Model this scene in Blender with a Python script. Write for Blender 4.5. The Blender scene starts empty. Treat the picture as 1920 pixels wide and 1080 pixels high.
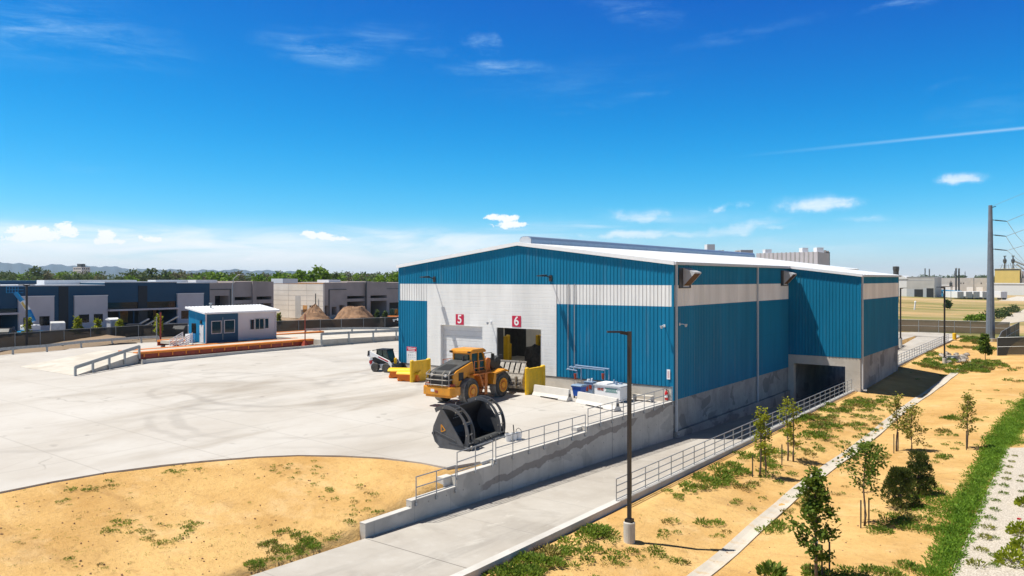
import bpy, bmesh, math, random
from math import sin, cos, pi, radians, sqrt, atan, atan2, hypot
from mathutils import Vector, Matrix
S = bpy.context.scene
COL = S.collection
# ------------------------------------------------------------------ frame
# world axes follow the warehouse: origin at its near front corner, x to the right of its front wall, y along its side
CAM = (24.31, -51.89, 9.0); FOC = 1450.0; HZ = 522.5

def D(px, py, Y):
    """point at view depth Y seen at photo position px, py (used to read real positions off the photo)"""
    a = (px - 960) / FOC; b = (HZ - py) / FOC
    return Vector((CAM[0] + Y * (-.6 + .8 * a), CAM[1] + Y * (.8 + .6 * a), CAM[2] + Y * b))

def U(px, py, zf):
    """point of a surface z = zf(x, y) seen at photo position px, py"""
    f = zf if callable(zf) else (lambda x, y: zf)
    b = (py - HZ) / FOC
    z = 0.0 if callable(zf) else zf
    for _ in range(40):
        p = D(px, py, (CAM[2] - z) / b)
        z = .5 * z + .5 * f(p.x, p.y)
    p.z = z
    return p

def clamp(v, a, b): return a if v < a else b if v > b else v
def lerp(a, b, t): return a + (b - a) * t
def sstep(a, b, v):
    t = clamp((v - a) / (b - a), 0, 1); return t * t * (3 - 2 * t)
def pw(v, pts):
    if v <= pts[0][0]: return pts[0][1]
    for (a, b), (c, d) in zip(pts, pts[1:]):
        if v <= c: return lerp(b, d, (v - a) / (c - a))
    return pts[-1][1]

# ------------------------------------------------------------------ ground levels
def yard_z(x, y): return .43 * clamp(-x / 27.88, 0, 1) + .012 * clamp(y, -35, 0)
def ramp_z(y): return pw(y, [(-70, -.87), (0, -2.59), (26.5, -3.24), (44, -3.3), (100, -1.0)])
def kerb_z(y): return max(pw(y, [(-30, -1.68), (26, -1.62), (44, -1.25), (70, -.95), (100, -.75)]), ramp_z(y) + .15)
YARD_EDGE = [U(px, py, yard_z) for px, py in [(-420, 1075), (-200, 985), (0, 922), (100, 902), (200, 885), (300, 872), (400, 862), (480, 856), (560, 853), (640, 854), (720, 858), (790, 867), (838, 876)]]
YARD_EDGE = [(p.x, p.y) for p in YARD_EDGE] + [(-.3, -21.0)]
RAIL_PX = [(-60, 673), (24, 664.5), (88, 659.5), (152, 652), (210, 647), (265, 643), (297, 641.5)]
RAIL_L = [U(px, py, yard_z) for px, py in RAIL_PX]
YARD_BACK = [(-.3, 0), (-27.8, 0), (-27.8, 54), (-60, 54), (-73, 40), (-73, 22)] + [(p.x - .5, p.y) for p in RAIL_L[::-1]] + [(RAIL_L[0].x - 2, -60), (-45, -66)]
YARD = YARD_EDGE + YARD_BACK

def seg_d(x, y, a, b):
    dx, dy = b[0] - a[0], b[1] - a[1]
    t = clamp(((x - a[0]) * dx + (y - a[1]) * dy) / (dx * dx + dy * dy + 1e-9), 0, 1)
    return hypot(x - a[0] - t * dx, y - a[1] - t * dy)
def inpoly(x, y, P):
    r = False; n = len(P)
    for i in range(n):
        a, b = P[i], P[i - 1]
        if (a[1] > y) != (b[1] > y) and x < (b[0] - a[0]) * (y - a[1]) / (b[1] - a[1]) + a[0]: r = not r
    return r
def line_d(x, y, L): return min(seg_d(x, y, a, b) for a, b in zip(L, L[1:]))
YCLOSED = YARD + [YARD[0]]

def base_right(x, y):
    b = pw(y, [(-20, -1.98), (26, -1.72), (44, -1.3), (62, -1.05)])
    dip = pw(x, [(6.3, 0), (11.0, -.62), (12.6, -.62), (18, -.1), (40, 0)]) * (1 - sstep(62, 95, y))
    return b + dip + .05 * sin(x * .9 + y * .31) * sin(y * .53) * sstep(7, 9, x)
def ground_z(x, y):
    """open ground (sand, fields)"""
    if x > 6.3: return base_right(x, y)
    if x > -.35:
        if y < -20: return ramp_z(y) - .5
        if y < 102: return min(ramp_z(y), -1.2) - .6
        return lerp(-1.0, -1.05, sstep(0, 6, x))
    # left part
    if y < 56 and x > -100 and y > -75:
        d = line_d(x, y, YCLOSED)
        if inpoly(x, y, YARD): return yard_z(x, y) - (.07 if d < 1.2 else .45)
        if x > -27.8 and 0 <= y <= 55: return -1.0
        if y < 0:
            e = line_d(x, y, YARD_EDGE); dr = max(0., -x)
            tgt = ramp_z(y) - .03 if y < -29.7 else lerp(-1.62, -.42, (y + 29.7) / 8.7)
            t = e / (e + dr + 1e-6)
            z = lerp(yard_z(x, y) - .06, tgt, t)
            return z + .07 * sin(x * .8 + 1.3 * y) * sin(y * .7 - .4 * x) * min(1, 4 * t * (1 - t))
        return .38
    return lerp(.35, -1.0, sstep(-60, -5, x)) if y > 20 else .35

# ------------------------------------------------------------------ mesh builder
class MB:
    def __init__(s): s.v = []; s.f = []; s.m = []; s.mi = 0; s.M = None
    def add(s, vs, fs):
        o = len(s.v)
        if s.M is not None: vs = [tuple(s.M @ Vector(p)) for p in vs]
        s.v.extend([tuple(p) for p in vs])
        for f in fs: s.f.append(tuple(i + o for i in f)); s.m.append(s.mi)
        return s
    def box(s, x0, x1, y0, y1, z0, z1):
        return s.add([(x0, y0, z0), (x1, y0, z0), (x1, y1, z0), (x0, y1, z0), (x0, y0, z1), (x1, y0, z1), (x1, y1, z1), (x0, y1, z1)],
                     [(0, 3, 2, 1), (4, 5, 6, 7), (0, 1, 5, 4), (1, 2, 6, 5), (2, 3, 7, 6), (3, 0, 4, 7)])
    def beam(s, p0, p1, w, h, up=(0, 0, 1)):
        p0, p1 = Vector(p0), Vector(p1); d = (p1 - p0).normalized(); u = Vector(up)
        r = d.cross(u)
        if r.length < 1e-4: r = d.cross(Vector((1, 0, 0)))
        r.normalize(); u = r.cross(d).normalized(); r *= w / 2; u *= h / 2
        return s.add([p0 - r - u, p0 + r - u, p0 + r + u, p0 - r + u, p1 - r - u, p1 + r - u, p1 + r + u, p1 - r + u],
                     [(0, 1, 2, 3), (4, 7, 6, 5), (0, 4, 5, 1), (1, 5, 6, 2), (2, 6, 7, 3), (3, 7, 4, 0)])
    def cyl(s, p0, p1, r0, r1=None, n=10, cap=True):
        if r1 is None: r1 = r0
        p0, p1 = Vector(p0), Vector(p1); d = (p1 - p0).normalized()
        a = d.cross(Vector((0, 0, 1)))
        if a.length < 1e-4: a = Vector((1, 0, 0))
        a.normalize(); b = d.cross(a)
        vs = []
        for p, r in ((p0, r0), (p1, r1)):
            for i in range(n):
                t = 2 * pi * i / n; vs.append(p + a * (r * cos(t)) + b * (r * sin(t)))
        fs = [(i, (i + 1) % n, n + (i + 1) % n, n + i) for i in range(n)]
        if cap: fs += [tuple(range(n))[::-1], tuple(range(n, 2 * n))]
        return s.add(vs, fs)
    def tube(s, pts, r, n=8):
        pts = [Vector(p) for p in pts]; vs = []; k = len(pts)
        ref = None
        for i, p in enumerate(pts):
            d = (pts[min(i + 1, k - 1)] - pts[max(i - 1, 0)]).normalized()
            a = d.cross(Vector((0, 0, 1))) if ref is None else d.cross(ref)
            if a.length < 1e-3: a = d.cross(Vector((1, 0, 0)))
            a.normalize(); b = d.cross(a); 
            rr = r[i] if isinstance(r, (list, tuple)) else r
            for j in range(n):
                t = 2 * pi * j / n; vs.append(p + a * (rr * cos(t)) + b * (rr * sin(t)))
        fs = [(i * n + j, i * n + (j + 1) % n, (i + 1) * n + (j + 1) % n, (i + 1) * n + j) for i in range(k - 1) for j in range(n)]
        fs += [tuple(range(n))[::-1], tuple(range((k - 1) * n, k * n))]
        return s.add(vs, fs)
    def prism(s, pts, d0, d1, axis='x'):
        n = len(pts)
        mk = {'x': lambda a, b, d: (d, a, b), 'y': lambda a, b, d: (a, d, b), 'z': lambda a, b, d: (a, b, d)}[axis]
        vs = [mk(a, b, d0) for a, b in pts] + [mk(a, b, d1) for a, b in pts]
        return s.add(vs, [tuple(range(n)), tuple(range(n, 2 * n))[::-1]] + [(i, n + i, n + (i + 1) % n, (i + 1) % n) for i in range(n)])
    def frustum(s, c, w0, d0, w1, d1, z0, z1):
        x, y = c
        return s.add([(x - w0, y - d0, z0), (x + w0, y - d0, z0), (x + w0, y + d0, z0), (x - w0, y + d0, z0),
                      (x - w1, y - d1, z1), (x + w1, y - d1, z1), (x + w1, y + d1, z1), (x - w1, y + d1, z1)],
                     [(0, 3, 2, 1), (4, 5, 6, 7), (0, 1, 5, 4), (1, 2, 6, 5), (2, 3, 7, 6), (3, 0, 4, 7)])
    def lathe(s, prof, c=(0, 0, 0), axis='x', n=24):
        """prof: (along axis, radius)"""
        vs = []
        for h, r in prof:
            for i in range(n):
                t = 2 * pi * i / n; q = (h, r * cos(t), r * sin(t))
                if axis == 'y': q = (q[1], q[0], q[2])
                if axis == 'z': q = (q[1], q[2], q[0])
                vs.append((c[0] + q[0], c[1] + q[1], c[2] + q[2]))
        k = len(prof)
        fs = [(i * n + j, i * n + (j + 1) % n, (i + 1) * n + (j + 1) % n, (i + 1) * n + j) for i in range(k - 1) for j in range(n)]
        fs += [tuple(range(n))[::-1], tuple(range((k - 1) * n, k * n))]
        return s.add(vs, fs)
    def blob(s, c, r, rng, nu=12, nv=8, amp=.18, flat=None):
        vs = []; ph = [rng.uniform(0, 6) for _ in range(6)]
        for i in range(nv + 1):
            t = pi * i / nv
            for j in range(nu):
                p = 2 * pi * j / nu
                k = 1 + amp * (sin(3 * p + ph[0] + 2 * t) * .5 + sin(5 * t + ph[1] + p) * .4 + sin(2 * p - 4 * t + ph[2]) * .4) + amp * .5 * rng.uniform(-1, 1)
                z = cos(t) * r[2] * k
                if flat is not None: z = max(z, flat)
                vs.append((c[0] + sin(t) * cos(p) * r[0] * k, c[1] + sin(t) * sin(p) * r[1] * k, c[2] + z))
        fs = [(i * nu + j, i * nu + (j + 1) % nu, (i + 1) * nu + (j + 1) % nu, (i + 1) * nu + j) for i in range(nv) for j in range(nu)]
        return s.add(vs, fs)
    def leaf(s, p, L, W, rng, up=.3, d=None):
        if d is None:
            t = rng.uniform(0, 2 * pi); z = rng.uniform(-.6, .8) + up; d = Vector((cos(t), sin(t), z)).normalized()
        a = d.cross(Vector((rng.uniform(-1, 1), rng.uniform(-1, 1), rng.uniform(-1, 1))))
        if a.length < 1e-3: a = Vector((1, 0, 0))
        a.normalize(); p = Vector(p); m = p + d * (L * .5)
        o = len(s.v); w = a * (W * .5)
        s.v.extend([tuple(p), tuple(m + w), tuple(p + d * L), tuple(m - w)]); s.f.append((o, o + 1, o + 2, o + 3)); s.m.append(s.mi)
    def build(s, name, mats, parent=None, smooth=False, bevel=0, fix=True, loc=None):
        me = bpy.data.meshes.new(name)
        me.from_pydata(s.v, [], s.f)
        if not isinstance(mats, (list, tuple)): mats = [mats]
        for m in mats: me.materials.append(m)
        me.polygons.foreach_set('material_index', s.m)
        if smooth: me.polygons.foreach_set('use_smooth', [True] * len(s.f))
        if fix:
            bm = bmesh.new(); bm.from_mesh(me); bmesh.ops.recalc_face_normals(bm, faces=bm.faces[:]); bm.to_mesh(me); bm.free()
        me.update()
        o = bpy.data.objects.new(name, me); COL.objects.link(o)
        if parent is not None: o.parent = parent
        if loc is not None: o.location = loc
        if bevel:
            b = o.modifiers.new('bevel', 'BEVEL'); b.width = bevel; b.segments = 2; b.limit_method = 'ANGLE'; b.angle_limit = radians(40)
        return o

def tag(o, label=None, cat=None, group=None, kind=None):
    if label: o['label'] = label
    if cat: o['category'] = cat
    if group: o['group'] = group
    if kind: o['kind'] = kind
    return o
def thing(name, label, cat, loc=(0, 0, 0), rotz=0, group=None):
    o = bpy.data.objects.new(name, None); COL.objects.link(o); o.empty_display_size = .3
    o.location = loc; o.rotation_euler = (0, 0, rotz)
    return tag(o, label, cat, group)
def copy_tree(o, parent=None):
    c = o.copy(); COL.objects.link(c)
    if parent is not None: c.parent = parent
    for ch in list(o.children): copy_tree(ch, c)
    return c
def dup(o, loc, rotz=None, label=None, scale=None):
    c = copy_tree(o); c.location = loc
    if rotz is not None: c.rotation_euler = (0, 0, rotz)
    if label: c['label'] = label
    if scale: c.scale = (scale,) * 3 if not isinstance(scale, tuple) else scale
    return c

# ------------------------------------------------------------------ materials
class NT:
    def __init__(s, nt): s.t = nt
    def n(s, typ, **kw):
        n = s.t.nodes.new(typ)
        for k, v in kw.items():
            if k == 'op': n.operation = v
            elif k.startswith('i_'):
                key = k[2:]; key = int(key) if key.isdigit() else key
                sock = n.inputs[key]
                if hasattr(v, 'is_linked') or isinstance(v, bpy.types.NodeSocket): s.t.links.new(v, sock)
                else: sock.default_value = v
            else: setattr(n, k, v)
        return n
    def math(s, op, a, b=None, c=None, cl=False):
        n = s.t.nodes.new('ShaderNodeMath'); n.operation = op; n.use_clamp = cl
        for i, v in enumerate((a, b, c)):
            if v is None: continue
            if isinstance(v, bpy.types.NodeSocket): s.t.links.new(v, n.inputs[i])
            else: n.inputs[i].default_value = v
        return n.outputs[0]
    def mix(s, f, a, b, blend='MIX'):
        n = s.t.nodes.new('ShaderNodeMix'); n.data_type = 'RGBA'; n.blend_type = blend
        for i, v in ((0, f), (6, a), (7, b)):
            if isinstance(v, bpy.types.NodeSocket): s.t.links.new(v, n.inputs[i])
            else: n.inputs[i].default_value = v if i == 0 else (tuple(v) + (1,))[:4]
        return n.outputs[2]
    def ramp(s, f, a, b):
        n = s.t.nodes.new('ShaderNodeMapRange'); n.clamp = True; n.interpolation_type = 'SMOOTHSTEP'
        s.t.links.new(f, n.inputs[0]); n.inputs[1].default_value = a; n.inputs[2].default_value = b
        return n.outputs[0]
    def noise(s, co, scale, det=4, rough=.55, dist=0, sc=(1, 1, 1)):
        if sc != (1, 1, 1):
            m = s.n('ShaderNodeVectorMath', op='MULTIPLY'); s.t.links.new(co, m.inputs[0]); m.inputs[1].default_value = sc; co = m.outputs[0]
        n = s.t.nodes.new('ShaderNodeTexNoise'); s.t.links.new(co, n.inputs['Vector'])
        n.inputs['Scale'].default_value = scale; n.inputs['Detail'].default_value = det; n.inputs['Roughness'].default_value = rough; n.inputs['Distortion'].default_value = dist
        return n.outputs[0]
def newmat(name):
    m = bpy.data.materials.new(name); m.use_nodes = True; nt = NT(m.node_tree)
    b = m.node_tree.nodes['Principled BSDF']
    return m, nt, b
def co(nt, kind='Object'): return nt.n('ShaderNodeTexCoord').outputs[kind]
def simple(name, col, rough=.55, metal=0, var=.12, scale=2.5, bump=0, bscale=20, dirt=None, spec=.5):
    m, nt, b = newmat(name); L = m.node_tree.links
    c = co(nt); f = nt.noise(c, scale, 5)
    f = nt.ramp(f, .3, .7)
    lo = tuple(x * (1 - var) for x in col); hi = tuple(min(1, x * (1 + var)) for x in col)
    out = nt.mix(f, lo, hi)
    if dirt:
        g = nt.ramp(nt.noise(c, scale * 1.7, 6, .65), .52, .72); out = nt.mix(nt.math('MULTIPLY', g, .75), out, dirt)
    L.new(out, b.inputs['Base Color']); b.inputs['Roughness'].default_value = rough; b.inputs['Metallic'].default_value = metal
    b.inputs['Specular IOR Level'].default_value = spec
    if bump:
        bp = nt.n('ShaderNodeBump', i_Strength=bump, i_Distance=.05); L.new(nt.noise(c, bscale, 5), bp.inputs['Height']); L.new(bp.outputs[0], b.inputs['Normal'])
    return m
def foliage(name, dark, light, trans=.3):
    m, nt, b = newmat(name); L = m.node_tree.links
    r = nt.n('ShaderNodeNewGeometry').outputs['Random Per Island']
    big = nt.ramp(nt.noise(co(nt), .9, 2), .35, .65)
    f = nt.math('ADD', nt.math('MULTIPLY', r, .6), nt.math('MULTIPLY', big, .4))
    c = nt.mix(f, dark, light)
    L.new(c, b.inputs['Base Color']); b.inputs['Roughness'].default_value = .65; b.inputs['Specular IOR Level'].default_value = .25
    t = nt.n('ShaderNodeBsdfTranslucent'); L.new(c, t.inputs[0])
    mx = nt.n('ShaderNodeMixShader', i_0=trans); L.new(b.outputs[0], mx.inputs[1]); L.new(t.outputs[0], mx.inputs[2])
    L.new(mx.outputs[0], m.node_tree.nodes['Material Output'].inputs[0])
    return m

def mat_yard():
    m, nt, b = newmat('yard_concrete'); L = m.node_tree.links; c = co(nt)
    base = nt.mix(nt.ramp(nt.noise(c, .09, 6, .6), .3, .7), (.455, .42, .38), (.54, .515, .485))
    base = nt.mix(nt.math('MULTIPLY', nt.ramp(nt.noise(c, .9, 7, .7), .45, .75), .35), base, (.42, .385, .345))
    # traffic film: long soft streaks turning into the doors
    st = nt.ramp(nt.noise(c, .14, 5, .6, 1.2, (1, .28, 1)), .48, .7)
    px = nt.n('ShaderNodeSeparateXYZ'); L.new(c, px.inputs[0])
    def disc(x, y, r0, r1):
        dx = nt.math('SUBTRACT', px.outputs[0], x); dy = nt.math('SUBTRACT', px.outputs[1], y)
        return dx, dy, nt.math('SQRT', nt.math('ADD', nt.math('MULTIPLY', dx, dx), nt.math('MULTIPLY', dy, dy)))
    _, _, d0 = disc(-22, -10, 0, 0)
    near = nt.math('SUBTRACT', 1.0, nt.ramp(d0, 12, 34))
    base = nt.mix(nt.math('MULTIPLY', nt.math('MULTIPLY', st, near), .85), base, (.34, .3, .255))
    # curved tyre tracks
    for x, y, R, w, k in ((-27, -12, 8.5, .22, .34), (-27.4, -12.4, 10.3, .2, .28), (-18, -17, 9.5, .25, .3), (-17.6, -16.5, 11.6, .2, .25), (-40, -2, 13, .3, .3), (-40, -2.5, 15, .3, .26), (-33, -25, 16, .3, .24), (-46, -18, 21, .4, .22), (-46, -18.6, 23, .35, .2)):
        _, _, d = disc(x, y, 0, 0)
        wob = nt.math('MULTIPLY', nt.math('SUBTRACT', nt.noise(c, .18, 3), .5), 3.2)
        e = nt.math('ABSOLUTE', nt.math('SUBTRACT', nt.math('ADD', d, wob), R))
        msk = nt.math('SUBTRACT', 1.0, nt.ramp(e, w * .5, w * 2.4))
        msk = nt.math('MULTIPLY', msk, nt.ramp(nt.noise(c, .12, 3), .42, .62))
        base = nt.mix(nt.math('MULTIPLY', msk, k * .8), base, (.2, .18, .165))
    spot = nt.math('MULTIPLY', nt.ramp(nt.noise(c, .8, 2, .4), .68, .74), nt.ramp(nt.noise(c, .1, 2), .45, .6))   # oil spots
    base = nt.mix(nt.math('MULTIPLY', spot, .45), base, (.17, .155, .14))
    v = nt.n('ShaderNodeTexVoronoi', feature='DISTANCE_TO_EDGE', i_Scale=.11); wv = nt.n('ShaderNodeVectorMath', op='MULTIPLY_ADD'); nn = nt.n('ShaderNodeTexNoise', i_Scale=.5); L.new(c, nn.inputs['Vector']); L.new(nn.outputs['Color'], wv.inputs[0]); wv.inputs[1].default_value = (2.5, 2.5, 0); L.new(c, wv.inputs[2]); L.new(wv.outputs[0], v.inputs['Vector'])
    ck = nt.math('MULTIPLY', nt.math('SUBTRACT', 1.0, nt.ramp(v.outputs['Distance'], .0008, .003)), nt.ramp(nt.noise(c, .07, 2), .5, .6))
    base = nt.mix(nt.math('MULTIPLY', ck, .4), base, (.2, .18, .16))                       # hairline cracks
    # sawn joints
    for o in (0, 1):
        u = nt.math('PINGPONG', nt.math('ADD', px.outputs[o], 100 + 1.7 * o), 2.6)
        j = nt.math('SUBTRACT', 1.0, nt.ramp(u, .01, .05))
        base = nt.mix(nt.math('MULTIPLY', j, .42), base, (.24, .22, .2))
    L.new(base, b.inputs['Base Color']); b.inputs['Roughness'].default_value = .85; b.inputs['Specular IOR Level'].default_value = .25
    bp = nt.n('ShaderNodeBump', i_Strength=.12, i_Distance=.02); L.new(nt.noise(c, 9, 6), bp.inputs['Height']); L.new(bp.outputs[0], b.inputs['Normal'])
    return m
def mat_concrete(name, a=(.3, .29, .275), d=(.42, .41, .395), stain=(.17, .16, .15), amt=.8, patch=False, forms=1.22, streak=1.0):
    m, nt, b = newmat(name); L = m.node_tree.links; c = co(nt)
    base = nt.mix(nt.ramp(nt.noise(c, .55, 7, .65), .3, .7), a, d)
    s = nt.ramp(nt.noise(c, 1.0, 5, .6, .4, (.45, .45, .12)), .55, .75)          # runs down the face
    base = nt.mix(nt.math('MULTIPLY', s, .45 * streak), base, stain)
    p = nt.ramp(nt.noise(c, .33, 3, .45, .6, (1, 1, 1.5)), .565, .59)         # patched, sealed areas with a hard edge
    base = nt.mix(nt.math('MULTIPLY', p, amt), base, stain)
    sp = nt.n('ShaderNodeSeparateXYZ'); L.new(c, sp.inputs[0])
    if patch:                                                            # long sealed band with an irregular edge across the wall
        lvl = nt.math('ADD', nt.math('MULTIPLY', sp.outputs[1], .062), nt.math('MULTIPLY', nt.math('SUBTRACT', nt.noise(c, .5, 4), .5), 1.1))
        e = nt.math('ABSOLUTE', nt.math('SUBTRACT', sp.outputs[2], nt.math('ADD', lvl, -.05)))
        msk = nt.math('MULTIPLY', nt.math('SUBTRACT', 1.0, nt.ramp(e, .16, .2)), nt.math('MULTIPLY', nt.ramp(sp.outputs[1], -22.2, -21.8), nt.ramp(nt.noise(c, .28, 2), .4, .43)))
        base = nt.mix(nt.math('MULTIPLY', msk, .7), base, (.21, .18, .16))
    if forms:
        ad = nt.math('ADD', sp.outputs[0], sp.outputs[1])
        u = nt.math('PINGPONG', nt.math('ADD', ad, 200.0), forms)
        j = nt.math('SUBTRACT', 1.0, nt.ramp(u, .008, .035)); base = nt.mix(nt.math('MULTIPLY', j, .35), base, stain)
        g = nt.math('PINGPONG', nt.math('ADD', sp.outputs[2], 50.0), .61)
        gg = nt.math('PINGPONG', nt.math('ADD', ad, 200.3), .61)
        dot = nt.math('SUBTRACT', 1.0, nt.ramp(nt.math('ADD', nt.math('MULTIPLY', g, g), nt.math('MULTIPLY', gg, gg)), .0008, .0025))
        base = nt.mix(nt.math('MULTIPLY', dot, .55), base, (.12, .11, .1))
    L.new(base, b.inputs['Base Color']); b.inputs['Roughness'].default_value = .88; b.inputs['Specular IOR Level'].default_value = .25
    bp = nt.n('ShaderNodeBump', i_Strength=.25, i_Distance=.02); L.new(nt.noise(c, 7, 7, .65), bp.inputs['Height']); L.new(bp.outputs[0], b.inputs['Normal'])
    return m
def mat_ramp():
    m, nt, b = newmat('drive_concrete'); L = m.node_tree.links; c = co(nt)
    base = nt.mix(nt.ramp(nt.noise(c, .2, 6, .6), .3, .7), (.38, .345, .305), (.475, .445, .405))
    st = nt.ramp(nt.noise(c, .5, 6, .65, .5, (1, .12, 1)), .5, .75)
    base = nt.mix(nt.math('MULTIPLY', st, .6), base, (.25, .23, .205))
    base = nt.mix(nt.math('MULTIPLY', nt.ramp(nt.noise(c, .35, 4, .6, .8), .52, .66), .35), base, (.29, .265, .235))
    base = nt.mix(nt.math('MULTIPLY', nt.ramp(nt.noise(c, .6, 5, .7, 1.5, (1, .3, 1)), .6, .66), .4), base, (.6, .57, .52))
    base = nt.mix(nt.math('MULTIPLY', nt.ramp(nt.noise(c, 1.8, 6, .7), .5, .75), .3), base, (.55, .53, .5))
    sp = nt.n('ShaderNodeSeparateXYZ'); L.new(c, sp.inputs[0])
    u = nt.math('PINGPONG', nt.math('ADD', sp.outputs[1], 129.7), 2.5)
    j = nt.math('SUBTRACT', 1.0, nt.ramp(u, .008, .03)); base = nt.mix(nt.math('MULTIPLY', j, .4), base, (.18, .17, .16))
    u = nt.math('ABSOLUTE', nt.math('ADD', sp.outputs[1], 29.7))
    j = nt.math('SUBTRACT', 1.0, nt.ramp(u, .012, .04)); base = nt.mix(nt.math('MULTIPLY', j, .7), base, (.12, .11, .1))
    L.new(base, b.inputs['Base Color']); b.inputs['Roughness'].default_value = .88; b.inputs['Specular IOR Level'].default_value = .25
    bp = nt.n('ShaderNodeBump', i_Strength=.15, i_Distance=.02); L.new(nt.noise(c, 11, 6), bp.inputs['Height']); L.new(bp.outputs[0], b.inputs['Normal'])
    return m
def mat_ground():
    m, nt, b = newmat('sandy_ground'); L = m.node_tree.links; c = co(nt)
    sand = nt.mix(nt.ramp(nt.noise(c, .16, 7, .62), .3, .7), (.5, .29, .098), (.68, .445, .18))
    sand = nt.mix(nt.math('MULTIPLY', nt.ramp(nt.noise(c, .5, 5, .6), .5, .75), .5), sand, (.74, .53, .28))
    sand = nt.mix(nt.math('MULTIPLY', nt.ramp(nt.noise(c, 3.2, 6, .7), .5, .75), .55), sand, (.36, .21, .085))
    sand = nt.mix(nt.math('MULTIPLY', nt.ramp(nt.noise(c, 14, 5, .75), .55, .72), .5), sand, (.27, .165, .07))
    sand = nt.mix(nt.math('MULTIPLY', nt.ramp(nt.noise(c, 9, 4, .7), .6, .75), .4), sand, (.8, .62, .38))
    sand = nt.mix(nt.math('MULTIPLY', nt.ramp(nt.noise(c, .8, 4, .6, 1.0, (.25, 1, 1)), .55, .7), .3), sand, (.3, .17, .07))
    sp = nt.n('ShaderNodeSeparateXYZ'); L.new(c, sp.inputs[0])
    # dry fields beyond the right hand fence, bare lots beyond the left one
    field = nt.mix(nt.ramp(nt.noise(c, .03, 6, .6, .8, (.35, 1.4, 1)), .42, .58), (.48, .33, .16), (.2, .2, .06))
    field = nt.mix(nt.math('MULTIPLY', nt.ramp(nt.noise(c, .12, 6, .7, .6, (.3, 1.2, 1)), .48, .62), .6), field, (.26, .2, .1))
    field = nt.mix(nt.ramp(nt.noise(c, .018, 5, .6, .5, (.3, 1.2, 1)), .5, .62), field, (.5, .36, .2))
    far = nt.ramp(nt.math('ADD', nt.math('MULTIPLY', sp.outputs[0], .6), sp.outputs[1]), 92, 112)
    base = nt.mix(far, sand, field)
    lot = nt.mix(nt.ramp(nt.noise(c, .05, 5), .4, .6), (.3, .22, .15), (.2, .17, .14))
    left = nt.math('SUBTRACT', 1.0, nt.ramp(sp.outputs[0], -70, -52))
    base = nt.mix(left, base, lot)
    L.new(base, b.inputs['Base Color']); b.inputs['Roughness'].default_value = .95; b.inputs['Specular IOR Level'].default_value = .15
    h = nt.math('ADD', nt.noise(c, 1.1, 8, .68), nt.math('MULTIPLY', nt.noise(c, 7, 6, .7), .3))
    bp = nt.n('ShaderNodeBump', i_Strength=.8, i_Distance=.2); L.new(h, bp.inputs['Height']); L.new(bp.outputs[0], b.inputs['Normal'])
    return m
def mat_gravel():
    m, nt, b = newmat('white_gravel'); L = m.node_tree.links; c = co(nt)
    v = nt.n('ShaderNodeTexVoronoi', i_Scale=15.0); L.new(c, v.inputs['Vector'])
    g = nt.mix(nt.ramp(v.outputs['Distance'], .1, .75), (.66, .6, .52), (.4, .35, .29))
    g = nt.mix(nt.math('MULTIPLY', nt.ramp(nt.noise(c, 2.5, 5, .7), .5, .75), .4), g, (.42, .36, .29))
    L.new(g, b.inputs['Base Color']); b.inputs['Roughness'].default_value = .9
    bp = nt.n('ShaderNodeBump', i_Strength=.5, i_Distance=.03); bp.invert = True; L.new(v.outputs['Distance'], bp.inputs['Height']); L.new(bp.outputs[0], b.inputs['Normal'])
    return m
def mat_metal_panel(name, col, rough=.5, seams=0):
    m, nt, b = newmat(name); L = m.node_tree.links; c = co(nt)
    f = nt.ramp(nt.noise(c, .5, 5, .6, 0, (1, 1, .25)), .3, .7)
    base = nt.mix(f, tuple(x * .9 for x in col), tuple(min(1, x * 1.08) for x in col))
    sp = nt.n('ShaderNodeSeparateXYZ'); L.new(c, sp.inputs[0])
    pid = nt.math('FLOOR', nt.math('DIVIDE', nt.math('ADD', nt.math('ADD', sp.outputs[0], sp.outputs[1]), 91.44), .9144))
    wn_ = nt.n('ShaderNodeTexWhiteNoise', noise_dimensions='1D'); L.new(pid, wn_.inputs['W'])          # sheet to sheet shade differences
    base = nt.mix(nt.math('MULTIPLY', wn_.outputs['Value'], .2), base, tuple(x * .6 for x in col))
    lap = nt.math('PINGPONG', nt.math('ADD', sp.outputs[2], 20.6), 1.52)                              # screw rows and end laps
    scr = nt.math('PINGPONG', nt.math('ADD', nt.math('ADD', sp.outputs[0], sp.outputs[1]), 100.), .152)
    dt = nt.math('MULTIPLY', nt.math('SUBTRACT', 1.0, nt.ramp(lap, .015, .035)), nt.math('SUBTRACT', 1.0, nt.ramp(scr, .02, .05)))
    base = nt.mix(nt.math('MULTIPLY', dt, .45), base, tuple(x * .4 for x in col))
    gr = nt.math('MULTIPLY', nt.ramp(nt.noise(c, 1.3, 5, .65, 0, (1, 1, .1)), .55, .8), .16)           # rain streaks
    base = nt.mix(gr, base, (.34, .32, .29))
    L.new(base, b.inputs['Base Color']); b.inputs['Roughness'].default_value = rough; b.inputs['Specular IOR Level'].default_value = .12
    bp = nt.n('ShaderNodeBump', i_Strength=.06, i_Distance=.05); L.new(nt.noise(c, .8, 3), bp.inputs['Height']); L.new(bp.outputs[0], b.inputs['Normal'])
    return m
def mat_glass(name, col=(.012, .016, .02), rough=.06):
    m, nt, b = newmat(name); b.inputs['Base Color'].default_value = (*col, 1); b.inputs['Roughness'].default_value = rough; b.inputs['Specular IOR Level'].default_value = .6
    return m
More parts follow.
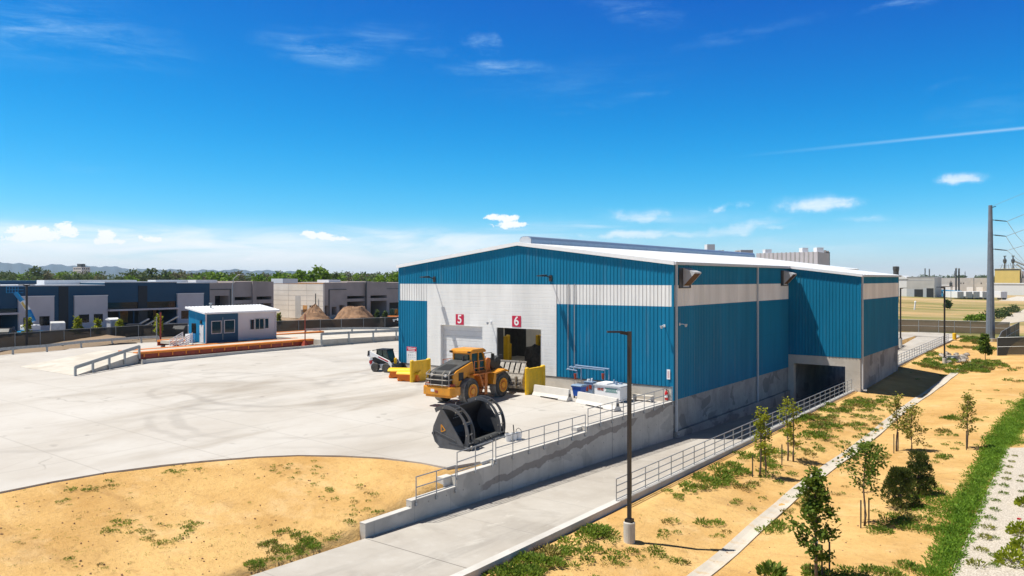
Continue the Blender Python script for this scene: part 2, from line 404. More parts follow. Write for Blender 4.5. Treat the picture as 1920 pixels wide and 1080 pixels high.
def mat_screen(name, col, alpha):
    m, nt, b = newmat(name); L = m.node_tree.links; c = co(nt)
    f = nt.ramp(nt.noise(c, .35, 5, .6), .3, .7)
    L.new(nt.mix(f, tuple(x * .7 for x in col), tuple(x * 1.35 for x in col)), b.inputs['Base Color']); b.inputs['Roughness'].default_value = .8
    t = nt.n('ShaderNodeBsdfTransparent'); mx = nt.n('ShaderNodeMixShader', i_0=alpha)
    L.new(t.outputs[0], mx.inputs[1]); L.new(b.outputs[0], mx.inputs[2]); L.new(mx.outputs[0], m.node_tree.nodes['Material Output'].inputs[0])
    return m

TEAL = (.008, .182, .335)
K = dict(
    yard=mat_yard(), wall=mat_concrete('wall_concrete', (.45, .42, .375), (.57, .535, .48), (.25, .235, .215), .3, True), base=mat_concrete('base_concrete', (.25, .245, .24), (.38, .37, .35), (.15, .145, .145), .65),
    pale=mat_concrete('pale_concrete', (.5, .46, .4), (.6, .56, .5), (.38, .33, .27), .2, False, 0), kerb=mat_concrete('kerb_concrete', (.5, .48, .45), (.6, .58, .55), (.36, .33, .3), .2, False, 0),
    barrier=mat_concrete('barrier_concrete', (.6, .57, .52), (.7, .67, .62), (.45, .4, .34), .25, False, 0), drive=mat_ramp(), ground=mat_ground(), gravel=mat_gravel(),
    teal=mat_metal_panel('teal_panel', TEAL), white=mat_metal_panel('white_panel', (.79, .79, .775)), roof=simple('roof_white', (.82, .83, .84), .5, 0, .03),
    trim=simple('trim_grey', (.5, .52, .55), .45, 0, .05), galv=simple('galvanised', (.33, .35, .36), .45, .3, .12, 4), rail=simple('rail_steel', (.36, .37, .38), .5, .3, .1),
    vent=simple('vent_bluegrey', (.26, .36, .5), .4, .3, .05), dark=simple('dark_steel', (.03, .03, .032), .5, 0, .2), black=simple('black_paint', (.014, .014, .015), .55, 0, .2),
    yellow=simple('safety_yellow', (.78, .46, .006), .45, 0, .07, 3, 0, 20, (.55, .34, .02)), loader=simple('loader_yellow', (.68, .27, .012), .42, 0, .1, 2, 0, 20, (.4, .2, .04)),
    lorange=simple('loader_orange', (.52, .14, .012), .5, 0, .15, 2, 0, 20, (.25, .1, .03)), orange=simple('shaded_yellow_plastic', (.8, .2, .005), .5, 0, .05), yplast=simple('yellow_plastic', (.85, .52, .01), .5, 0, .05),
    tyre=simple('tyre_rubber', (.055, .05, .045), .85, 0, .35, 4, .3, 18, (.15, .13, .105)), tread=simple('dusty_tread', (.3, .275, .235), .9, 0, .3, 5, .3, 25), steel=simple('worn_steel', (.38, .345, .3), .55, .25, .25, 5, 0, 20, (.2, .16, .12)),
    bucket=simple('charcoal_paint', (.085, .087, .094), .42, 0, .12, 3), bucketin=simple('bucket_inside', (.012, .012, .016), .5, 0, .2), glass=mat_glass('dark_glass'), gglass=mat_glass('green_glass', (.025, .06, .05)),
    red=simple('sign_red', (.52, .006, .05), .5, 0, .05), signw=simple('sign_white', (.8, .8, .8), .5, 0, .02), rred=simple('rust_red', (.28, .035, .012), .55, 0, .2), sorange=simple('scale_orange', (.75, .22, .012), .5, 0, .12, 1.5),
    bluebin=simple('bin_blue', (.006, .08, .42), .4, 0, .08), doorw=simple('door_white', (.66, .66, .66), .45, 0, .04), hoodg=simple('hood_grey', (.07, .072, .072), .5, 0, .15),
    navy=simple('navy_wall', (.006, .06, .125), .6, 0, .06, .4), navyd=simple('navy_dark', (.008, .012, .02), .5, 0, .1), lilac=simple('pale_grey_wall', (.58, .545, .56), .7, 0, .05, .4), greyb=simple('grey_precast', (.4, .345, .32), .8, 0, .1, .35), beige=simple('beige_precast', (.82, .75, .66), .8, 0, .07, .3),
    greyl=simple('light_precast', (.5, .485, .465), .8, 0, .08, .3), dirt=simple('dirt_heap', (.26, .15, .085), .95, 0, .3, 1.2, .8, 6), brown=simple('bronze_pole', (.022, .018, .016), .5, 0, .1), hvac=simple('roof_unit_white', (.75, .76, .77), .5, 0, .03),
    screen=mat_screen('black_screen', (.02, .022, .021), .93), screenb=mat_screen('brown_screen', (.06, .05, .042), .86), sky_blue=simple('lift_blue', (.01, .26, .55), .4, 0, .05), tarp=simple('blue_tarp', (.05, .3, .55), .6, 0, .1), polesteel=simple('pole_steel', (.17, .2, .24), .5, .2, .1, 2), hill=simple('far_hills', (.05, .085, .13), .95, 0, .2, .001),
    bark=simple('bark', (.13, .095, .07), .9, 0, .25, 8), stake=simple('stake_metal', (.05, .045, .035), .7, 0, .2), rock=simple('riprap_stone', (.36, .32, .28), .9, 0, .3, 2, .5, 6), extred=simple('extinguisher_red', (.55, .01, .012), .4, 0, .05),
    leaf_a=foliage('leaf_dark', (.04, .085, .008), (.18, .26, .03), .45), leaf_b=foliage('leaf_yellow', (.14, .2, .01), (.42, .42, .03), .45), leaf_c=foliage('leaf_olive', (.13, .16, .02), (.42, .4, .08), .45), needle=foliage('needle', (.025, .05, .008), (.17, .19, .035), .25),
    far_a=foliage('far_leaf_dark', (.05, .085, .025), (.12, .165, .045), .3), far_b=foliage('far_leaf_bright', (.09, .17, .008), (.2, .32, .02), .3), far_c=foliage('far_leaf_dry', (.09, .095, .04), (.2, .18, .085), .25),
    grass=foliage('grass_blades', (.1, .2, .012), (.24, .4, .04), .45), weed=foliage('weed_leaves', (.1, .17, .014), (.26, .35, .05), .45), shrub=foliage('shrub_lime', (.18, .24, .01), (.42, .45, .03), .3), flower=simple('red_flower', (.6, .01, .02), .6),
    pink=simple('safety_tape', (.5, .12, .1), .6), stairw=simple('stair_white', (.7, .66, .68), .5, 0, .1), plant=simple('plant_yellow', (.85, .6, .18), .7, 0, .05, .3), tgreen=simple('tank_teal', (.03, .2, .16), .5), skidred=simple('skid_red', (.45, .012, .02), .4),
    filt=simple('vent_filter', (.1, .05, .02), .8), waste=simple('waste_pile', (.03, .025, .02), .95, 0, .5, 3, 1, 5), inwall=simple('liner_white', (.74, .7, .63), .7, 0, .05), car_g=simple('car_dark', (.02, .021, .023), .3), car_w=simple('car_white', (.7, .7, .7), .35), wood=simple('osb_board', (.6, .3, .1), .8, 0, .15), cream=simple('deck_concrete', (.5, .44, .36), .85, 0, .1, .8))
# ------------------------------------------------------------------ camera, sun, sky
cd = bpy.data.cameras.new('camera'); cam = bpy.data.objects.new('camera', cd); COL.objects.link(cam)
cam.location = CAM; cam.rotation_euler = (pi / 2, 0, math.atan2(.6, .8))
cd.sensor_width = 36; cd.lens = 36 * FOC / 1920; cd.shift_y = -17.5 / 1920; cd.clip_start = .5; cd.clip_end = 60000
S.camera = cam
SUN = Vector((-.38, -.29, 1)).normalized()
sd = bpy.data.lights.new('sun', 'SUN'); sun = bpy.data.objects.new('sun', sd); COL.objects.link(sun)
sd.energy = 5.0; sd.angle = radians(.5); sd.color = (1, .955, .87)
sun.rotation_euler = (-SUN).to_track_quat('-Z', 'Y').to_euler()

W = bpy.data.worlds.new('World'); S.world = W; W.use_nodes = True
wn = NT(W.node_tree); WL = W.node_tree.links; bg = W.node_tree.nodes['Background']
sky = wn.n('ShaderNodeTexSky'); sky.sky_type = 'NISHITA'; sky.sun_disc = False
sky.sun_elevation = math.asin(SUN.z); sky.sun_rotation = atan2(SUN.x, SUN.y)
sky.altitude = 1600; sky.air_density = 1.0; sky.dust_density = .35; sky.ozone_density = 3.0
SKR = (1.65, .27); SKG = (1.3, 1.24); SKB = 1.17
wco = wn.n('ShaderNodeTexCoord').outputs['Generated']
def wdot(v):
    n = wn.n('ShaderNodeVectorMath', op='DOT_PRODUCT'); WL.new(wco, n.inputs[0]); n.inputs[1].default_value = v; return n.outputs['Value']
az = wn.math('ARCTAN2', wdot((.8, .6, 0)), wdot((-.6, .8, 0))); el = wn.math('ARCSINE', wdot((0, 0, 1)))
cv = wn.n('ShaderNodeCombineXYZ'); WL.new(az, cv.inputs[0]); WL.new(el, cv.inputs[1]); cvec = cv.outputs[0]
def azel(px, py):
    a = atan((px - 960) / FOC); return a, atan((HZ - py) / FOC * cos(a))
# warped coordinates give the clouds ragged edges
nz = wn.n('ShaderNodeTexNoise'); WL.new(cvec, nz.inputs['Vector']); nz.inputs['Scale'].default_value = 26; nz.inputs['Detail'].default_value = 7; nz.inputs['Roughness'].default_value = .62
def warp(amt):
    n = wn.n('ShaderNodeVectorMath', op='SUBTRACT'); WL.new(nz.outputs['Color'], n.inputs[0]); n.inputs[1].default_value = (.5, .5, .5)
    m = wn.n('ShaderNodeVectorMath', op='MULTIPLY_ADD'); WL.new(n.outputs[0], m.inputs[0]); m.inputs[1].default_value = amt; WL.new(cvec, m.inputs[2]); return m.outputs[0]
wc = warp((.03, .014, 0)); ww = warp((.12, .02, 0))
def blob(co_, px, py, rx, ry, rot=0, soft=.75, op=1.0):
    a, e = azel(px, py); k = 1 / FOC
    mp = wn.n('ShaderNodeMapping'); mp.vector_type = 'TEXTURE'; WL.new(co_, mp.inputs[0])
    mp.inputs['Location'].default_value = (a, e, 0); mp.inputs['Rotation'].default_value = (0, 0, radians(rot)); mp.inputs['Scale'].default_value = (rx * k, ry * k, 1)
    ln = wn.n('ShaderNodeVectorMath', op='LENGTH'); WL.new(mp.outputs[0], ln.inputs[0])
    return wn.math('MULTIPLY', wn.math('SUBTRACT', 1.0, wn.ramp(ln.outputs['Value'], 1 - soft, 1.0)), op)
streak = wn.ramp(wn.noise(cvec, 22, 9, .7, .5, (.42, 2.6, 1)), .36, .74)
streak2 = wn.ramp(wn.noise(cvec, 9, 6, .6, .8, (.7, 4.5, 1)), .3, .75)
acc = 0.0
puff = wn.noise(cvec, 70, 9, .72, .4, (1, 1.4, 1))
def put(v):
    global acc
    acc = v if isinstance(acc, float) else wn.math('MAXIMUM', acc, v)
for px, py, rx, ry, op in ((62, 438, 50, 17, 1), (40, 446, 48, 12, .8), (120, 434, 26, 12, 1), (200, 446, 24, 14, 1), (186, 452, 18, 9, .9), (218, 454, 22, 7, .8), (290, 447, 25, 7, .95), (262, 444, 8, 5, .8), (600, 444, 46, 8, 1), (640, 446, 20, 6, .8), (545, 443, 9, 4, .7), (945, 410, 38, 8, .9), (955, 421, 44, 8, .9), (920, 408, 18, 6, .8), (470, 486, 28, 5, .6), (335, 490, 26, 6, .55), (185, 488, 24, 5, .5), (380, 497, 28, 4, .5)):
    put(wn.ramp(wn.math('ADD', blob(wc, px, py, rx * 1.5, ry * 1.7, 0, 1.0, op), wn.math('MULTIPLY', wn.math('SUBTRACT', puff, .5), 1.9)), .32, .72))
for px, py, rx, ry, r, op in ((1522, 383, 72, 18, -2, .95), (1815, 336, 48, 11, 2, .9), (1360, 391, 40, 8, 12, .6), (1200, 404, 72, 15, 3, .75), (1640, 410, 60, 8, 0, .45), (1380, 428, 120, 15, 8, .85), (1180, 440, 150, 13, 4, .7), (1465, 425, 60, 8, 6, .6), (1290, 438, 130, 10, 3, .6)):
    put(wn.math('MULTIPLY', blob(ww, px, py, rx * 1.15, ry * 1.3, r, .9, op), wn.math('ADD', wn.math('MULTIPLY', streak, .45), .55)))
for px, py, rx, ry, r, op in ((80, 52, 270, 62, -3, .62), (30, 40, 300, 80, -3, .35), (600, 98, 130, 34, -8, .75), (560, 85, 70, 14, -12, .6), (905, 82, 50, 20, -20, .8), (935, 130, 120, 17, 0, .8), (700, 70, 140, 30, 4, .4), (790, 95, 60, 14, -6, .5), (1190, 22, 110, 28, -14, .45), (1140, 190, 140, 14, 9, .35), (1400, 62, 170, 12, 8, .3), (1710, 4, 95, 8, 3, .65), (1765, 161, 60, 5, 7, .35), (1850, 205, 120, 40, 10, .2), (180, 313, 80, 12, 0, .22), (1080, 150, 240, 40, 5, .18)):
    put(wn.math('MULTIPLY', blob(ww, px, py, rx * 1.1, ry * 1.2, r, 1.0, op * .5), streak))
# contrail
def dirv(px, py): return Vector((-.6 + .8 * (px - 960) / FOC, .8 + .6 * (px - 960) / FOC, (HZ - py) / FOC)).normalized()
cn = dirv(1350, 297).cross(dirv(1920, 240)).normalized()      # one great circle across the sky
cd_ = wn.math('ABSOLUTE', wdot(tuple(cn)))
cw_ = wn.math('MULTIPLY', wn.math('SUBTRACT', 1.0, wn.ramp(cd_, .0, .003)), wn.ramp(az, azel(1320, 300)[0], azel(1900, 240)[0]))
put(wn.math('MULTIPLY', cw_, .36))
# thin high sheets low over the horizon
veil = wn.math('MULTIPLY', wn.ramp(el, azel(960, 400)[1], azel(960, 462)[1]), wn.math('ADD', wn.math('MULTIPLY', streak2, .5), .44))
lf = wn.math('SUBTRACT', 1.0, wn.math('MULTIPLY', wn.ramp(az, -.1, .25), .6))
put(wn.math('MULTIPLY', veil, lf))
put(wn.math('MULTIPLY', blob(ww, 1000, 430, 620, 36, 3, 1.0, .6), streak2))
# deep saturated blue low in the sky, unseen zenith dimmed to cut ambient light
sc_ = wn.n('ShaderNodeSeparateColor'); WL.new(sky.outputs[0], sc_.inputs[0])
cc_ = wn.n('ShaderNodeCombineColor')
WL.new(wn.math('ADD', .01, wn.math('MULTIPLY', wn.math('POWER', wn.math('MAXIMUM', 0.0, wn.math('SUBTRACT', sc_.outputs[0], SKR[0])), 2.0), SKR[1])), cc_.inputs[0])
WL.new(wn.math('MAXIMUM', .02, wn.math('MULTIPLY', wn.math('SUBTRACT', sc_.outputs[1], SKG[0]), SKG[1])), cc_.inputs[1])
WL.new(wn.math('MULTIPLY', sc_.outputs[2], SKB), cc_.inputs[2])
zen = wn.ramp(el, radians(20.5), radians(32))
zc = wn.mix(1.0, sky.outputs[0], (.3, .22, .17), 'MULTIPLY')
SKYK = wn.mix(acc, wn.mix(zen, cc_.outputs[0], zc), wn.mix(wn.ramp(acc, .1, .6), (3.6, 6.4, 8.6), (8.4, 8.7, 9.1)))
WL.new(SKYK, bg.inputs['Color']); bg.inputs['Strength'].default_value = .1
S.view_settings.view_transform = 'Standard'; S.view_settings.look = 'None'; S.view_settings.exposure = .36; S.view_settings.gamma = 1
S.render.engine = 'CYCLES'; S.cycles.use_denoising = True
S.cycles.max_bounces = 6; S.cycles.diffuse_bounces = 3; S.cycles.glossy_bounces = 3; S.cycles.transparent_max_bounces = 10; S.cycles.transmission_bounces = 4
S.cycles.caustics_reflective = False; S.cycles.caustics_refractive = False; S.cycles.sample_clamp_indirect = 6

# ------------------------------------------------------------------ ground sheet
def axis_pts(keys, near, far):
    out = set(keys); 
    a, b, st = near; v = a
    while v <= b: out.add(round(v, 3)); v += st
    v = a; g = st
    while v > -far: g *= 1.35; v -= g; out.add(round(v, 2))
    v = b; g = st
    while v < far: g *= 1.35; v += g; out.add(round(v, 2))
    return sorted(out)
XS = axis_pts([-.34, -.36, 6.2, 6.31], (-90, 48, 1.2), 5600); YS = axis_pts([], (-62, 120, 1.2), 5600)
gv = [(x, y, ground_z(x, y)) for y in YS for x in XS]; nx = len(XS)
gm = MB(); gm.add(gv, [(j * nx + i, j * nx + i + 1, (j + 1) * nx + i + 1, (j + 1) * nx + i) for j in range(len(YS) - 1) for i in range(nx - 1)])
tag(gm.build('ground', K['ground'], smooth=True, fix=False), kind='structure')

def sheet(name, poly, zf, mat, step=2.0, skirt=.35, lift=0.0):
    """a flat slab whose outline is poly, gridded so that it follows zf"""
    bm = bmesh.new(); vs = [bm.verts.new((x, y, 0)) for x, y in poly]; bm.faces.new(vs)
    x0, x1 = min(p[0] for p in poly), max(p[0] for p in poly); y0, y1 = min(p[1] for p in poly), max(p[1] for p in poly)
    v = x0 + step
    while v < x1: bmesh.ops.bisect_plane(bm, geom=bm.verts[:] + bm.edges[:] + bm.faces[:], plane_co=(v, 0, 0), plane_no=(1, 0, 0)); v += step
    v = y0 + step
    while v < y1: bmesh.ops.bisect_plane(bm, geom=bm.verts[:] + bm.edges[:] + bm.faces[:], plane_co=(0, v, 0), plane_no=(0, 1, 0)); v += step
    for w in bm.verts: w.co.z = zf(w.co.x, w.co.y) + lift
    be = [e for e in bm.edges if len(e.link_faces) == 1]
    r = bmesh.ops.extrude_edge_only(bm, edges=be)
    for w in [g for g in r['geom'] if isinstance(g, bmesh.types.BMVert)]: w.co.z -= skirt
    bmesh.ops.recalc_face_normals(bm, faces=bm.faces[:])
    up = sum(f.normal.z * f.calc_area() for f in bm.faces)
    if up < 0: bmesh.ops.reverse_faces(bm, faces=bm.faces[:])
    me = bpy.data.meshes.new(name); bm.to_mesh(me); bm.free(); me.materials.append(mat)
    o = bpy.data.objects.new(name, me); COL.objects.link(o); return tag(o, kind='structure')
sheet('yard_pavement', YARD, yard_z, K['yard'], 2.5)
sheet('driveway', [(0, -60), (5.88, -60), (5.88, 44), (5.88, 98), (0, 98), (0, 44), (0, 0)], lambda x, y: ramp_z(y), K['drive'], 2.5, .5)
# rear service road that the drive climbs to
RP = [U(px, py, -.98) for px, py in [(1806, 632), (1790, 626), (1740, 622), (1686, 623)]]
sheet('service_road', [(-.4, 84.3), (-.4, 98)] + [(5.9, 98)] + [(p.x, p.y) for p in RP] + [(-30, 140), (-30, 84.3)], lambda x, y: -.98, K['drive'], 4, .3)
# drainage pan
pan = [(9.9, y) for y in range(-60, 66, 3)]; 
pm = MB(); PN = []
YSP = [-60 + 2 * i for i in range(63)]
for y in YSP:
    w = .38; xc = .06 * sin(y * .2) + pw(y, [(-60, 12.6), (-22, 12.0), (-8, 11.6), (26, 11.3), (60, 12)])
    z = max(ground_z(xc - w, y), ground_z(xc + w, y), ground_z(xc, y)) + .04
    PN += [(xc - w, y, z - .2), (xc - w, y, z + .02), (xc - .12, y, z - .03), (xc + .12, y, z - .03), (xc + w, y, z + .02), (xc + w, y, z - .2)]
pm.add(PN, [(i * 6 + j, i * 6 + j + 1, i * 6 + j + 7, i * 6 + j + 6) for i in range(len(YSP) - 1) for j in range(5)])
tag(pm.build('drainage_channel', simple('pan_concrete', (.52, .47, .4), .9, 0, .1, .7, .15, 9, (.5, .33, .15)), fix=False), kind='structure')
# gravel bed bottom right
GB = [U(px, py, ground_z) for px, py in [(1885, 841), (1876, 860), (1868, 887), (1853, 915), (1838, 947), (1822, 985), (1812, 1013), (1797, 1045), (1780, 1085), (1700, 1300), (2300, 1300), (2400, 840), (2050, 838)]]
sheet('gravel_bed', [(p.x, p.y) for p in GB], lambda x, y: ground_z(x, y), K['gravel'], 1.2, .1, .05)
# far hills, the blue of distant haze put into their base colour
rng = random.Random(5); hm = MB(); prof = [(-900, 505), (-500, 497), (-250, 500), (-60, 494), (0, 491), (40, 494), (70, 500), (110, 496), (150, 498), (200, 500), (250, 504), (300, 505), (340, 507), (380, 506), (420, 506), (470, 507), (520, 507), (560, 510), (640, 516), (720, 519), (800, 521)]
hv = []
for i in range(341):
    px = -900 + 5 * i; py = pw(px, prof) + 1.2 * sin(px * .11) + .8 * sin(px * .31) + .6 * sin(px * .053)
    for Y, k in ((5200, 0.0), (5500, .45), (6000, 1.0), (6900, .1)):
        p = D(px, HZ, Y); hv.append((p.x, p.y, -2 + k * ((HZ - py) * 6000 / FOC + 11) * (1 if k in (0, 1) else (1 + .3 * sin(px * .21)))))
hm.add(hv, [(i * 4 + j, i * 4 + 4 + j, i * 4 + 5 + j, i * 4 + 1 + j) for i in range(340) for j in range(3)])
tag(hm.build('hills', K['hill'], smooth=True), kind='structure')
# ------------------------------------------------------------------ the warehouse
RIDGE_X, RIDGE_Z, SL = -13.94, 12.0, .1255
def roof_z(x): return RIDGE_Z - SL * abs(x - RIDGE_X)
def ribbed(mb, ax, u0, u1, c, out, zb, zt, pitch=.3048, dep=.036):
    fb = zb if callable(zb) else (lambda u: zb); ft = zt if callable(zt) else (lambda u: zt)
    us = [(u0, 0)]; k = math.floor(u0 / pitch)
    while k * pitch < u1:
        for o, h in ((.0, 0), (.205, 0), (.23, 1), (.28, 1), (.3047, 0)):
            u = k * pitch + o
            if u0 + .001 < u < u1 - .001: us.append((u, h))
        k += 1
    us.append((u1, 0))
    if ax == 'x' and u0 < RIDGE_X < u1: us.append((RIDGE_X, 0)); us.sort()
    vs = []
    for u, h in us:
        d = c + out * (dep * h + .004)
        for z in (fb(u), ft(u)): vs.append((u, d, z) if ax == 'x' else (d, u, z))
    fs = [(2 * i, 2 * i + 2, 2 * i + 3, 2 * i + 1) for i in range(len(us) - 1)]
    if (ax == 'x') == (out > 0): fs = [f[::-1] for f in fs]
    mb.add(vs, fs)
def lapped(mb, x0, x1, y, z0, z1, pitch=.3, dep=.014):
    k = math.floor((z0 - 1.14) / pitch); zs = [(z0, 0)]
    while 1.14 + k * pitch < z1:
        for o, h in ((0, 0), (.02, 1), (.28, 1)):
            z = 1.14 + k * pitch + o
            if z0 + .001 < z < z1 - .001: zs.append((z, h))
        k += 1
    zs.append((z1, zs[-1][1])); zs[0] = (z0, 1)
    vs = []
    for z, h in zs: vs += [(x0, y - dep * h, z), (x1, y - dep * h, z)]
    mb.add(vs, [(2 * i, 2 * i + 1, 2 * i + 3, 2 * i + 2) for i in range(len(zs) - 1)])

WH = thing('warehouse', 'large blue metal warehouse with a white stripe and shallow white gable roof', 'warehouse')
XL = -27.88; MBZ = 1.14; B0, B1 = 6.97, 8.52
D5 = (-22.6, -17.78); D6 = (-16.2, -11.62); DT = 4.85; WPX = (-24.24, -10.11); EV = 10.1
m = MB()   # upper and lower blue cladding of the front gable
ribbed(m, 'x', XL, 0, 0, -1, B1, lambda x: roof_z(x) - .06)
ribbed(m, 'x', XL, WPX[0], 0, -1, MBZ, B0); ribbed(m, 'x', WPX[1], 0, 0, -1, MBZ, B0)
m.build('front_wall', K['teal'], WH, fix=False)
for a, b in ((XL, WPX[0]), (WPX[1], 0)): m = MB(); ribbed(m, 'x', a, b, 0, -1, B0, B1); m.build('white_stripe', K['white'], WH, fix=False)
m = MB(); Yw = -.035
lapped(m, WPX[0], WPX[1], Yw, DT, B1); lapped(m, WPX[0], D5[0], Yw, MBZ, DT); lapped(m, D5[1], D6[0], Yw, MBZ, DT); lapped(m, D6[1], WPX[1], Yw, MBZ, DT)
m.box(WPX[0], WPX[0] + .05, Yw - .02, 0, MBZ, B1 - .01); m.box(WPX[1] - .05, WPX[1], Yw - .02, 0, MBZ, B1 - .01)
m.build('white_wall_panel', K['white'], WH, fix=False)
for a, b in ((XL, D5[0]), (D5[1], D6[0]), (D6[1], -.03)):   # concrete plinth of the front
    m = MB(); m.box(a, b, -.03, .3, -.6, MBZ - .03); m.build('front_plinth', K['pale'], WH)
    m = MB(); m.box(a, b, -.06, .0, MBZ - .07, MBZ - .005); m.build('base_flashing', K['hoodg'], WH)
# side walls
m = MB()
ribbed(m, 'y', 0, 26.5, 0, 1, .15, B0); ribbed(m, 'y', 0, 26.5, 0, 1, B1, EV + .05)
m.build('side_wall', K['teal'], WH, fix=False)
m = MB(); ribbed(m, 'y', 0, 26.5, 0, 1, B0, B1); m.build('side_stripe', K['white'], WH, fix=False)
m = MB(); ribbed(m, 'x', 0.03, 6.78, 26.5, -1, 1.45, lambda x: roof_z(x) - .1); m.build('bay_front_wall', K['teal'], WH, fix=False)
m = MB(); ribbed(m, 'y', 26.5, 44.2, 6.78, 1, 1.5, 7.0); ribbed(m, 'y', 26.5, 44.2, 6.78, 1, 8.53, 9.3); m.build('bay_side_wall', K['teal'], WH, fix=False)
m = MB(); ribbed(m, 'y', 26.5, 44.2, 6.78, 1, 7.0, 8.53); m.build('bay_side_stripe', K['white'], WH, fix=False)
m = MB(); ribbed(m, 'y', 0, 55, XL, -1, .5, EV + .1); ribbed(m, 'x', XL, 0, 55, 1, .3, lambda x: roof_z(x) - .06); ribbed(m, 'x', 0, 6.78, 44.2, 1, 1.5, lambda x: roof_z(x) - .1); ribbed(m, 'y', 44.2, 55, 0, 1, .3, EV)
m.build('rear_wall', K['teal'], WH, fix=False)
# concrete base under the side wall and around the drive-through
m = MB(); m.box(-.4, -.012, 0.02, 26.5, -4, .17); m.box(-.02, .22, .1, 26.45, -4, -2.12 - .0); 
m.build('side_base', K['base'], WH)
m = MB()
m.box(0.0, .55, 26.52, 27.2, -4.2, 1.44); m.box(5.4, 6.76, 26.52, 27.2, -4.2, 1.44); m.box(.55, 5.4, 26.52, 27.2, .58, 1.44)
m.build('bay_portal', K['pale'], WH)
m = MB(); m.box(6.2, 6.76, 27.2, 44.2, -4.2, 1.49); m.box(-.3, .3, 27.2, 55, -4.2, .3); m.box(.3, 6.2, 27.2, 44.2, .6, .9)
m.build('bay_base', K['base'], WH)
# roof with standing seams
m = MB()
xe = .16
def slope(x0, x1, y0, y1, th=.12): m.prism([(x0, roof_z(x0)), (x1, roof_z(x1)), (x1, roof_z(x1) - th), (x0, roof_z(x0) - th)], y0, y1, 'y')
slope(RIDGE_X, xe, -.12, 55.1)
# left slope left open for a translucent panel added to light the interior
slope(RIDGE_X - 1, RIDGE_X, -.12, 55.1); slope(XL - .15, -23, -.12, 55.1); slope(-23, RIDGE_X - 1, -.12, 2); slope(-23, RIDGE_X - 1, 13, 55.1)
slope(xe + .001, 6.96, 26.36, 44.32)
y = .5
while y < 55:
    e = 6.9 if 26.6 < y < 44 else .1
    m.prism([(RIDGE_X + .5, roof_z(RIDGE_X + .5)), (e, roof_z(e)), (e, roof_z(e) + .05), (RIDGE_X + .5, roof_z(RIDGE_X + .5) + .05)], y, y + .03, 'y'); y += .61
m.build('roof', K['roof'], WH)
sk, nt, b = newmat('added_skylight_sheet'); t = nt.n('ShaderNodeBsdfTranslucent'); t.inputs[0].default_value = (.85, .85, .85, 1); sk.node_tree.links.new(t.outputs[0], sk.node_tree.nodes['Material Output'].inputs[0])
m = MB(); m.add([(-23, 2, roof_z(-23)), (RIDGE_X - 1, 2, roof_z(RIDGE_X - 1)), (RIDGE_X - 1, 13, roof_z(RIDGE_X - 1)), (-23, 13, roof_z(-23))], [(0, 1, 2, 3)]); m.build('added_skylight', sk, WH, fix=False)  # out of view, added so daylight reaches the room behind the open doorway
m = MB()   # rake trim of the front and eave gutter
for x0, x1 in ((XL - .17, RIDGE_X), (RIDGE_X, .16)):
    m = MB(); m.prism([(x0, roof_z(x0) + .05), (x1, roof_z(x1) + .05), (x1, roof_z(x1) - .24), (x0, roof_z(x0) - .24)], -.22, -.13, 'y'); m.build('rake_trim', K['roof'], WH)
m = MB(); m.prism([(.2, roof_z(.2) + .05), (7.0, roof_z(7.0) + .05), (7.0, roof_z(7.0) - .2), (.2, roof_z(.2) - .2)], 26.24, 26.35, 'y')
m.build('rake_trim', K['roof'], WH)
m = MB(); m.box(.17, .33, -.2, 26.2, roof_z(.16) - .22, roof_z(.16) + .0); m.build('gutter', K['trim'], WH)
m = MB(); m.box(6.97, 7.12, 26.3, 44.3, roof_z(6.96) - .2, roof_z(6.96)); m.build('gutter', K['trim'], WH)
# ridge ventilator
m = MB(); rz = RIDGE_Z
m.prism([(RIDGE_X - .62, rz - .1), (RIDGE_X - .62, rz + .3), (RIDGE_X - .5, rz + .5), (RIDGE_X - .28, rz + .58), (RIDGE_X + .28, rz + .58), (RIDGE_X + .5, rz + .5), (RIDGE_X + .62, rz + .3), (RIDGE_X + .62, rz - .1)], 1.0, 54.8, 'y')
for i in range(18): m.box(RIDGE_X + .6, RIDGE_X + .635, 1.0 + 3 * i, 1.05 + 3 * i, rz - .05, rz + .3)
rv = m.build('ridge_vent', K['vent'], WH)
m = MB(); m.prism([(RIDGE_X - .6, rz - .1), (RIDGE_X - .6, rz + .3), (RIDGE_X - .28, rz + .54), (RIDGE_X + .28, rz + .54), (RIDGE_X + .6, rz + .3), (RIDGE_X + .6, rz - .1)], .96, 1.0, 'y'); m.build('end_cap', K['trim'], rv)
# corner trims and downspouts
for q in ((-.1, .06, -.05, .1, .15, EV), (XL - .03, XL + .1, -.06, 0, MBZ, EV), (6.7, 6.84, 26.44, 26.5, 1.45, 9.25)): m = MB(); m.box(*q); m.build('corner_trim', K['teal'], WH)
for y, x, zb in ((.28, .1, -2.35), (17.4, .1, -2.9)):
    m = MB(); m.box(x - .04, x + .1, y - .07, y + .07, zb, EV - .02); m.box(x - .02, x + .24, y - .07, y + .07, zb, zb + .12); m.build('downspout', K['trim'], WH)
m = MB(); m.box(6.84, 6.98, 26.6, 26.75, -1.6, 9.2); m.box(6.84, 7.3, 26.6, 26.75, -1.62, -1.5); m.build('downspout', K['trim'], WH)
m = MB(); m.tube([(.13, .38, -2.2), (.13, 26.2, -2.16)], .035, 6); m.build('base_pipe', K['trim'], WH)
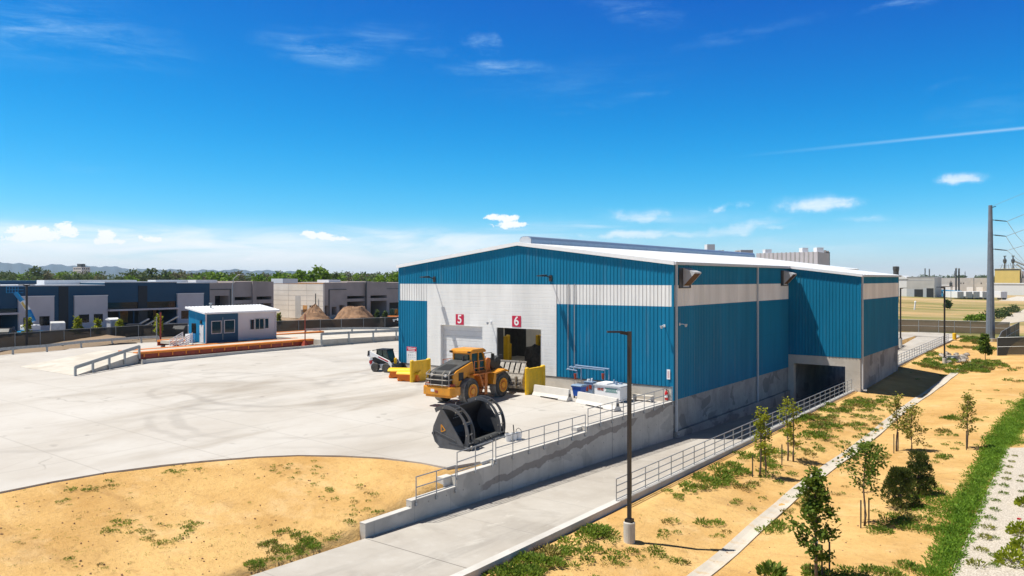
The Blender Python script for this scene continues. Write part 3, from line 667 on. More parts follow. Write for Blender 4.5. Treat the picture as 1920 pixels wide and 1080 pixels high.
# doors
def rolldoor(x0, x1, y):
    m = MB(); z = .25; vs = []
    k = 0
    while z < DT:
        vs += [(x0, y, z), (x1, y, z), (x0, y - .03, z + .04), (x1, y - .03, z + .04), (x0, y - .03, z + .44), (x1, y - .03, z + .44)]; z += .46; k += 1
    n = len(vs) // 2
    m.add(vs, [(2 * i, 2 * i + 1, 2 * i + 3, 2 * i + 2) for i in range(n - 1)])
    d = m.build('roll_up_door', K['doorw'], WH, fix=False)
rolldoor(D5[0], D5[1], .3)
m = MB()
for a, b in (D5, D6):
    m.box(a - .05, a, -.06, .5, .3, DT + .05); m.box(b, b + .05, -.06, .5, .3, DT + .05); m.box(a, b, -.06, .5, DT, DT + .05)
m.build('door_frame', K['white'], WH)
m = MB(); m.box(D6[0], D6[0] + .04, .05, .85, .3, DT); m.build('door_track', K['hoodg'], WH)
# inside: floor, liner wall with its own opening
m = MB(); m.box(XL + .3, -.45, .31, 54.7, -.3, .34); m.build('floor_slab', K['pale'], WH)
m = MB(); m.box(XL + .3, -20.9, 7, 7.2, .34, 9.5); m.box(-18.2, -.5, 7, 7.2, .34, 9.5); m.box(-20.9, -18.2, 7, 7.2, 6.5, 9.5)
m.box(D6[1] + .05, -.5, .45, .55, .34, 9.9); m.build('inner_wall', K['inwall'], WH)
m = MB(); m.box(XL + .4, -.5, 18, 18.4, .34, 9.9); m.box(XL + .36, XL + .5, .6, 18, .34, 9.9); m.build('dark_liner', K['hoodg'], WH)  # dark sheets added so the depth behind the opening reads as shade
# vent hoods high on the side wall
for y in (1.6, 24.95):
    m = MB(); y1 = y + 1.25; zt, zb, p = 9.8, 8.42, .95
    m.mi = 0; m.add([(.04, y, zt), (.04, y, zb), (p, y, zt - .32), (p, y, zt - .42), (.04, y1, zt), (.04, y1, zb), (p, y1, zt - .32), (p, y1, zt - .42)],
                    [(0, 1, 3, 2), (4, 6, 7, 5), (0, 2, 6, 4), (2, 3, 7, 6)])
    h = m.build('vent_hood', K['trim'], WH)
    m = MB(); m.add([(.07, y + .06, zb + .06), (.07, y1 - .06, zb + .06), (p - .06, y1 - .06, zt - .44), (p - .06, y + .06, zt - .44)], [(0, 1, 2, 3)]); m.build('filter', K['filt'], h, fix=False)
    m = MB()
    for a, b in ((y - .75, y - .68), (y1 - .02, y1 + .06)): m.box(.02, .1, a, b, zb - .06, zt)
    m.box(.02, .1, y - .75, y1 + .06, zb - .13, zb - .06); m.box(.02, .07, y - .68, y, zb - .06, zt); m.build('louvre_frame', K['dark'], h)

# ------------------------------------------------------------------ things fixed to the warehouse
def text_mesh(txt, size, mat, parent, loc, rot, off=.02, name='numeral'):
    c = bpy.data.curves.new('t', 'FONT'); c.body = txt; c.size = size; c.align_x = 'CENTER'; c.align_y = 'CENTER'; c.offset = off; c.extrude = .006
    o = bpy.data.objects.new('t', c); COL.objects.link(o); dg = bpy.context.evaluated_depsgraph_get()
    me = bpy.data.meshes.new_from_object(o.evaluated_get(dg)); bpy.data.objects.remove(o)
    me.materials.clear(); me.materials.append(mat); n = bpy.data.objects.new(name, me); COL.objects.link(n); n.parent = parent; n.location = loc; n.rotation_euler = rot; return n
def wallpt(px, py, y=0.0):
    r = (px - 960) / FOC; v = y - CAM[1]; w = (r * .8 * v - .6 * v) / (.8 + .6 * r)
    return CAM[0] + w, y, CAM[2] + (HZ - py) / FOC * (-.6 * w + .8 * v)
for n, (px, py) in (('5', (862, 599)), ('6', (968.5, 602.5))):
    x, y, z = wallpt(px, py, -.06)
    t = thing('number_sign', 'red square sign with a white %s above the %s' % (n, 'closed roll-up door' if n == '5' else 'open doorway behind the bucket'), 'sign', (x, -.062, z), 0, 'door number signs')
    m = MB(); m.box(-.46, .46, -.015, 0, -.46, .46); m.build('sign_plate', K['red'], t)
    text_mesh(n, 1.05, K['signw'], t, (0, -.018, 0), (pi / 2, 0, 0), .02)
x, y, z = wallpt(772, 666, -.05)
t = thing('notice_sign', 'white notice board with a red header on the blue wall left of the doors', 'sign', (x, -.05, z))
m = MB(); m.box(-.62, .62, -.03, 0, -.78, .78); m.build('board', K['signw'], t)
m = MB(); m.box(-.62, .62, -.036, -.031, .38, .78); m.build('header', K['red'], t)
rng = random.Random(3); m = MB()
for zz, a, b, h in ((.65, -.5, .5, .1), (.49, -.4, .42, .08)):
    u = a
    while u < b: w = rng.uniform(.04, .07); m.box(u, u + w, -.042, -.037, zz - h / 2, zz + h / 2); u += w + .02
m.build('lettering', K['signw'], t)
m = MB()
for i in range(4):
    u = -.4 + i * .26; m.box(u, u + .1, -.035, -.0305, -.05 + .02 * i, .06); m.box(u - .02, u + .11, -.035, -.0305, -.2, -.17)
m.box(-.3, .3, -.035, -.0305, .25, .28); m.box(.46, .52, -.035, -.0305, .2, .3)
m.build('symbols', K['galv'], t)
# flood lights on arms above the white panel
for px, py, lab in ((815, 520, 'dark flood light on an arm above the left edge of the white panel'), (1033, 518, 'dark flood light on an arm above the right edge of the white panel')):
    x, y, z = wallpt(px, py + 3, 0)
    t = thing('wall_light', lab, 'wall light', (x, 0, z), 0, 'flood lights on the front gable')
    m = MB(); m.box(-.14, .14, -.1, -.0, -.28, .22); m.build('bracket', K['dark'], t)
    m = MB(); m.tube([(0, -.08, 0), (0, -.5, .12), (0, -.9, .16)], .045); m.build('arm', K['dark'], t)
    m = MB(); m.prism([(-.85, .1), (-1.75, .12), (-1.75, .2), (-.85, .26)], -.2, .2, 'x'); m.build('lamp_head', K['dark'], t)
def seccam(px, py, y0, lab, side=0):
    if side:
        t = thing('security_camera', lab, 'security camera', side, pi / 2, 'cameras on the warehouse')
    else:
        x, y, z = wallpt(px, py, y0); t = thing('security_camera', lab, 'security camera', (x, y0, z), 0, 'cameras on the warehouse')
    m = MB(); m.tube([(0, 0, 0), (0, -.25, .02), (0, -.5, -.02)], .035, 6); m.box(-.07, .07, -.04, 0, -.1, .1); m.build('arm', K['signw'], t)
    m = MB(); m.cyl((0, -.5, .03), (0, -.5, -.08), .12, .1, 12); m.blob((0, -.5, -.1), (.09, .09, .09), random.Random(1), 10, 6, 0); m.build('dome', K['trim'], t)
seccam(746, 599, -.02, 'white dome camera at the far left corner of the warehouse')
seccam(921, 604, -.05, 'small camera on a short arm between the two doors')
seccam(1246, 611, -.02, 'white camera casting a long shadow near the right corner of the front')
seccam(0, 0, 0, 'small camera low on the shaded side wall by its corner', (.04, 1.0, 5.65))
# small white placard
x, y, z = wallpt(1253.5, 702, -.05); t = thing('placard', 'narrow white placard on the blue wall at the right corner', 'sign', (x, -.05, z))
m = MB(); m.box(-.13, .13, -.02, 0, -.36, .36); m.build('plate', K['signw'], t)
m = MB()
for i in range(6): m.box(-.07, .07, -.026, -.021, -.22 + .08 * i, -.19 + .08 * i)
m.build('lettering', K['pink'], t)
# fire extinguisher in a white bracket
x, y, z = wallpt(1250, 741, -.12); t = thing('fire_extinguisher', 'red fire extinguisher on the pale plinth at the head of the railing', 'fire extinguisher', (x, -.16, z - .35))
m = MB(); m.lathe([(-.0, .09), (.02, .125), (.5, .125), (.6, .09), (.66, .04), (.7, .04)], (0, 0, 0), 'z', 14); m.build('cylinder', K['extred'], t, smooth=True)
m = MB(); m.lathe([(.2, .128), (.36, .128)], (0, 0, 0), 'z', 14); m.build('label_band', K['signw'], t)
m = MB(); m.tube([(0, 0, .68), (.12, 0, .74), (.2, 0, .55), (.16, 0, .2)], .025, 6); m.box(-.03, .03, -.03, .03, .66, .8); m.build('hose', K['black'], t)
# pipes feeding the tanks
P = thing('pipework', 'pale pipes running down the blue wall and branching to the tanks', 'pipe')
m = MB()
for px in (1065, 1077):
    a = wallpt(px, 533, -.1); b = wallpt(px, 690, -.1); m.tube([(a[0], -.02, a[2]), (a[0], -.1, a[2]), (b[0], -.1, b[2]), (b[0], -.3, b[2] - .1)], .035, 6)
m.build('riser', K['rail'], P)
m = MB()
def ppt(px, py, y): x, _, z = wallpt(px, py, y); return (x, y, z)
for path in ([(1079, 685), (1142, 692), (1142, 712)], [(1076, 688), (1134, 694), (1134, 712)], [(1068, 688), (1090, 691), (1090, 712)], [(1064, 692), (1082, 695), (1082, 708)]):
    k = [ppt(px, py, -.42) for px, py in path]; m.tube([(k[0][0], -.05, k[0][2]), k[0]] + k[1:], .06, 8)
m.build('manifold', K['vent'], P)
m = MB()
for px in (1079, 1131):
    q = ppt(px, 704, -.42); m.cyl((q[0], -.42, q[2] + .15), (q[0], -.42, q[2] - .3), .14, .1, 12)
m.build('pump', K['rred'], P)
# ------------------------------------------------------------------ stepped retaining wall, kerb and railings
secs = [(-29.7, -26.95, -1.24), (-26.95, -23.9, -.92), (-23.9, -21.0, -.42), (-21.0, -12.0, -.2), (-12.0, -.02, .12)]
RW = thing('retaining_wall', 'grey concrete retaining wall stepping down beside the sunken drive', 'retaining wall', (0, 0, 0))
m = MB()
for a, b, zt in secs: m.box(-.34, 0, a, b - .001, -4, zt - .002)
for a, b in ((-29.7, -21.9), (-21.9, -11.9), (-11.9, -.02)): pass
m.build('wall_face', K['wall'], RW)
m = MB()
for i, (a, b, zt) in enumerate(secs): m.box(-.345, .006, a - .006, b - .006, zt - .03, zt)
for y, z in ((-21.0, -.2), (-12.0, .12), (-23.9, -.42)): m.box(-.75, -.346, y - .55, y + .1, z - .6, z - .05)
m.build('coping', K['kerb'], RW)
for y in (-20.6, -8.9):
    m = MB(); m.box(-.002, .004, y, y + .03, -3, secs[3][2] - .05 if y < -12 else .07); m.build('joint', K['hoodg'], RW)

KB = thing('drive_kerb', 'low pale concrete kerb wall along the right side of the sunken drive', 'kerb wall')
ys = [-60 + 2 * i for i in range(44)] + [26.5]
def strip(name, xs, ys, zf, mat, parent, depth=1.6):
    m = MB(); vs = []
    for y in ys: z = zf(y); vs += [(xs[0], y, z - depth), (xs[0], y, z), (xs[1], y, z), (xs[1], y, z - depth)]
    n = len(ys); m.add(vs, [(4 * i + j, 4 * i + j + 1, 4 * i + j + 5, 4 * i + j + 4) for i in range(n - 1) for j in range(3)] + [(0, 1, 2, 3), tuple(4 * (n - 1) + j for j in (3, 2, 1, 0))])
    return m.build(name, mat, parent)
strip('kerb', (5.86, 6.24), [y for y in ys if y <= 26.5], kerb_z, K['kerb'], KB)

def railing(label, pts, n_posts, rails=(1.05, .58, .12), r=.026, group='pipe railings', drop=.25, ends=True):
    """pts: base points of the first and last post"""
    a, b = Vector(pts[0]), Vector(pts[-1])
    t = thing('pipe_railing', label, 'railing', a, 0, group)
    d = b - a; m = MB()
    for h in rails: m.tube([(0, 0, h), (d.x, d.y, d.z + h)], r, 6)
    m.build('rails', K['rail'], t)
    first = None
    for i in range(n_posts):
        p = d * (i / (n_posts - 1))
        if first is None:
            m = MB(); m.tube([(0, 0, -drop), (0, 0, rails[0])], r, 6); m.box(-.06, .06, -.06, .06, -drop, -drop + .12); first = m.build('post', K['rail'], t); first.location = p
        else:
            c = first.copy(); COL.objects.link(c); c.parent = t; c.location = p
    return t
X = .035
railing('short pipe railing on the lowest stepped section of the retaining wall', [(X, -26.7, -.95), (X, -24.0, -.95)], 3)
railing('pipe railing on the second step of the retaining wall below the black bucket', [(X, -23.9, -.35), (X, -21.15, -.25)], 3)
railing('long pipe railing beside the three white pails on the retaining wall', [(X, -20.9, -.2), (X, -12.2, -.2)], 7)
railing('pipe railing on the highest stretch of retaining wall ending at the fire extinguisher', [(X, -11.9, .12), (X, -.2, .12)], 9)
yy = -19.2; pr = [(6.05, yy, kerb_z(yy)), (6.05, 26.2, kerb_z(26.2))]
railing('long pipe railing on the low kerb across the drive from the retaining wall', pr, 31, (1.05, .72, .38, .08))

# rear kerb, wall and railing of the drive behind the warehouse
KR = thing('drive_kerb', 'pale kerb wall of the rear drive beside the rock pile', 'kerb wall')
strip('kerb', (5.86, 6.26), [44.25 + 2.99 * i for i in range(19)], lambda y: pw(y, [(44, -1.05), (100, -.8)]), K['kerb'], KR)
railing('pipe railing on the rear drive kerb behind the warehouse', [(6.05, 45, -1.04), (6.05, 88, -.86)], 26, (1.05, .72, .38, .08), .03)
RR = thing('retaining_wall', 'short grey concrete wall across the rear drive just past the warehouse corner', 'retaining wall')
m = MB(); m.box(-.3, .05, 55.1, 84, -4, -.35); m.build('wall_face', K['pale'], RR)
railing('pipe railing on the short wall past the far warehouse corner', [(-.1, 56, -.35), (-.1, 83.6, -.35)], 14, (1.05, .58, .12), .03)

# ------------------------------------------------------------------ yellow corner guards, blocks and bollards at the doors
def guard(x, y0, y1, z0, h, lab, wing=1.0, name='door_guard'):
    t = thing(name, lab, 'door guard', (x, y0, z0), 0, 'yellow steel guards beside the doors'); L = y1 - y0
    m = MB(); m.box(-.09, .09, .1, L - .1, .0, h - .08); m.box(-.12, .12, .05, L - .05, h - .1, h); m.build('plate', K['yellow'], t)
    for yy, r in ((.08, .17), (L - .08, .2)):
        m = MB(); m.lathe([(0, r), (h + .04, r), (h + .1, r * .7), (h + .12, 0.02)], (0, yy, 0), 'z', 14); m.build('post', K['yellow'], t)
    if wing:
        m = MB(); m.box(-wing, -.1, L - .17, L - .05, 0, h * .97); m.build('wing_plate', K['yellow'], t)
    return t
p = U(771, 717, yard_z); guard(p.x, p.y, p.y + 2.2, yard_z(p.x, p.y) - .02, 1.78, 'yellow steel guard plate left of the closed door 5', 0)
p = U(985, 740, yard_z); guard(p.x + .1, p.y, p.y + 2.3, yard_z(p.x, p.y) - .02, 2.0, 'yellow steel guard plate right of the open doorway, beside a barrier', .5)
guard(-16.95, 1.1, 2.6, .34, 3.6, 'tall yellow guard post just inside the left jamb of the open doorway', 0)
g = guard(-19.3, 5.6, 5.95, .34, 2.5, 'yellow guard panel inside the open doorway', 1.15)
guard(-16.4, 6.2, 6.9, .34, 3.4, 'yellow guard on the right side inside the open doorway', .5)
W_ = thing('waste_heap', 'dark heap of waste inside the open doorway', 'waste heap', (-13.6, 4.2, .3))
m = MB(); m.blob((0, 0, 0), (3, 1.9, 2.6), random.Random(4), 22, 14, .2, 0); m.build('heap', K['waste'], W_)
def block(px, py, rz, lab):
    p = U(px, py, yard_z); t = thing('barrier_block', lab, 'plastic block', p, rz, 'yellow and orange plastic blocks')
    m = MB(); m.frustum((0, 0), .95, .55, .8, .42, .08, .62)
    for x in (-.7, 0, .7): m.box(x - .2, x + .2, -.5, .5, 0, .09)
    m.build('base', K['orange'], t, bevel=.04)  # orange stands for the shade on the yellow block's sides
    m = MB(); m.prism([(-.62, .6), (-.5, .78), (-.12, .86), (.12, .86), (.5, .78), (.62, .6)], -1.0, 1.0, 'x'); m.build('top', K['yplast'], t, bevel=.03)
    return t
block(751, 708, .5, 'yellow plastic block nearer the skid steer and bollards'); block(768, 714, .42, 'yellow plastic block touching the left door guard')
def bollard(p, h, r, lab, grp='yellow bollards'):
    t = thing('bollard', lab, 'bollard', p, 0, grp)
    m = MB(); m.lathe([(0, r), (h - .08, r), (h - .02, r * .75), (h, .02)], (0, 0, 0), 'z', 14); m.build('pipe', K['yellow'], t, smooth=False)
    m = MB(); m.lathe([(0, r + .05), (.05, r + .04)], (0, 0, 0), 'z', 14); m.build('footing', K['pale'], t)
bollard(U(737, 695, yard_z), 1.35, .14, 'left of two yellow bollards in front of the skid steer'); bollard(U(741.5, 697, yard_z), 1.3, .13, 'right of two yellow bollards in front of the skid steer')
bollard(U(1789.5, 637.5, -.98), 1.15, .3, 'yellow bollard on the rear drive by the brown fence')

# ------------------------------------------------------------------ barriers, bin, tanks
def jersey(px0, py0, px1, py1, lab):
    a, b = U(px0, py0, yard_z), U(px1, py1, yard_z); d = b - a; L = d.length; c = (a + b) / 2
    t = thing('jersey_barrier', lab, 'concrete barrier', c, atan2(d.y, d.x), 'concrete barriers by the tanks')
    pr = [(-.33, 0), (-.33, .08), (-.16, .34), (-.09, .84), (.09, .84), (.16, .34), (.33, .08), (.33, 0)]
    m = MB(); h = L / 2
    m.prism(pr, -h, -.9, 'x'); m.prism([(q, w if w > .11 else .11) for q, w in pr], -.9, .9, 'x'); m.prism(pr, .9, h, 'x'); m.build('body', K['barrier'], t)
    for s in (-1, 1):
        m = MB(); m.box(s * (h + .03) - .04, s * (h + .03) + .04, -.05, .05, .3, .5); m.build('end_loop', K['dark'], t)
jersey(1003, 741, 1068, 752.5, 'white concrete barrier between the yellow guard and the blue bin')
jersey(1085, 755, 1158, 771.5, 'white concrete barrier standing in front of the white tank')
p = U(1082, 748, yard_z); t = thing('wheeled_bin', 'blue wheeled bin standing between the two white barriers', 'bin', (p.x - .1, p.y + .45, p.z), -.1); t.scale = (.64, .72, .74)
m = MB(); m.frustum((0, 0), .52, .38, .68, .5, .22, 1.2); m.box(-.74, .74, -.56, .56, 1.12, 1.22); m.build('body', K['bluebin'], t, bevel=.03)
m = MB(); m.prism([(-.58, 1.22), (.58, 1.22), (.58, 1.36), (-.3, 1.4), (-.6, 1.28)], -.73, .73, 'x'); m.build('lid', K['vent'], t)
for sx in (-.45, .45):
    for sy in (-.3, .3): m = MB(); m.cyl((sx - .04, sy, .11), (sx + .04, sy, .11), .11, None, 12); m.box(sx - .05, sx + .05, sy - .04, sy + .04, .12, .26); m.build('wheel', K['tyre'], t)
x, y = -6.0, -1.3
t = thing('pump_unit', 'small blue pump unit beside the plinth behind the blue bin', 'pump unit', (x - .2, y, yard_z(x, y)), 0); t.scale = (.75, .75, .85)
m = MB(); m.box(-.5, .5, -.4, .4, .1, 1.25); m.box(-.55, .55, -.45, .45, 1.25, 1.32); m.build('housing', K['vent'], t, bevel=.02)
m = MB(); m.box(-.3, .0, -.43, -.4, .5, 1.0); m.box(.1, .4, -.43, -.4, .7, 1.05); m.build('panel', K['rred'], t)
m = MB(); m.cyl((.2, 0, 1.3), (.2, 0, 1.6), .1); m.cyl((-.2, 0, 1.3), (-.2, 0, 1.5), .16); m.build('filler', K['signw'], t)
a, b = U(1113, 756, yard_z), U(1158, 763, yard_z)
t = thing('storage_tank', 'white rectangular tank with green labels behind the right barrier', 'tank', (-3.97, -1.75, 0.02), -.06); t.scale = (.7, .84, .7)
m = MB(); m.box(-1.6, 1.6, -.95, .95, .1, 1.62); m.build('body', K['signw'], t, bevel=.05)
m = MB(); m.box(-1.68, 1.68, -1.03, 1.03, 1.58, 1.7); m.build('rim', K['trim'], t)
m = MB(); m.box(-1.55, -.2, -.7, .8, 1.705, 1.83); m.build('hatch', K['signw'], t)
m = MB(); m.cyl((.5, -.1, 1.7), (.5, -.1, 2.05), .12); m.cyl((-.1, .3, 1.7), (-.1, .3, 2.15), .08); m.box(.45, .75, .3, .6, 1.7, 1.86); m.build('fitting', K['vent'], t)
m = MB(); m.box(-.25, 1.25, -.965, -.952, 1.02, 1.42); m.build('label_plate', K['signw'], t)
rng = random.Random(8); m = MB()
m.box(-.25, 1.25, -.972, -.966, 1.33, 1.42); m.box(-.25, 1.25, -.972, -.966, 1.02, 1.07)
for zz in (1.28, 1.2, 1.12):
    u = -.1
    while u < 1.1: w = rng.uniform(.04, .1); m.box(u, u + w, -.972, -.966, zz - .028, zz + .028); u += w + .035
m.build('label_print', K['tgreen'], t)
m = MB()
for u in (-1.2, -1.0, -.8): m.box(u, u + .15, -.965, -.952, 1.1, 1.36)
m.box(-.6, -.45, -.965, -.952, 1.08, 1.4); m.build('hazard_plate', K['rred'], t)
m = MB(); m.tube([(-1.4, -.3, 1.8), (-1.72, -.5, 1.75), (-1.75, -.6, 1.2), (-1.72, -.7, .5)], .035, 6); m.build('hose', K['black'], t)
m = MB(); m.box(-1.4, -1.1, -.9, .9, 0, .1); m.box(1.1, 1.4, -.9, .9, 0, .1); m.build('skid', K['trim'], t)
p = U(1232, 756, yard_z); t = thing('bench_frame', 'low grey bench frame against the plinth near the extinguisher', 'bench', (-2.0, -.75, -.0))
m = MB(); m.box(-.8, .8, -.25, .25, .42, .47); m.build('seat', K['pale'], t)
for sx in (-.7, .7): m = MB(); m.box(sx - .03, sx + .03, -.22, .22, 0, .42); m.build('leg', K['rail'], t)
# three white pails behind the bucket
for px, py, lab in ((953, 827, 'white pail nearest the black bucket'), (964, 825, 'middle one of the three white pails with a tool sticking out'), (972.5, 823.5, 'white pail farthest from the bucket with a raised handle')):
    p = U(px, py, yard_z); t = thing('pail', lab, 'pail', p, 0, 'white pails by the railing')
    m = MB(); m.lathe([(0, .16), (.4, .2), (.4, .18), (.08, .15)], (0, 0, 0), 'z', 16); m.build('pail_body', K['signw'], t)
    m = MB(); m.tube([(-.2, 0, .38), (-.16, 0, .55 if px > 970 else .3), (0, 0, .64 if px > 970 else .27), (.16, 0, .55 if px > 970 else .3), (.2, 0, .38)], .018, 5)
    if px == 964: m.cyl((.0, 0, .3), (-.1, .05, .85), .03)
    m.build('handle', K['dark'], t)

# ------------------------------------------------------------------ wheel loader (front = +y)
LP = U(880, 758, yard_z); LZ = .1
LO = thing('wheel_loader', 'yellow wheel loader backed away from the open doorway with its bucket raised', 'wheel loader', (-12.42, -7.85, yard_z(-12, -8)), radians(5))
def wheel(y, s, parent):
    m = MB(); x = 1.1 * s
    m.mi = 0; m.lathe([(-.34, .5), (-.36, .78), (-.28, .9), (.28, .9), (.36, .78), (.34, .5)], (x, y, .92), 'x', 28)
    m.mi = 1; m.lathe([(-.27, .905), (-.2, .93), (.2, .93), (.27, .905)], (x, y, .92), 'x', 28)
    w = m.build('wheel', [K['tyre'], K['tread']], parent)
    m = MB(); m.lathe([(s * q, w) for q, w in ((.2, .56), (.4, .53), (.4, .46), (.35, .43), (.35, .25), (.42, .22), (.43, .02))], (x, y, .92), 'x', 20); rm = m.build('rim', K['loader'], w)
    m = MB(); m.lathe([(s * .352, .4), (s * .362, .39), (s * .362, .29), (s * .352, .28)], (x, y, .92), 'x', 20); m.build('wheel_dish', K['lorange'], rm) if False else m.build('dish_ring', K['lorange'], w)
for y in (-2.0, 2.0):
    for s in (-1, 1): wheel(y, s, LO)
m = MB(); m.prism([(-1.38, -3.35), (-1.38, -4.0), (-1.15, -4.3), (1.15, -4.3), (1.38, -4.0), (1.38, -3.35)], .82, 1.42, 'z'); m.prism([(-1.1, -3.4), (-1.1, -4.15), (1.1, -4.15), (1.1, -3.4)], .66, .82, 'z')
cw = m.build('counterweight', K['loader'], LO, bevel=.05)
m = MB()
for s in (-1, 1): m.box(s * .98 - .22, s * .98 + .22, -4.05, -3.75, 1.42, 1.6)
m.box(-.12, .12, -4.32, -4.28, 1.0, 1.16); m.build('tail_light', K['rred'], cw)
m = MB(); m.box(-.5, -.2, -4.315, -4.29, 1.06, 1.24); m.build('decal', K['signw'], cw)
m = MB(); m.prism([(-4.0, 1.4), (-4.05, 2.1), (-3.85, 2.42), (-3.3, 2.42), (-3.3, 1.4)], -.9, .9, 'x'); g = m.build('grille', K['black'], LO, bevel=.03)
m = MB()
for z in (1.55, 1.9, 2.25): m.tube([(-.98, -3.5, z + .03), (-.98, -4.2, z), (-.85, -4.32, z), (.85, -4.32, z), (.98, -4.2, z), (.98, -3.5, z + .03)], .035, 6)
for x in (-.98, -.5, .5, .98): m.tube([(x, -4.2 if abs(x) > .9 else -4.32, 1.45), (x, -4.2 if abs(x) > .9 else -4.32, 2.3), (x * .9, -3.9, 2.5)], .03, 6)
m.build('grille_guard', K['steel'], g)
m = MB()
for x in (-.6, .6): m.lathe([(0, .1), (-.07, .1), (-.09, .04)], (x, -4.02, 2.18), 'y', 12)
m.build('work_lamp', K['signw'], g)
m = MB()   # yellow engine sides with louvre openings
for s in (-1, 1):
    m = MB(); m.prism([(-3.75, 1.4), (-3.75, 2.2), (-3.3, 2.45), (-1.35, 2.95), (-1.2, 2.2), (-1.2, 1.55), (-1.35, 1.4), (-2.0, 1.95), (-2.7, 1.75), (-3.0, 1.4)], s * .88, s * 1.02, 'x'); m.build('engine_side', K['loader'], LO, bevel=.02)
m = MB(); m.prism([(-3.9, 2.3), (-3.82, 2.44), (-3.3, 2.58), (-1.45, 3.02), (-1.2, 2.98), (-1.2, 2.0), (-3.8, 1.7)], -.9, .9, 'x'); h = m.build('engine_hood', K['hoodg'], LO, bevel=.05)
m = MB(); m.add([(-.55, -3.55, 2.535), (.55, -3.55, 2.535), (.5, -2.5, 2.8), (-.5, -2.5, 2.8)], [(0, 1, 2, 3)]); m.build('hood_screen', K['black'], h, fix=False)
m = MB(); m.cyl((.35, -1.6, 2.9), (.35, -1.6, 3.35), .08); m.build('exhaust', K['dark'], h)
m = MB()
for s in (-1, 1):
    m.box(s * 1.03 - .02, s * 1.03 + .02, -3.1, -2.55, 1.75, 2.3)
m.build('louvre', K['black'], LO)
m = MB(); m.prism([(-1.3, 1.25), (-1.3, 2.2), (.55, 2.2), (.55, 1.85), (.2, 1.25)], -1.0, 1.0, 'x'); m.prism([(-3.2, .95), (-3.2, 1.5), (-.5, 1.5), (-.3, .95)], -.6, .6, 'x'); m.build('rear_frame', K['lorange'], LO, bevel=.03)
m = MB()   # walkway plate and rear fender
for s in (-1, 1): m.box(s * 1.15 - .3, s * 1.15 + .3, -1.75, .35, 2.0, 2.08); m.prism([(-1.15, 2.0), (-.95, 2.0), (-.6, 1.15), (-.75, 1.1)], s * 1.15 - .3, s * 1.15 + .3, 'x')
m.build('walkway', K['lorange'], LO)
for s in (-1, 1):
    m = MB(); x = s * 1.2
    for z in (.55, .9, 1.25, 1.6): m.box(x - .22, x + .22, -.45, -.1, z, z + .05)
    m.box(x - .25, x - .2, -.45, -.1, .5, 2.0); m.box(x + .2, x + .25, -.45, -.1, .5, 2.0); m.build('steps', K['lorange'], LO)
    m = MB()
    for y in (-1.7, -1.1, -.2): m.tube([(s * 1.4, y, 2.05), (s * 1.4, y, 3.0)], .022, 5)
    for z in (2.5, 3.0): m.tube([(s * 1.4, -1.7, z), (s * 1.4, -.2, z)], .022, 5)
    m.build('handrail', K['lorange'], LO)
cab = MB(); cab.prism([(-1.2, 2.1), (-1.25, 3.5), (.2, 3.5), (.5, 2.9), (.5, 2.1)], -.74, .74, 'x'); cb = cab.build('cab', K['gglass'], LO)
m = MB()
for s in (-1, 1):
    for a, b in (((-1.22, 2.1), (-1.27, 3.52)), ((-.35, 2.1), (-.35, 3.52)), ((.52, 2.1), (.52, 2.92)), ((.52, 2.9), (.2, 3.52))): m.beam((s * .76, a[0], a[1]), (s * .76, b[0], b[1]), .09, .13, (1, 0, 0))
    m.beam((s * .76, -1.25, 2.12), (s * .76, .55, 2.12), .09, .12)
for y, z in ((-1.26, 3.48), (-1.22, 2.14), (.52, 2.14)): m.beam((-.76, y, z), (.76, y, z), .09, .09)
m.build('cab_pillars', K['loader'], cb)
m = MB(); m.prism([(-1.5, 3.5), (-1.45, 3.72), (-1.2, 3.8), (.2, 3.8), (.5, 3.66), (.5, 3.5)], -.92, .92, 'x'); m.build('cab_roof', K['loader'], cb, bevel=.05)
m = MB(); m.box(-.35, .35, -.9, -.4, 2.15, 2.5); m.prism([(-.95, 2.3), (-.85, 3.15), (-.7, 3.15), (-.75, 2.3)], -.28, .28, 'x'); m.build('seat', K['black'], cb)
for s in (-1, 1):
    m = MB(); m.tube([(s * .8, .3, 3.4), (s * 1.25, .75, 3.45), (s * 1.3, .8, 3.3)], .025, 5); m.prism([(s * 1.3 - .14, 2.9), (s * 1.3 - .12, 3.38), (s * 1.3 + .12, 3.38), (s * 1.3 + .14, 2.9)], .76, .84, 'y'); m.build('mirror', K['black'], LO)
m = MB()
for x in (-.8, .8): m.box(x - .1, x + .1, -1.6, -1.48, 3.55, 3.68)
m.build('roof_lamp', K['black'], LO)
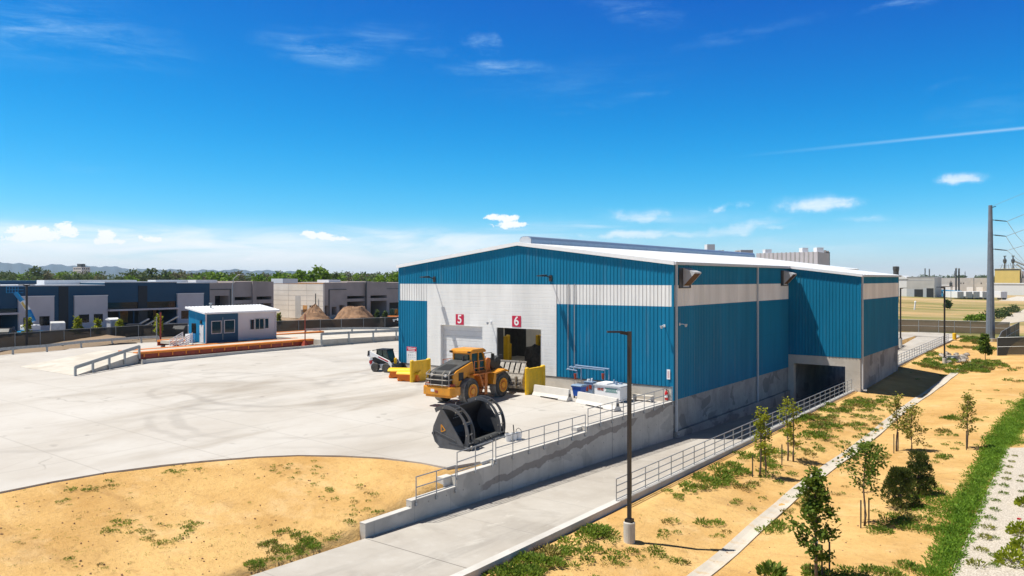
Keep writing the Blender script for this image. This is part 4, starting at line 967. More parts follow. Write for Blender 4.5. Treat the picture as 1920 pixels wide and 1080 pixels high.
# front frame, fenders, linkage
m = MB(); m.prism([(.55, .9), (.5, 1.9), (1.0, 2.1), (2.4, 1.6), (2.9, .9)], -.62, .62, 'x'); m.prism([(.7, 1.5), (.75, 2.75), (.95, 2.95), (1.25, 2.95), (1.4, 2.7), (1.5, 1.5)], -.66, -.36, 'x'); m.prism([(.7, 1.5), (.75, 2.75), (.95, 2.95), (1.25, 2.95), (1.4, 2.7), (1.5, 1.5)], .36, .66, 'x')
m.build('front_frame', K['lorange'], LO, bevel=.03)
for s in (-1, 1):
    m = MB(); m.prism([(.55, 1.15), (.75, 1.92), (2.3, 2.1), (2.75, 1.95), (2.7, 1.86), (2.3, 2.0), (1.05, 1.84), (.95, 1.1)], s * 1.08 - .4, s * 1.08 + .4, 'x'); m.prism([(.6, 1.2), (.75, 1.9), (2.3, 2.08), (2.35, 1.95), (1.1, 1.2)], s * .68 - .04, s * .68 + .04, 'x'); m.build('front_fender', K['loader'], LO)
    m = MB(); m.lathe([(-.05, .3), (.05, .3)], (s * .7, 1.05, 2.72), 'x', 16); m.build('pivot_boss', K['lorange'], LO)
    m = MB(); m.prism([(.9, 2.55), (.95, 2.95), (1.6, 2.95), (3.2, 2.1), (4.5, 1.15), (4.5, .7), (4.1, .7), (2.9, 1.55), (1.6, 2.45)], s * .5 - .1, s * .5 + .1, 'x'); m.build('lift_arm', K['dark'], LO)
    m = MB(); m.cyl((s * .35, .9, 1.6), (s * .35, 2.6, 1.9), .1); m.cyl((s * .35, 2.6, 1.9), (s * .35, 3.4, 1.85), .055); m.build('lift_cylinder', K['steel'], LO)
m = MB(); m.prism([(2.6, 2.35), (2.75, 2.75), (3.3, 2.95), (3.55, 2.5), (3.35, 1.9), (3.0, 1.75)], -.25, .25, 'x'); m.cyl((0, 1.3, 2.6), (0, 2.9, 2.7), .1); m.cyl((0, 3.4, 2.0), (0, 4.5, 1.5), .08); m.build('tilt_link', K['dark'], LO)
for s in (-1, 1):
    m = MB(); m.tube([(s * .5, 2.5, 2.0), (s * .5, 2.55, 2.9), (s * .8, 2.6, 3.0)], .03, 5); m.box(s * .85 - .18, s * .85 + .18, 2.52, 2.66, 2.88, 3.12); m.build('headlight', K['black'], LO)
# bucket with slotted spill guard
bk = MB(); prof = [(5.9, .3), (5.95, .36), (5.0, .42), (4.55, .62), (4.42, 1.0), (4.5, 1.42), (4.62, 1.42), (4.55, 1.0), (4.66, .7), (5.05, .52), (5.9, .42)]
prof = [(4.45, .36), (4.32, .7), (4.34, 1.1), (4.52, 1.5), (4.62, 1.46), (4.45, 1.08), (4.43, .74), (4.55, .46), (5.9, .36), (5.95, .28), (4.6, .28)]
bk.prism(prof, -1.72, 1.72, 'x'); 
for s in (-1, 1): bk.prism([(4.45, .34), (4.34, .75), (4.36, 1.1), (4.55, 1.5), (4.9, 2.2), (5.1, 1.9), (5.95, .3), (4.6, .28)], s * 1.72 - .03, s * 1.72 + .03, 'x')
BK = bk.build('bucket', K['steel'], LO)
m = MB()
for z0, z1 in ((.55, .62), (.85, .92)): m.box(-1.6, 1.6, 4.2, 4.36, z0, z1)
for x in (-1.2, -.4, .4, 1.2): m.box(x - .04, x + .04, 4.12, 4.4, .4, 1.3)
m.build('bucket_ribs', K['steel'], BK)
m = MB(); N = 7; wd = 3.44 / N
for i in range(N):
    x0 = -1.72 + i * wd; m.add([(x0 + .13, 4.5, 1.48), (x0 + wd, 4.5, 1.48), (x0 + wd, 4.92, 2.32), (x0 + .13, 4.92, 2.32), (x0 + .13, 4.54, 1.47), (x0 + wd, 4.54, 1.47), (x0 + wd, 4.96, 2.31), (x0 + .13, 4.96, 2.31)], [(0, 1, 2, 3), (4, 7, 6, 5), (0, 4, 5, 1), (1, 5, 6, 2), (2, 6, 7, 3), (3, 7, 4, 0)])
m.beam((-1.74, 4.96, 2.37), (1.74, 4.96, 2.37), .14, .12); m.beam((-1.74, 4.55, 1.48), (1.74, 4.55, 1.48), .12, .1); m.build('spill_guard', K['steel'], BK)
m = MB(); m.add([(-1.7, 4.62, 1.5), (1.7, 4.62, 1.5), (1.7, 5.02, 2.3), (-1.7, 5.02, 2.3)], [(0, 1, 2, 3)]); m.build('guard_backing', K['black'], BK, fix=False)

# ------------------------------------------------------------------ skid steer (front = +y)
a, b = U(706, 697, yard_z), U(726, 698.5, yard_z)
d = b - a; SK = thing('skid_steer', 'white and red skid steer loader with a black cab beside the yellow bollards', 'skid steer', ((a.x + b.x) / 2 - .3, (a.y + b.y) / 2 + .72, (a.z + b.z) / 2), atan2(d.y, d.x) - pi / 2 + .08)
for y in (-.58, .62):
    for s in (-1, 1):
        m = MB(); m.lathe([(-.15, .22), (-.16, .36), (-.1, .42), (.1, .42), (.16, .36), (.15, .22)], (s * .78, y, .42), 'x', 20); w = m.build('wheel', K['tyre'], SK)
        m = MB(); m.lathe([(-.1, .23), (.12, .22), (.08, .05)] if s > 0 else [(.1, .23), (-.12, .22), (-.08, .05)], (s * .78, y, .42), 'x', 14); m.build('rim', K['dark'], w)
m = MB(); m.prism([(-1.2, .35), (-1.42, .6), (-1.4, 1.2), (-1.2, 1.35), (-.5, 1.1), (.75, .95), (.95, .3), (-1.0, .28)], -.58, .58, 'x'); bd = m.build('body', K['signw'], SK, bevel=.03)
m = MB()
for s in (-1, 1): m.prism([(-1.35, 1.0), (-1.0, 1.05), (-1.05, .8), (-1.2, .62), (-1.38, .8)], s * .595 - .01, s * .595 + .01, 'x')
m.box(-.45, .45, -1.44, -1.4, .7, 1.0); m.build('decal', K['skidred'], bd)
m = MB(); m.prism([(-1.0, .95), (-1.0, 1.3), (-.4, 1.35), (.9, 1.0), (.7, .75), (-.6, .72)], -.6, .6, 'x'); m.build('engine_bay', K['black'], SK)
for s in (-1, 1):
    m = MB(); m.prism([(-1.35, 1.35), (-1.3, 1.85), (-1.15, 1.9), (-.9, 1.78), (.9, 1.08), (1.3, .62), (1.3, .28), (1.1, .26), (1.05, .55), (.75, .88), (-.7, 1.4), (-1.1, 1.3)], s * .74 - .07, s * .74 + .07, 'x'); am = m.build('lift_arm', K['signw'], SK, bevel=.02)
    m = MB(); m.prism([(-.3, 1.38), (-.2, 1.44), (.85, 1.05), (.75, .96)], s * .815 - .006, s * .815 + .006, 'x'); m.build('decal', K['skidred'], am)
    m = MB(); m.prism([(-1.42, 1.4), (-1.36, 1.92), (-1.2, 1.94), (-1.2, 1.5)], s * .74 - .1, s * .74 + .1, 'x'); m.build('pivot_post', K['black'], am)
m = MB(); m.prism([(-.5, 1.15), (-.55, 2.0), (.45, 2.0), (.8, 1.0), (.75, .7), (-.3, .7)], -.5, .5, 'x'); c = m.build('cab', K['gglass'], SK)
m = MB(); m.prism([(-.62, 1.96), (-.62, 2.08), (.55, 2.08), (.55, 1.98)], -.56, .56, 'x')
for s in (-1, 1):
    for p, q in (((-.5, 1.1), (-.57, 2.0)), ((.0, 1.0), (.0, 2.0)), ((.8, .9), (.47, 2.0))): m.beam((s * .52, p[0], p[1]), (s * .52, q[0], q[1]), .06, .08, (1, 0, 0))
m.beam((-.3, -1.2, 1.9), (-.3, -.5, 2.03), .06, .06); m.beam((.3, -1.2, 1.9), (.3, -.5, 2.03), .06, .06); m.build('cab_frame', K['black'], c)
m = MB(); m.prism([(1.35, .1), (1.25, .75), (1.32, .78), (1.45, .2), (2.0, .1), (2.0, .05), (1.4, .04)], -.92, .92, 'x')
for s in (-1, 1): m.prism([(1.35, .05), (1.25, .75), (1.5, .7), (2.0, .08)], s * .92 - .02, s * .92 + .02, 'x')
m.build('bucket', K['dark'], SK)

# ------------------------------------------------------------------ high volume clamp bucket lying in the yard (opening = +x)
a, b = U(872, 846, yard_z), U(948, 815, yard_z); d = b - a; L = d.length
CB_SC = (.86, 1, .95)
CB = thing('clamp_bucket', 'charcoal high-sided loader bucket with two curved clamp arms on the open concrete', 'loader bucket', a, atan2(d.y, d.x) - pi / 2)
CB.scale = CB_SC
# local: y along the width (0..L), x = 0 at the cutting edge, back at x=-2.3
back = [(-.1, .06), (-1.3, .04), (-1.85, .12), (-2.2, .38), (-2.38, .8), (-2.3, 1.25), (-1.95, 1.9), (-1.82, 2.2)]
inn = [(-1.7, 2.16), (-1.83, 1.86), (-2.16, 1.22), (-2.24, .82), (-2.08, .46), (-1.8, .24), (-1.3, .15), (-.1, .14)]
m = MB(); m.prism(back + inn, .02, L - .02, 'y'); sh = m.build('shell', K['bucketin'], CB)
side = [(0, .02), (-1.3, .0), (-1.85, .08), (-2.22, .36), (-2.4, .8), (-2.32, 1.25), (-1.97, 1.92), (-1.8, 2.26), (-1.5, 2.2), (-1.38, 1.7), (-.25, .25)]
side = [(.0, .02), (-1.3, .0), (-1.85, .08), (-2.22, .36), (-2.4, .8), (-2.32, 1.25), (-1.97, 1.92), (-1.8, 2.2), (-1.55, 2.16), (-.12, .3)]
for y in (0, L):
    m = MB(); m.prism(side, y - .035, y + .035, 'y'); sp_ = m.build('side_plate', K['bucket'], CB)
    if y == 0:
        m = MB(); m.beam((-2.15, -.05, .98), (-.62, -.05, .52), .06, .05); m.beam((-1.2, -.05, .42), (-.1, -.05, .3), .03, .03)
        m.lathe([(-.14, .09), (.04, .09)], (-2.28, 0, .85), 'y', 12); m.build('stiffener', K['bucket'], sp_)
        q = [(-1.72, 1.36), (-1.42, 1.06), (-1.72, .96)]
        for (x0, z0), (x1, z1) in zip(q, q[1:] + q[:1]): m = MB()
        m = MB()
        for (x0, z0), (x1, z1) in zip(q, q[1:] + q[:1]): m.beam((x0, -.045, z0), (x1, -.045, z1), .05, .02, (0, 1, 0))
        m.build('warning_decal', K['loader'], sp_)
m = MB(); m.box(-.35, .12, -.02, L + .02, .05, .2); m.prism([(.12, .2), (.28, .08), (.28, .04), (.12, .05)], 0, L, 'y'); m.build('cutting_edge', K['bucket'], CB)
m = MB(); m.box(-.3, .05, .9, L - .8, .2, .38); m.cyl((-.05, .5, .32), (-.05, L - .5, .32), .09)
for y in (.95, 1.5, 2.1, 2.7, L - .9): m.cyl((.06, y, .3), (.12, y, .3), .07)
m.build('hydraulic_bar', K['hoodg'], CB)
m = MB()
for y in (.25, L - .25): m.lathe([(0, .12), (.06, .12)], (.28, y, .16), 'x', 10)
m.build('lug', K['steel'], CB)
# arms: two parallel curved plates joined by rungs
ctr = (-1.62, .68); R0, R1 = 1.5, 1.78
for y in (.22, L - .85):
    arm = None
    for dy in (0, .6):
        pts = []
        A0, A1 = 118, -18
        for i in range(19):
            t = radians(lerp(A0, A1, i / 18)); pts.append((ctr[0] + .02 + cos(t) * R1 * .98, ctr[1] + sin(t) * R1 * .98))
        for i in range(19):
            t = radians(lerp(A1, A0, i / 18)); k = R0 * lerp(1.08, .98, abs(i - 9) / 9); pts.append((ctr[0] + cos(t) * k, ctr[1] + sin(t) * k))
        m = MB(); m.prism(pts, y + dy - .03, y + dy + .03, 'y')
        if arm is None: arm = m.build('clamp_arm', K['bucket'], CB)
        else: m.build('arm_plate', K['bucket'], arm)
    m = MB()
    for t in (108, 66, 26, -12):
        t = radians(t); m.beam((ctr[0] + cos(t) * 1.64, y, ctr[1] + sin(t) * 1.64), (ctr[0] + cos(t) * 1.64, y + .6, ctr[1] + sin(t) * 1.64), .06, .2, (cos(t), 0, sin(t)))
    m.build('rung', K['bucket'], arm)
    m = MB()
    for t in (95, 60, 30, 5):
        t = radians(t); m.cyl((ctr[0] + cos(t) * 1.6, y - .06, ctr[1] + sin(t) * 1.6), (ctr[0] + cos(t) * 1.6, y + .66, ctr[1] + sin(t) * 1.6), .035, None, 8)
    m.build('pin', K['steel'], arm)
m = MB(); m.tube([(-1.9, 1.6, 2.15), (-1.95, 1.8, 2.35), (-1.95, 2.3, 2.3), (-1.9, 2.6, 2.1)], .03, 6); m.build('hose', K['black'], CB)
m = MB()
for k in range(3):
    for j in range(4): m.add([(-2.06 + .12 * k - .0, 1.6 + .22 * j, 1.4 + .19 * k), (-2.06 + .12 * k, 1.75 + .22 * j, 1.4 + .19 * k), (-2.03 + .12 * k, 1.75 + .22 * j, 1.46 + .19 * k), (-2.03 + .12 * k, 1.6 + .22 * j, 1.46 + .19 * k)], [(0, 1, 2, 3)])
m.build('stencil', K['galv'], sh, fix=False)
# ------------------------------------------------------------------ truck scales, approach ramps, guard rails (left)
def polyrun(pts, step):
    out = [Vector(pts[0])]
    for a, b in zip(pts, pts[1:]):
        a, b = Vector(a), Vector(b); n = max(1, round((b - a).length / step))
        out += [a.lerp(b, i / n) for i in range(1, n + 1)]
    return out
def guardrail(lab, pts, h=.72, step=3.8, post_h=None):
    t = thing('guard_rail', lab, 'guard rail', pts[0], 0, 'steel guard rails'); o = Vector(pts[0])
    m = MB(); q = [Vector(p) - o for p in pts]
    for a, b in zip(q, q[1:]):
        for dz, dn in ((-.1, .03), (.0, .0), (.1, .03)): m.beam(a + Vector((0, 0, h + dz)), b + Vector((0, 0, h + dz)), .05 + dn, .12)
    m.build('rail_beam', K['galv'], t); first = None
    for p in polyrun(q, step):
        if first is None: mm = MB(); mm.box(-.09, .09, -.09, .09, -.5, h + .08); first = mm.build('post', K['galv'], t)
        else: c = first.copy(); COL.objects.link(c); c.parent = t; first2 = c; c.location = p
    return t
guardrail('long steel guard rail curving along the left edge of the yard', RAIL_L)
SX0, SX1, SY0, SY1, DZ = -58.2, -54.3, -11.4, 11.2, 1.3
def scale_deck(x0, x1, y0, y1, lab):
    t = thing('truck_scale', lab, 'truck scale', ((x0 + x1) / 2, y0, .4)); w = (x1 - x0) / 2; L = y1 - y0
    m = MB(); m.box(-w + .8, w - .8, 0, L, .6, .96); m.build('deck', K['cream'], t)
    m = MB()
    for s in (-1, 1): m.box(s * (w - .4) - .4, s * (w - .4) + .4, 0, L, .78, 1.0)
    m.build('side_rail', K['sorange'], t)
    m = MB()
    for s in (-1, 1): m.box(s * (w - .12) - .1, s * (w - .12) + .1, .01, L - .01, .3, .775); m.box(s * (w - .1) - .14, s * (w - .1) + .14, .02, L - .02, .28, .34)
    m.build('beam', K['rred'], t)
    m = MB(); n = int(L / 1.55)
    for i in range(n):
        for s in (-1, 1): m.box(s * w - .04, s * w + .04, .7 + i * 1.55, .82 + i * 1.55, .46, .86)
    m.build('lug', K['sorange'], t)
    m = MB()
    for yy in (.6, L * .33, L * .66, L - .6):
        for s in (-1, 1): m.box(s * (w - .3) - .18, s * (w - .3) + .18, yy - .2, yy + .2, -.2, .3)
    m.build('load_cell_stand', K['galv'], t)
    return t
scale_deck(SX0, SX1, SY0, SY1, 'long orange and red truck scale in front of the small office')
scale_deck(-68.6, -64.8, -1.5, 21.5, 'second orange truck scale running behind the small office')
F = thing('scale_foundation', 'white-topped concrete foundation beam under the front truck scale', 'foundation')
m = MB(); m.box(SX0 - .3, SX1 + .9, SY0, SY1, .1, .5); m.box(SX1 + .9, SX1 + 1.1, SY0, SY1 + .6, .1, .72); m.build('slab', K['kerb'], F)
def wedge(lab, edge, zs, x_far):
    """approach: edge = near-side points, zs = deck heights"""
    t = thing('approach_ramp', lab, 'ramp'); n = len(edge); vs = []
    for (x, y), z in zip(edge, zs):
        zb = yard_z(x, y) - .3; vs += [(x, y, zb), (x, y, z), (x_far, y, z), (x_far, y, zb)]
    m = MB(); m.add(vs, [(4 * i + j, 4 * i + (j + 1) % 4, 4 * i + 4 + (j + 1) % 4, 4 * i + 4 + j) for i in range(n - 1) for j in range(4)] + [(0, 1, 2, 3), tuple(4 * (n - 1) + j for j in (3, 2, 1, 0))])
    m.build('ramp_body', K['pale'], t); return t
e0, e1 = U(140, 705, yard_z), U(258, 683, yard_z)
E = [(lerp(e0.x, SX1 + .4, i / 5), lerp(e0.y, SY0 - .02, i / 5)) for i in range(6)]; Z = [yard_z(*E[0]) + .03] + [lerp(yard_z(*E[0]) + .03, DZ, i / 5) for i in range(1, 6)]
wedge('sloping concrete approach ramp at the near end of the front truck scale', E, Z, SX0 - 3)
guardrail('sloping guard rail on the near approach ramp of the front truck scale', [(E[0][0] + .12, E[0][1], Z[0]), (E[-1][0] + .12, E[-1][1], Z[-1])], .75, 2.4)
E = [(SX1 + .9, SY1 + .4), (SX1 + 1.0, 16), (SX1 + 1.6, 24), (SX1 + 3.2, 34), (SX1 + 6, 46)]; Z = [1.3, 1.25, 1.1, .9, .75]
wedge('long concrete approach ramp with a low wall past the far end of the front scale', E, Z, -70)
guardrail('guard rail along the low wall of the far scale approach', [(x + .1, y, z) for (x, y), z in zip(E, Z)], .72, 3.9)
gp = [U(573, 628, .9), U(600, 626.5, .9), U(660, 625, .9), U(705, 625, .85), U(770, 626, .8)]
guardrail('back guard rail of the scale approach in front of the black fence', gp, .75, 4.5)
for px, py in ((1040, 740),): pass
p = D(572, 657, 96); t = thing('scale_post', 'thin dark post with a red flared foot at the end of the front scale', 'post', (p.x, p.y, .4))
m = MB(); m.cyl((0, 0, 0), (0, 0, 4.2), .07); m.build('pole', K['rred'], t)
m = MB(); m.frustum((0, 0), .5, .5, .1, .1, .1, .9); m.build('foot', K['rred'], t)
p = U(301, 641, yard_z); t = thing('scale_post', 'rust-brown post standing between two small trees by the left guard rail', 'post', (p.x, p.y, .4))
m = MB(); m.cyl((0, 0, 0), (0, 0, 4.0), .11); m.build('pole', K['rred'], t)
m = MB(); m.cyl((-.45, -.3, 0), (-.45, -.3, 3.4), .07); m.build('conduit', K['galv'], t)

# ------------------------------------------------------------------ scale house
HX0, HX1, HY0, HY1 = -62.9, -59.3, -.6, 9.2
HB = thing('scale_house', 'small blue and pale grey scale office with a white sloping roof', 'office', (HX1, HY0, .45))
w, L = HX1 - HX0, HY1 - HY0
m = MB(); m.box(-w - .1, .1, -.1, L + .1, -.3, .95); m.build('foundation', K['base'], HB)
m = MB(); m.prism([(0, .95), (0, 4.4), (-w, 4.95), (-w, .95)], 0, L, 'y'); m.build('wall', K['lilac'], HB)
m = MB(); m.box(-.02, .03, .0, 4.3, .95, 4.4); m.build('blue_wall', K['navy'], HB)
m = MB(); m.prism([(.0, .95), (.0, 4.4), (-w, 4.95), (-w, .95)], -.04, -.001, 'y'); m.build('end_wall', mat_metal_panel('blue_siding', (.01, .2, .4), .6), HB)
m = MB(); m.prism([(.35, 4.36), (.35, 4.56), (-w - .3, 5.16), (-w - .3, 4.96)], -.35, L + .3, 'y')
for i in range(24): m.prism([(.35, 4.56), (.35, 4.61), (-w - .3, 5.21), (-w - .3, 5.16)], -.3 + i * .45, -.25 + i * .45, 'y')
rf = m.build('roof', K['roof'], HB)
m = MB(); m.cyl((-2.5, 2.2, 4.8), (-2.5, 2.2, 5.5), .09); m.box(-2.65, -2.35, 2.05, 2.35, 5.45, 5.6); m.cyl((-2, 9, 4.7), (-2, 9, 5.3), .03); m.build('vent_pipe', K['galv'], rf)
m = MB(); m.box(.03, .1, -.07, .07, .5, 4.4); m.box(.0, .09, L - .1, L + .02, .9, 4.4); m.build('corner_trim', K['lilac'], HB)
m = MB(); m.box(.035, .06, 2.18, 2.24, 1.2, 3.9); m.build('conduit', K['galv'], HB)
def win(y0, y1, z0, z1, par, x=.035, mull=True):
    m = MB(); 
    for a, b, c, d in ((y0, y1, z0 - .07, z0), (y0, y1, z1, z1 + .07), (y0 - .07, y0, z0 - .07, z1 + .07), (y1, y1 + .07, z0 - .07, z1 + .07)): m.box(x - .03, x + .05, a, b, c, d)
    if mull: m.box(x - .03, x + .03, (y0 + y1) / 2 - .03, (y0 + y1) / 2 + .03, z0, z1)
    f = m.build('window', K['pale'] if mull else K['lilac'], par); m = MB(); m.box(x - .02, x + .004, y0, y1, z0, z1); m.build('pane', K['glass'], f)
win(.75, 1.95, 2.05, 3.45, HB, .04, False); win(2.45, 3.75, 2.05, 3.5, HB, .04, False)
win(6.0, 6.55, 2.25, 3.45, HB, .01, False); win(6.75, 7.95, 2.25, 3.5, HB, .01); win(8.15, 8.65, 2.3, 3.5, HB, .01, False)
m = MB(); m.box(-2.9, -2.0, -.09, -.05, 2.0, 3.2); m.build('window', K['glass'], HB)
m = MB(); m.box(-1.15, -.35, -.1, -.05, 1.0, 3.05); d = m.build('door', K['doorw'], HB)
m = MB(); m.box(-1.1, -1.02, -.16, -.1, 1.95, 2.05); m.build('handle', K['dark'], d)
m = MB(); m.box(-.95, -.75, -.2, -.05, 3.2, 3.6); m.build('door_lamp', K['dark'], HB)
m = MB(); m.box(-2.9, -1.9, -.9, -.3, 1.0, 1.95); m.build('cooling_unit', K['signw'], HB)
m = MB(); m.box(-w, .2, -1.5, -.1, .7, .95); ld = m.build('landing', K['pale'], HB)
ST = thing('access_stair', 'white access stair with striped railings at the door of the scale office', 'stair', (HX1 - 1.4, HY0 - 1.6, .45))
m = MB()
for i in range(4): m.box(-1.1, .9, -.3 * (i + 1), -.3 * i, 0, .78 - .18 * i)
m.build('steps', K['pale'], ST)
for x in (-1.15, .9):
    m = MB()
    for k in range(5): m.beam((x, -1.4, .5 + .22 * k), (x, .2, 1.3 + .22 * k), .05, .09)
    for y in (-1.4, -.6, .2): m.beam((x, y, .2), (x, y, 1.45 + (y + 1.4) * .5), .06, .06)
    m.build('railing', K['stairw'], ST)
BC = thing('garden_chair', 'blue chair on the landing by the scale office door', 'chair', (HX1 - 1.55, HY0 - .75, 1.4))
m = MB(); m.box(-.25, .25, -.25, .25, .4, .46); m.build('seat', K['sky_blue'], BC)
m = MB()
for z in (.6, .8, 1.0): m.box(-.25, .25, .2, .26, z, z + .1)
m.build('backrest', K['sky_blue'], BC)
for sx in (-.22, .22):
    for sy in (-.22, .22): m = MB(); m.box(sx - .03, sx + .03, sy - .03, sy + .03, 0, .4 if sy < 0 else 1.1); m.build('leg', K['sky_blue'], BC)

# ------------------------------------------------------------------ chain link fences with screens
def fence(lab, pts, h, scr, step=3.0, mids=(), top=True, sc0=.1, name='screened_fence'):
    t = thing(name, lab, 'fence', pts[0]); o = Vector(pts[0]); q = [Vector(p) - o for p in pts]
    vs = []
    for p in q: vs += [(p.x, p.y, p.z + sc0), (p.x, p.y, p.z + h - .04)]
    m = MB(); m.add(vs, [(2 * i, 2 * i + 2, 2 * i + 3, 2 * i + 1) for i in range(len(q) - 1)]); m.build('screen', K[scr], t, fix=False)
    m = MB()
    for z, r in [(h, .035)] + [(k, .03) for k in mids]: m.tube([p + Vector((0, 0, z)) for p in q], r, 5)
    m.build('rail', K['galv'], t); first = None
    for p in polyrun(q, step):
        if first is None: mm = MB(); mm.cyl((0, 0, -.4), (0, 0, h + .06), .045, None, 6); first = mm.build('post', K['galv'], t)
        else: c = first.copy(); COL.objects.link(c); c.parent = t; c.location = p
    return t
fence('long black screened chain link fence behind the left guard rail', [U(px, py, .36) for px, py in [(-60, 663), (28, 655), (120, 647), (217, 640), (300, 634), (352, 631)]], 2.0, 'screen', 3.2)
fence('black screened chain link fence right of the small office below the dirt heaps', [U(px, py, .36) for px, py in [(505, 627), (560, 624), (640, 621), (760, 615), (800, 613)]], 2.0, 'screen', 4.0)

# ------------------------------------------------------------------ industrial buildings across the fence
def yfac(px, X):  # y on the facade x = X seen at px
    r = (px - 960) / FOC; w = X - CAM[0]
    return CAM[1] + (-.8 * w - .6 * r * w) / (.6 - .8 * r)
def zfac(px, py, X):
    y = yfac(px, X); Y = -.6 * (X - CAM[0]) + .8 * (y - CAM[1]); return CAM[2] + (HZ - py) / FOC * Y
FX = -110.0
NB = thing('blue_building', 'long dark blue industrial building with three pale panels and shaded openings', 'industrial building')
def fb(px0, px1, z0, z1, d0, d1, name, mat, par=None, mb=None):
    y0, y1 = yfac(px0, FX), yfac(px1, FX); m = mb or MB(); m.box(FX - d0, FX + d1, y0, y1, z0, z1)
    return None if mb else m.build(name, K[mat], par or NB)
m = MB(); fb(-200, 0, 4.4, 8.1, 24, 0, '', '', mb=m); fb(0, 33, 4.4, 7.8, 24, 0, '', '', mb=m); fb(33, 196, .2, 7.8, 24, 0, '', '', mb=m); fb(196, 201, .2, 8.3, 24, 0, '', '', mb=m); fb(201, 331, 4.9, 8.3, 24, 0, '', '', mb=m); fb(331, 393, .2, 8.12, 24, 0, '', '', mb=m)
m.build('wall', K['navy'], NB)
m = MB(); m.box(FX - 48, FX - 24.1, yfac(-100, FX), yfac(180, FX) + 14, .2, 8.6); m.build('rear_wing', K['navy'], NB)
m = MB()
for a, b, z in ((-200, 0, 8.1), (0, 196, 7.8), (196, 331, 8.3), (331, 393, 8.12)): m.box(FX - 24, FX + .12, yfac(a, FX), yfac(b, FX) - .01, z, z + .16)
m.build('coping', K['trim'], NB)
for a, b, zt in ((33, 100, 6.15), (138, 200, 6.1), (331, 380, 6.2)):
    f = fb(a, b, .2, zt, 0, .35, 'pale_panel', 'lilac')
    m = MB(); m.box(FX, FX + .42, yfac(a, FX) - .05, yfac(b, FX) + .05, zt, zt + .12); m.build('panel_cap', K['signw'], f)
for a, b in ((110, 128), (259, 276)): fb(a, b, .2, 7.75, 0, .06, 'dark_strip', 'navyd')
for a, b in ((-40, 33), (201, 331)):
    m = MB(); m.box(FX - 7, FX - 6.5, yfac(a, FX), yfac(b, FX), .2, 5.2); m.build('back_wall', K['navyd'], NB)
    m = MB(); m.box(FX - .4, FX - .1, yfac(a, FX), yfac(b, FX), 3.75, 4.95); m.build('clerestory', K['glass'], NB)
    m = MB(); m.box(FX, FX + 1.0, yfac(a, FX), yfac(b, FX), 3.45, 3.75); m.build('canopy', K['lilac'], NB)
for y in (18.2, 24.0): m = MB(); m.box(FX - 6.45, FX - 6.4, y - .75 if y < 20 else y - .3, y + .75 if y < 20 else y + .3, 1.0 if y < 20 else 1.8, 3.2); m.build('lit_doorway', K['wood'], NB)  # doorway light put into the panel's orange colour
for a in (225, 252, 300): m = MB(); m.box(FX - .35, FX - .2, yfac(a, FX) - .1, yfac(a, FX) + .1, .2, 3.5); m.build('column', K['navy'], NB)
for a, b, z0, z1 in ((42, 50, 1.6, 2.9), (72, 91, 1.5, 3.0), (146, 165, 1.7, 3.05), (174, 191, 1.7, 3.05), (338, 353, 1.6, 3.1), (361, 374, 1.6, 3.1)):
    m = MB(); m.box(FX + .3, FX + .37, yfac(a, FX), yfac(b, FX), z0, z1); m.build('window', K['glass'], NB)
for px, py, w_, h_ in ((128, 527, 16, 0), (340, 533, 8, 0)):
    y = yfac(px, FX); m = MB(); m.box(FX - 12, FX - 9, y, y + w_, 8.0, 8.75); m.build('roof_unit', K['hvac'], NB)
GB2 = thing('grey_building', 'shaded grey concrete building with dark dock openings right of the blue building', 'industrial building')
def fbox(mb, px0, px1, z0, z1, d0=20, d1=0): mb.box(FX - d0, FX + d1, yfac(px0, FX), yfac(px1, FX), z0, z1)
m = MB()
fbox(m, 393.3, 403, .2, 8.2); fbox(m, 403, 429, 5.7, 8.2); fbox(m, 429, 440, .2, 8.2); fbox(m, 440, 472, 5.4, 8.4); fbox(m, 472, 479, .2, 8.5, 20, .35); fbox(m, 479, 509, 5.4, 8.4); fbox(m, 509, 513, .2, 8.4); fbox(m, 440, 472, 4.0, 4.75); fbox(m, 479, 509, 4.0, 4.75)
m.build('wall', K['greyb'], GB2)
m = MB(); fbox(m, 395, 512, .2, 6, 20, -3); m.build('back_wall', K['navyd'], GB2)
m = MB(); fbox(m, 394, 433, 6.85, 7.0, 0, .12); fbox(m, 431, 433, .2, 6.85, 0, .12); m.build('reveal_frame', K['hoodg'], GB2)
m = MB(); m.box(FX - 9, FX - 6, yfac(400, FX), yfac(440, FX), 8.2, 8.75); m.build('roof_unit', K['hvac'], GB2)
BX = -107.0; BY = 56.0
BB = thing('beige_building', 'beige precast building with a sunlit end wall and a dark shaded side', 'industrial building')
def yb(px): return yfac(px, BX)
m = MB(); m.box(BX - 17.4, BX - .02, BY, BY + .4, .2, 7.9); 
m.build('end_wall', K['beige'], BB)  # sunlight put into this wall's lighter tone
m = MB()
for z in (2.0, 3.1, 4.2, 5.3, 6.4): m.box(BX - 17.4, BX - .02, BY - .015, BY, z, z + .05)
for x in (-5.5, -11.8): m.box(BX + x, BX + x + .06, BY - .016, BY, .2, 7.9)
m.build('panel_joint', K['pale'], BB)
m = MB(); m.box(BX - 9.4, BX - 7.6, BY - .02, BY - .001, .2, 5.2); m.build('patched_panel', K['greyl'], BB)
for x in (-6.8, -4.5): m = MB(); m.box(BX + x, BX + x + 1.5, BY - .03, BY + .05, 1.6, 3.2); m.build('window', K['wood'] if x < -5 else K['dark'], BB)
m = MB(); m.box(BX - 17.4, BX - .02, BY - .03, BY + .4, 7.9, 8.05); m.build('coping', K['wood'], BB)
m = MB(); m.cyl((BX - 2, BY - .4, .2), (BX - 2, BY - .4, 5.8), .1); m.build('pipe', K['dark'], BB)
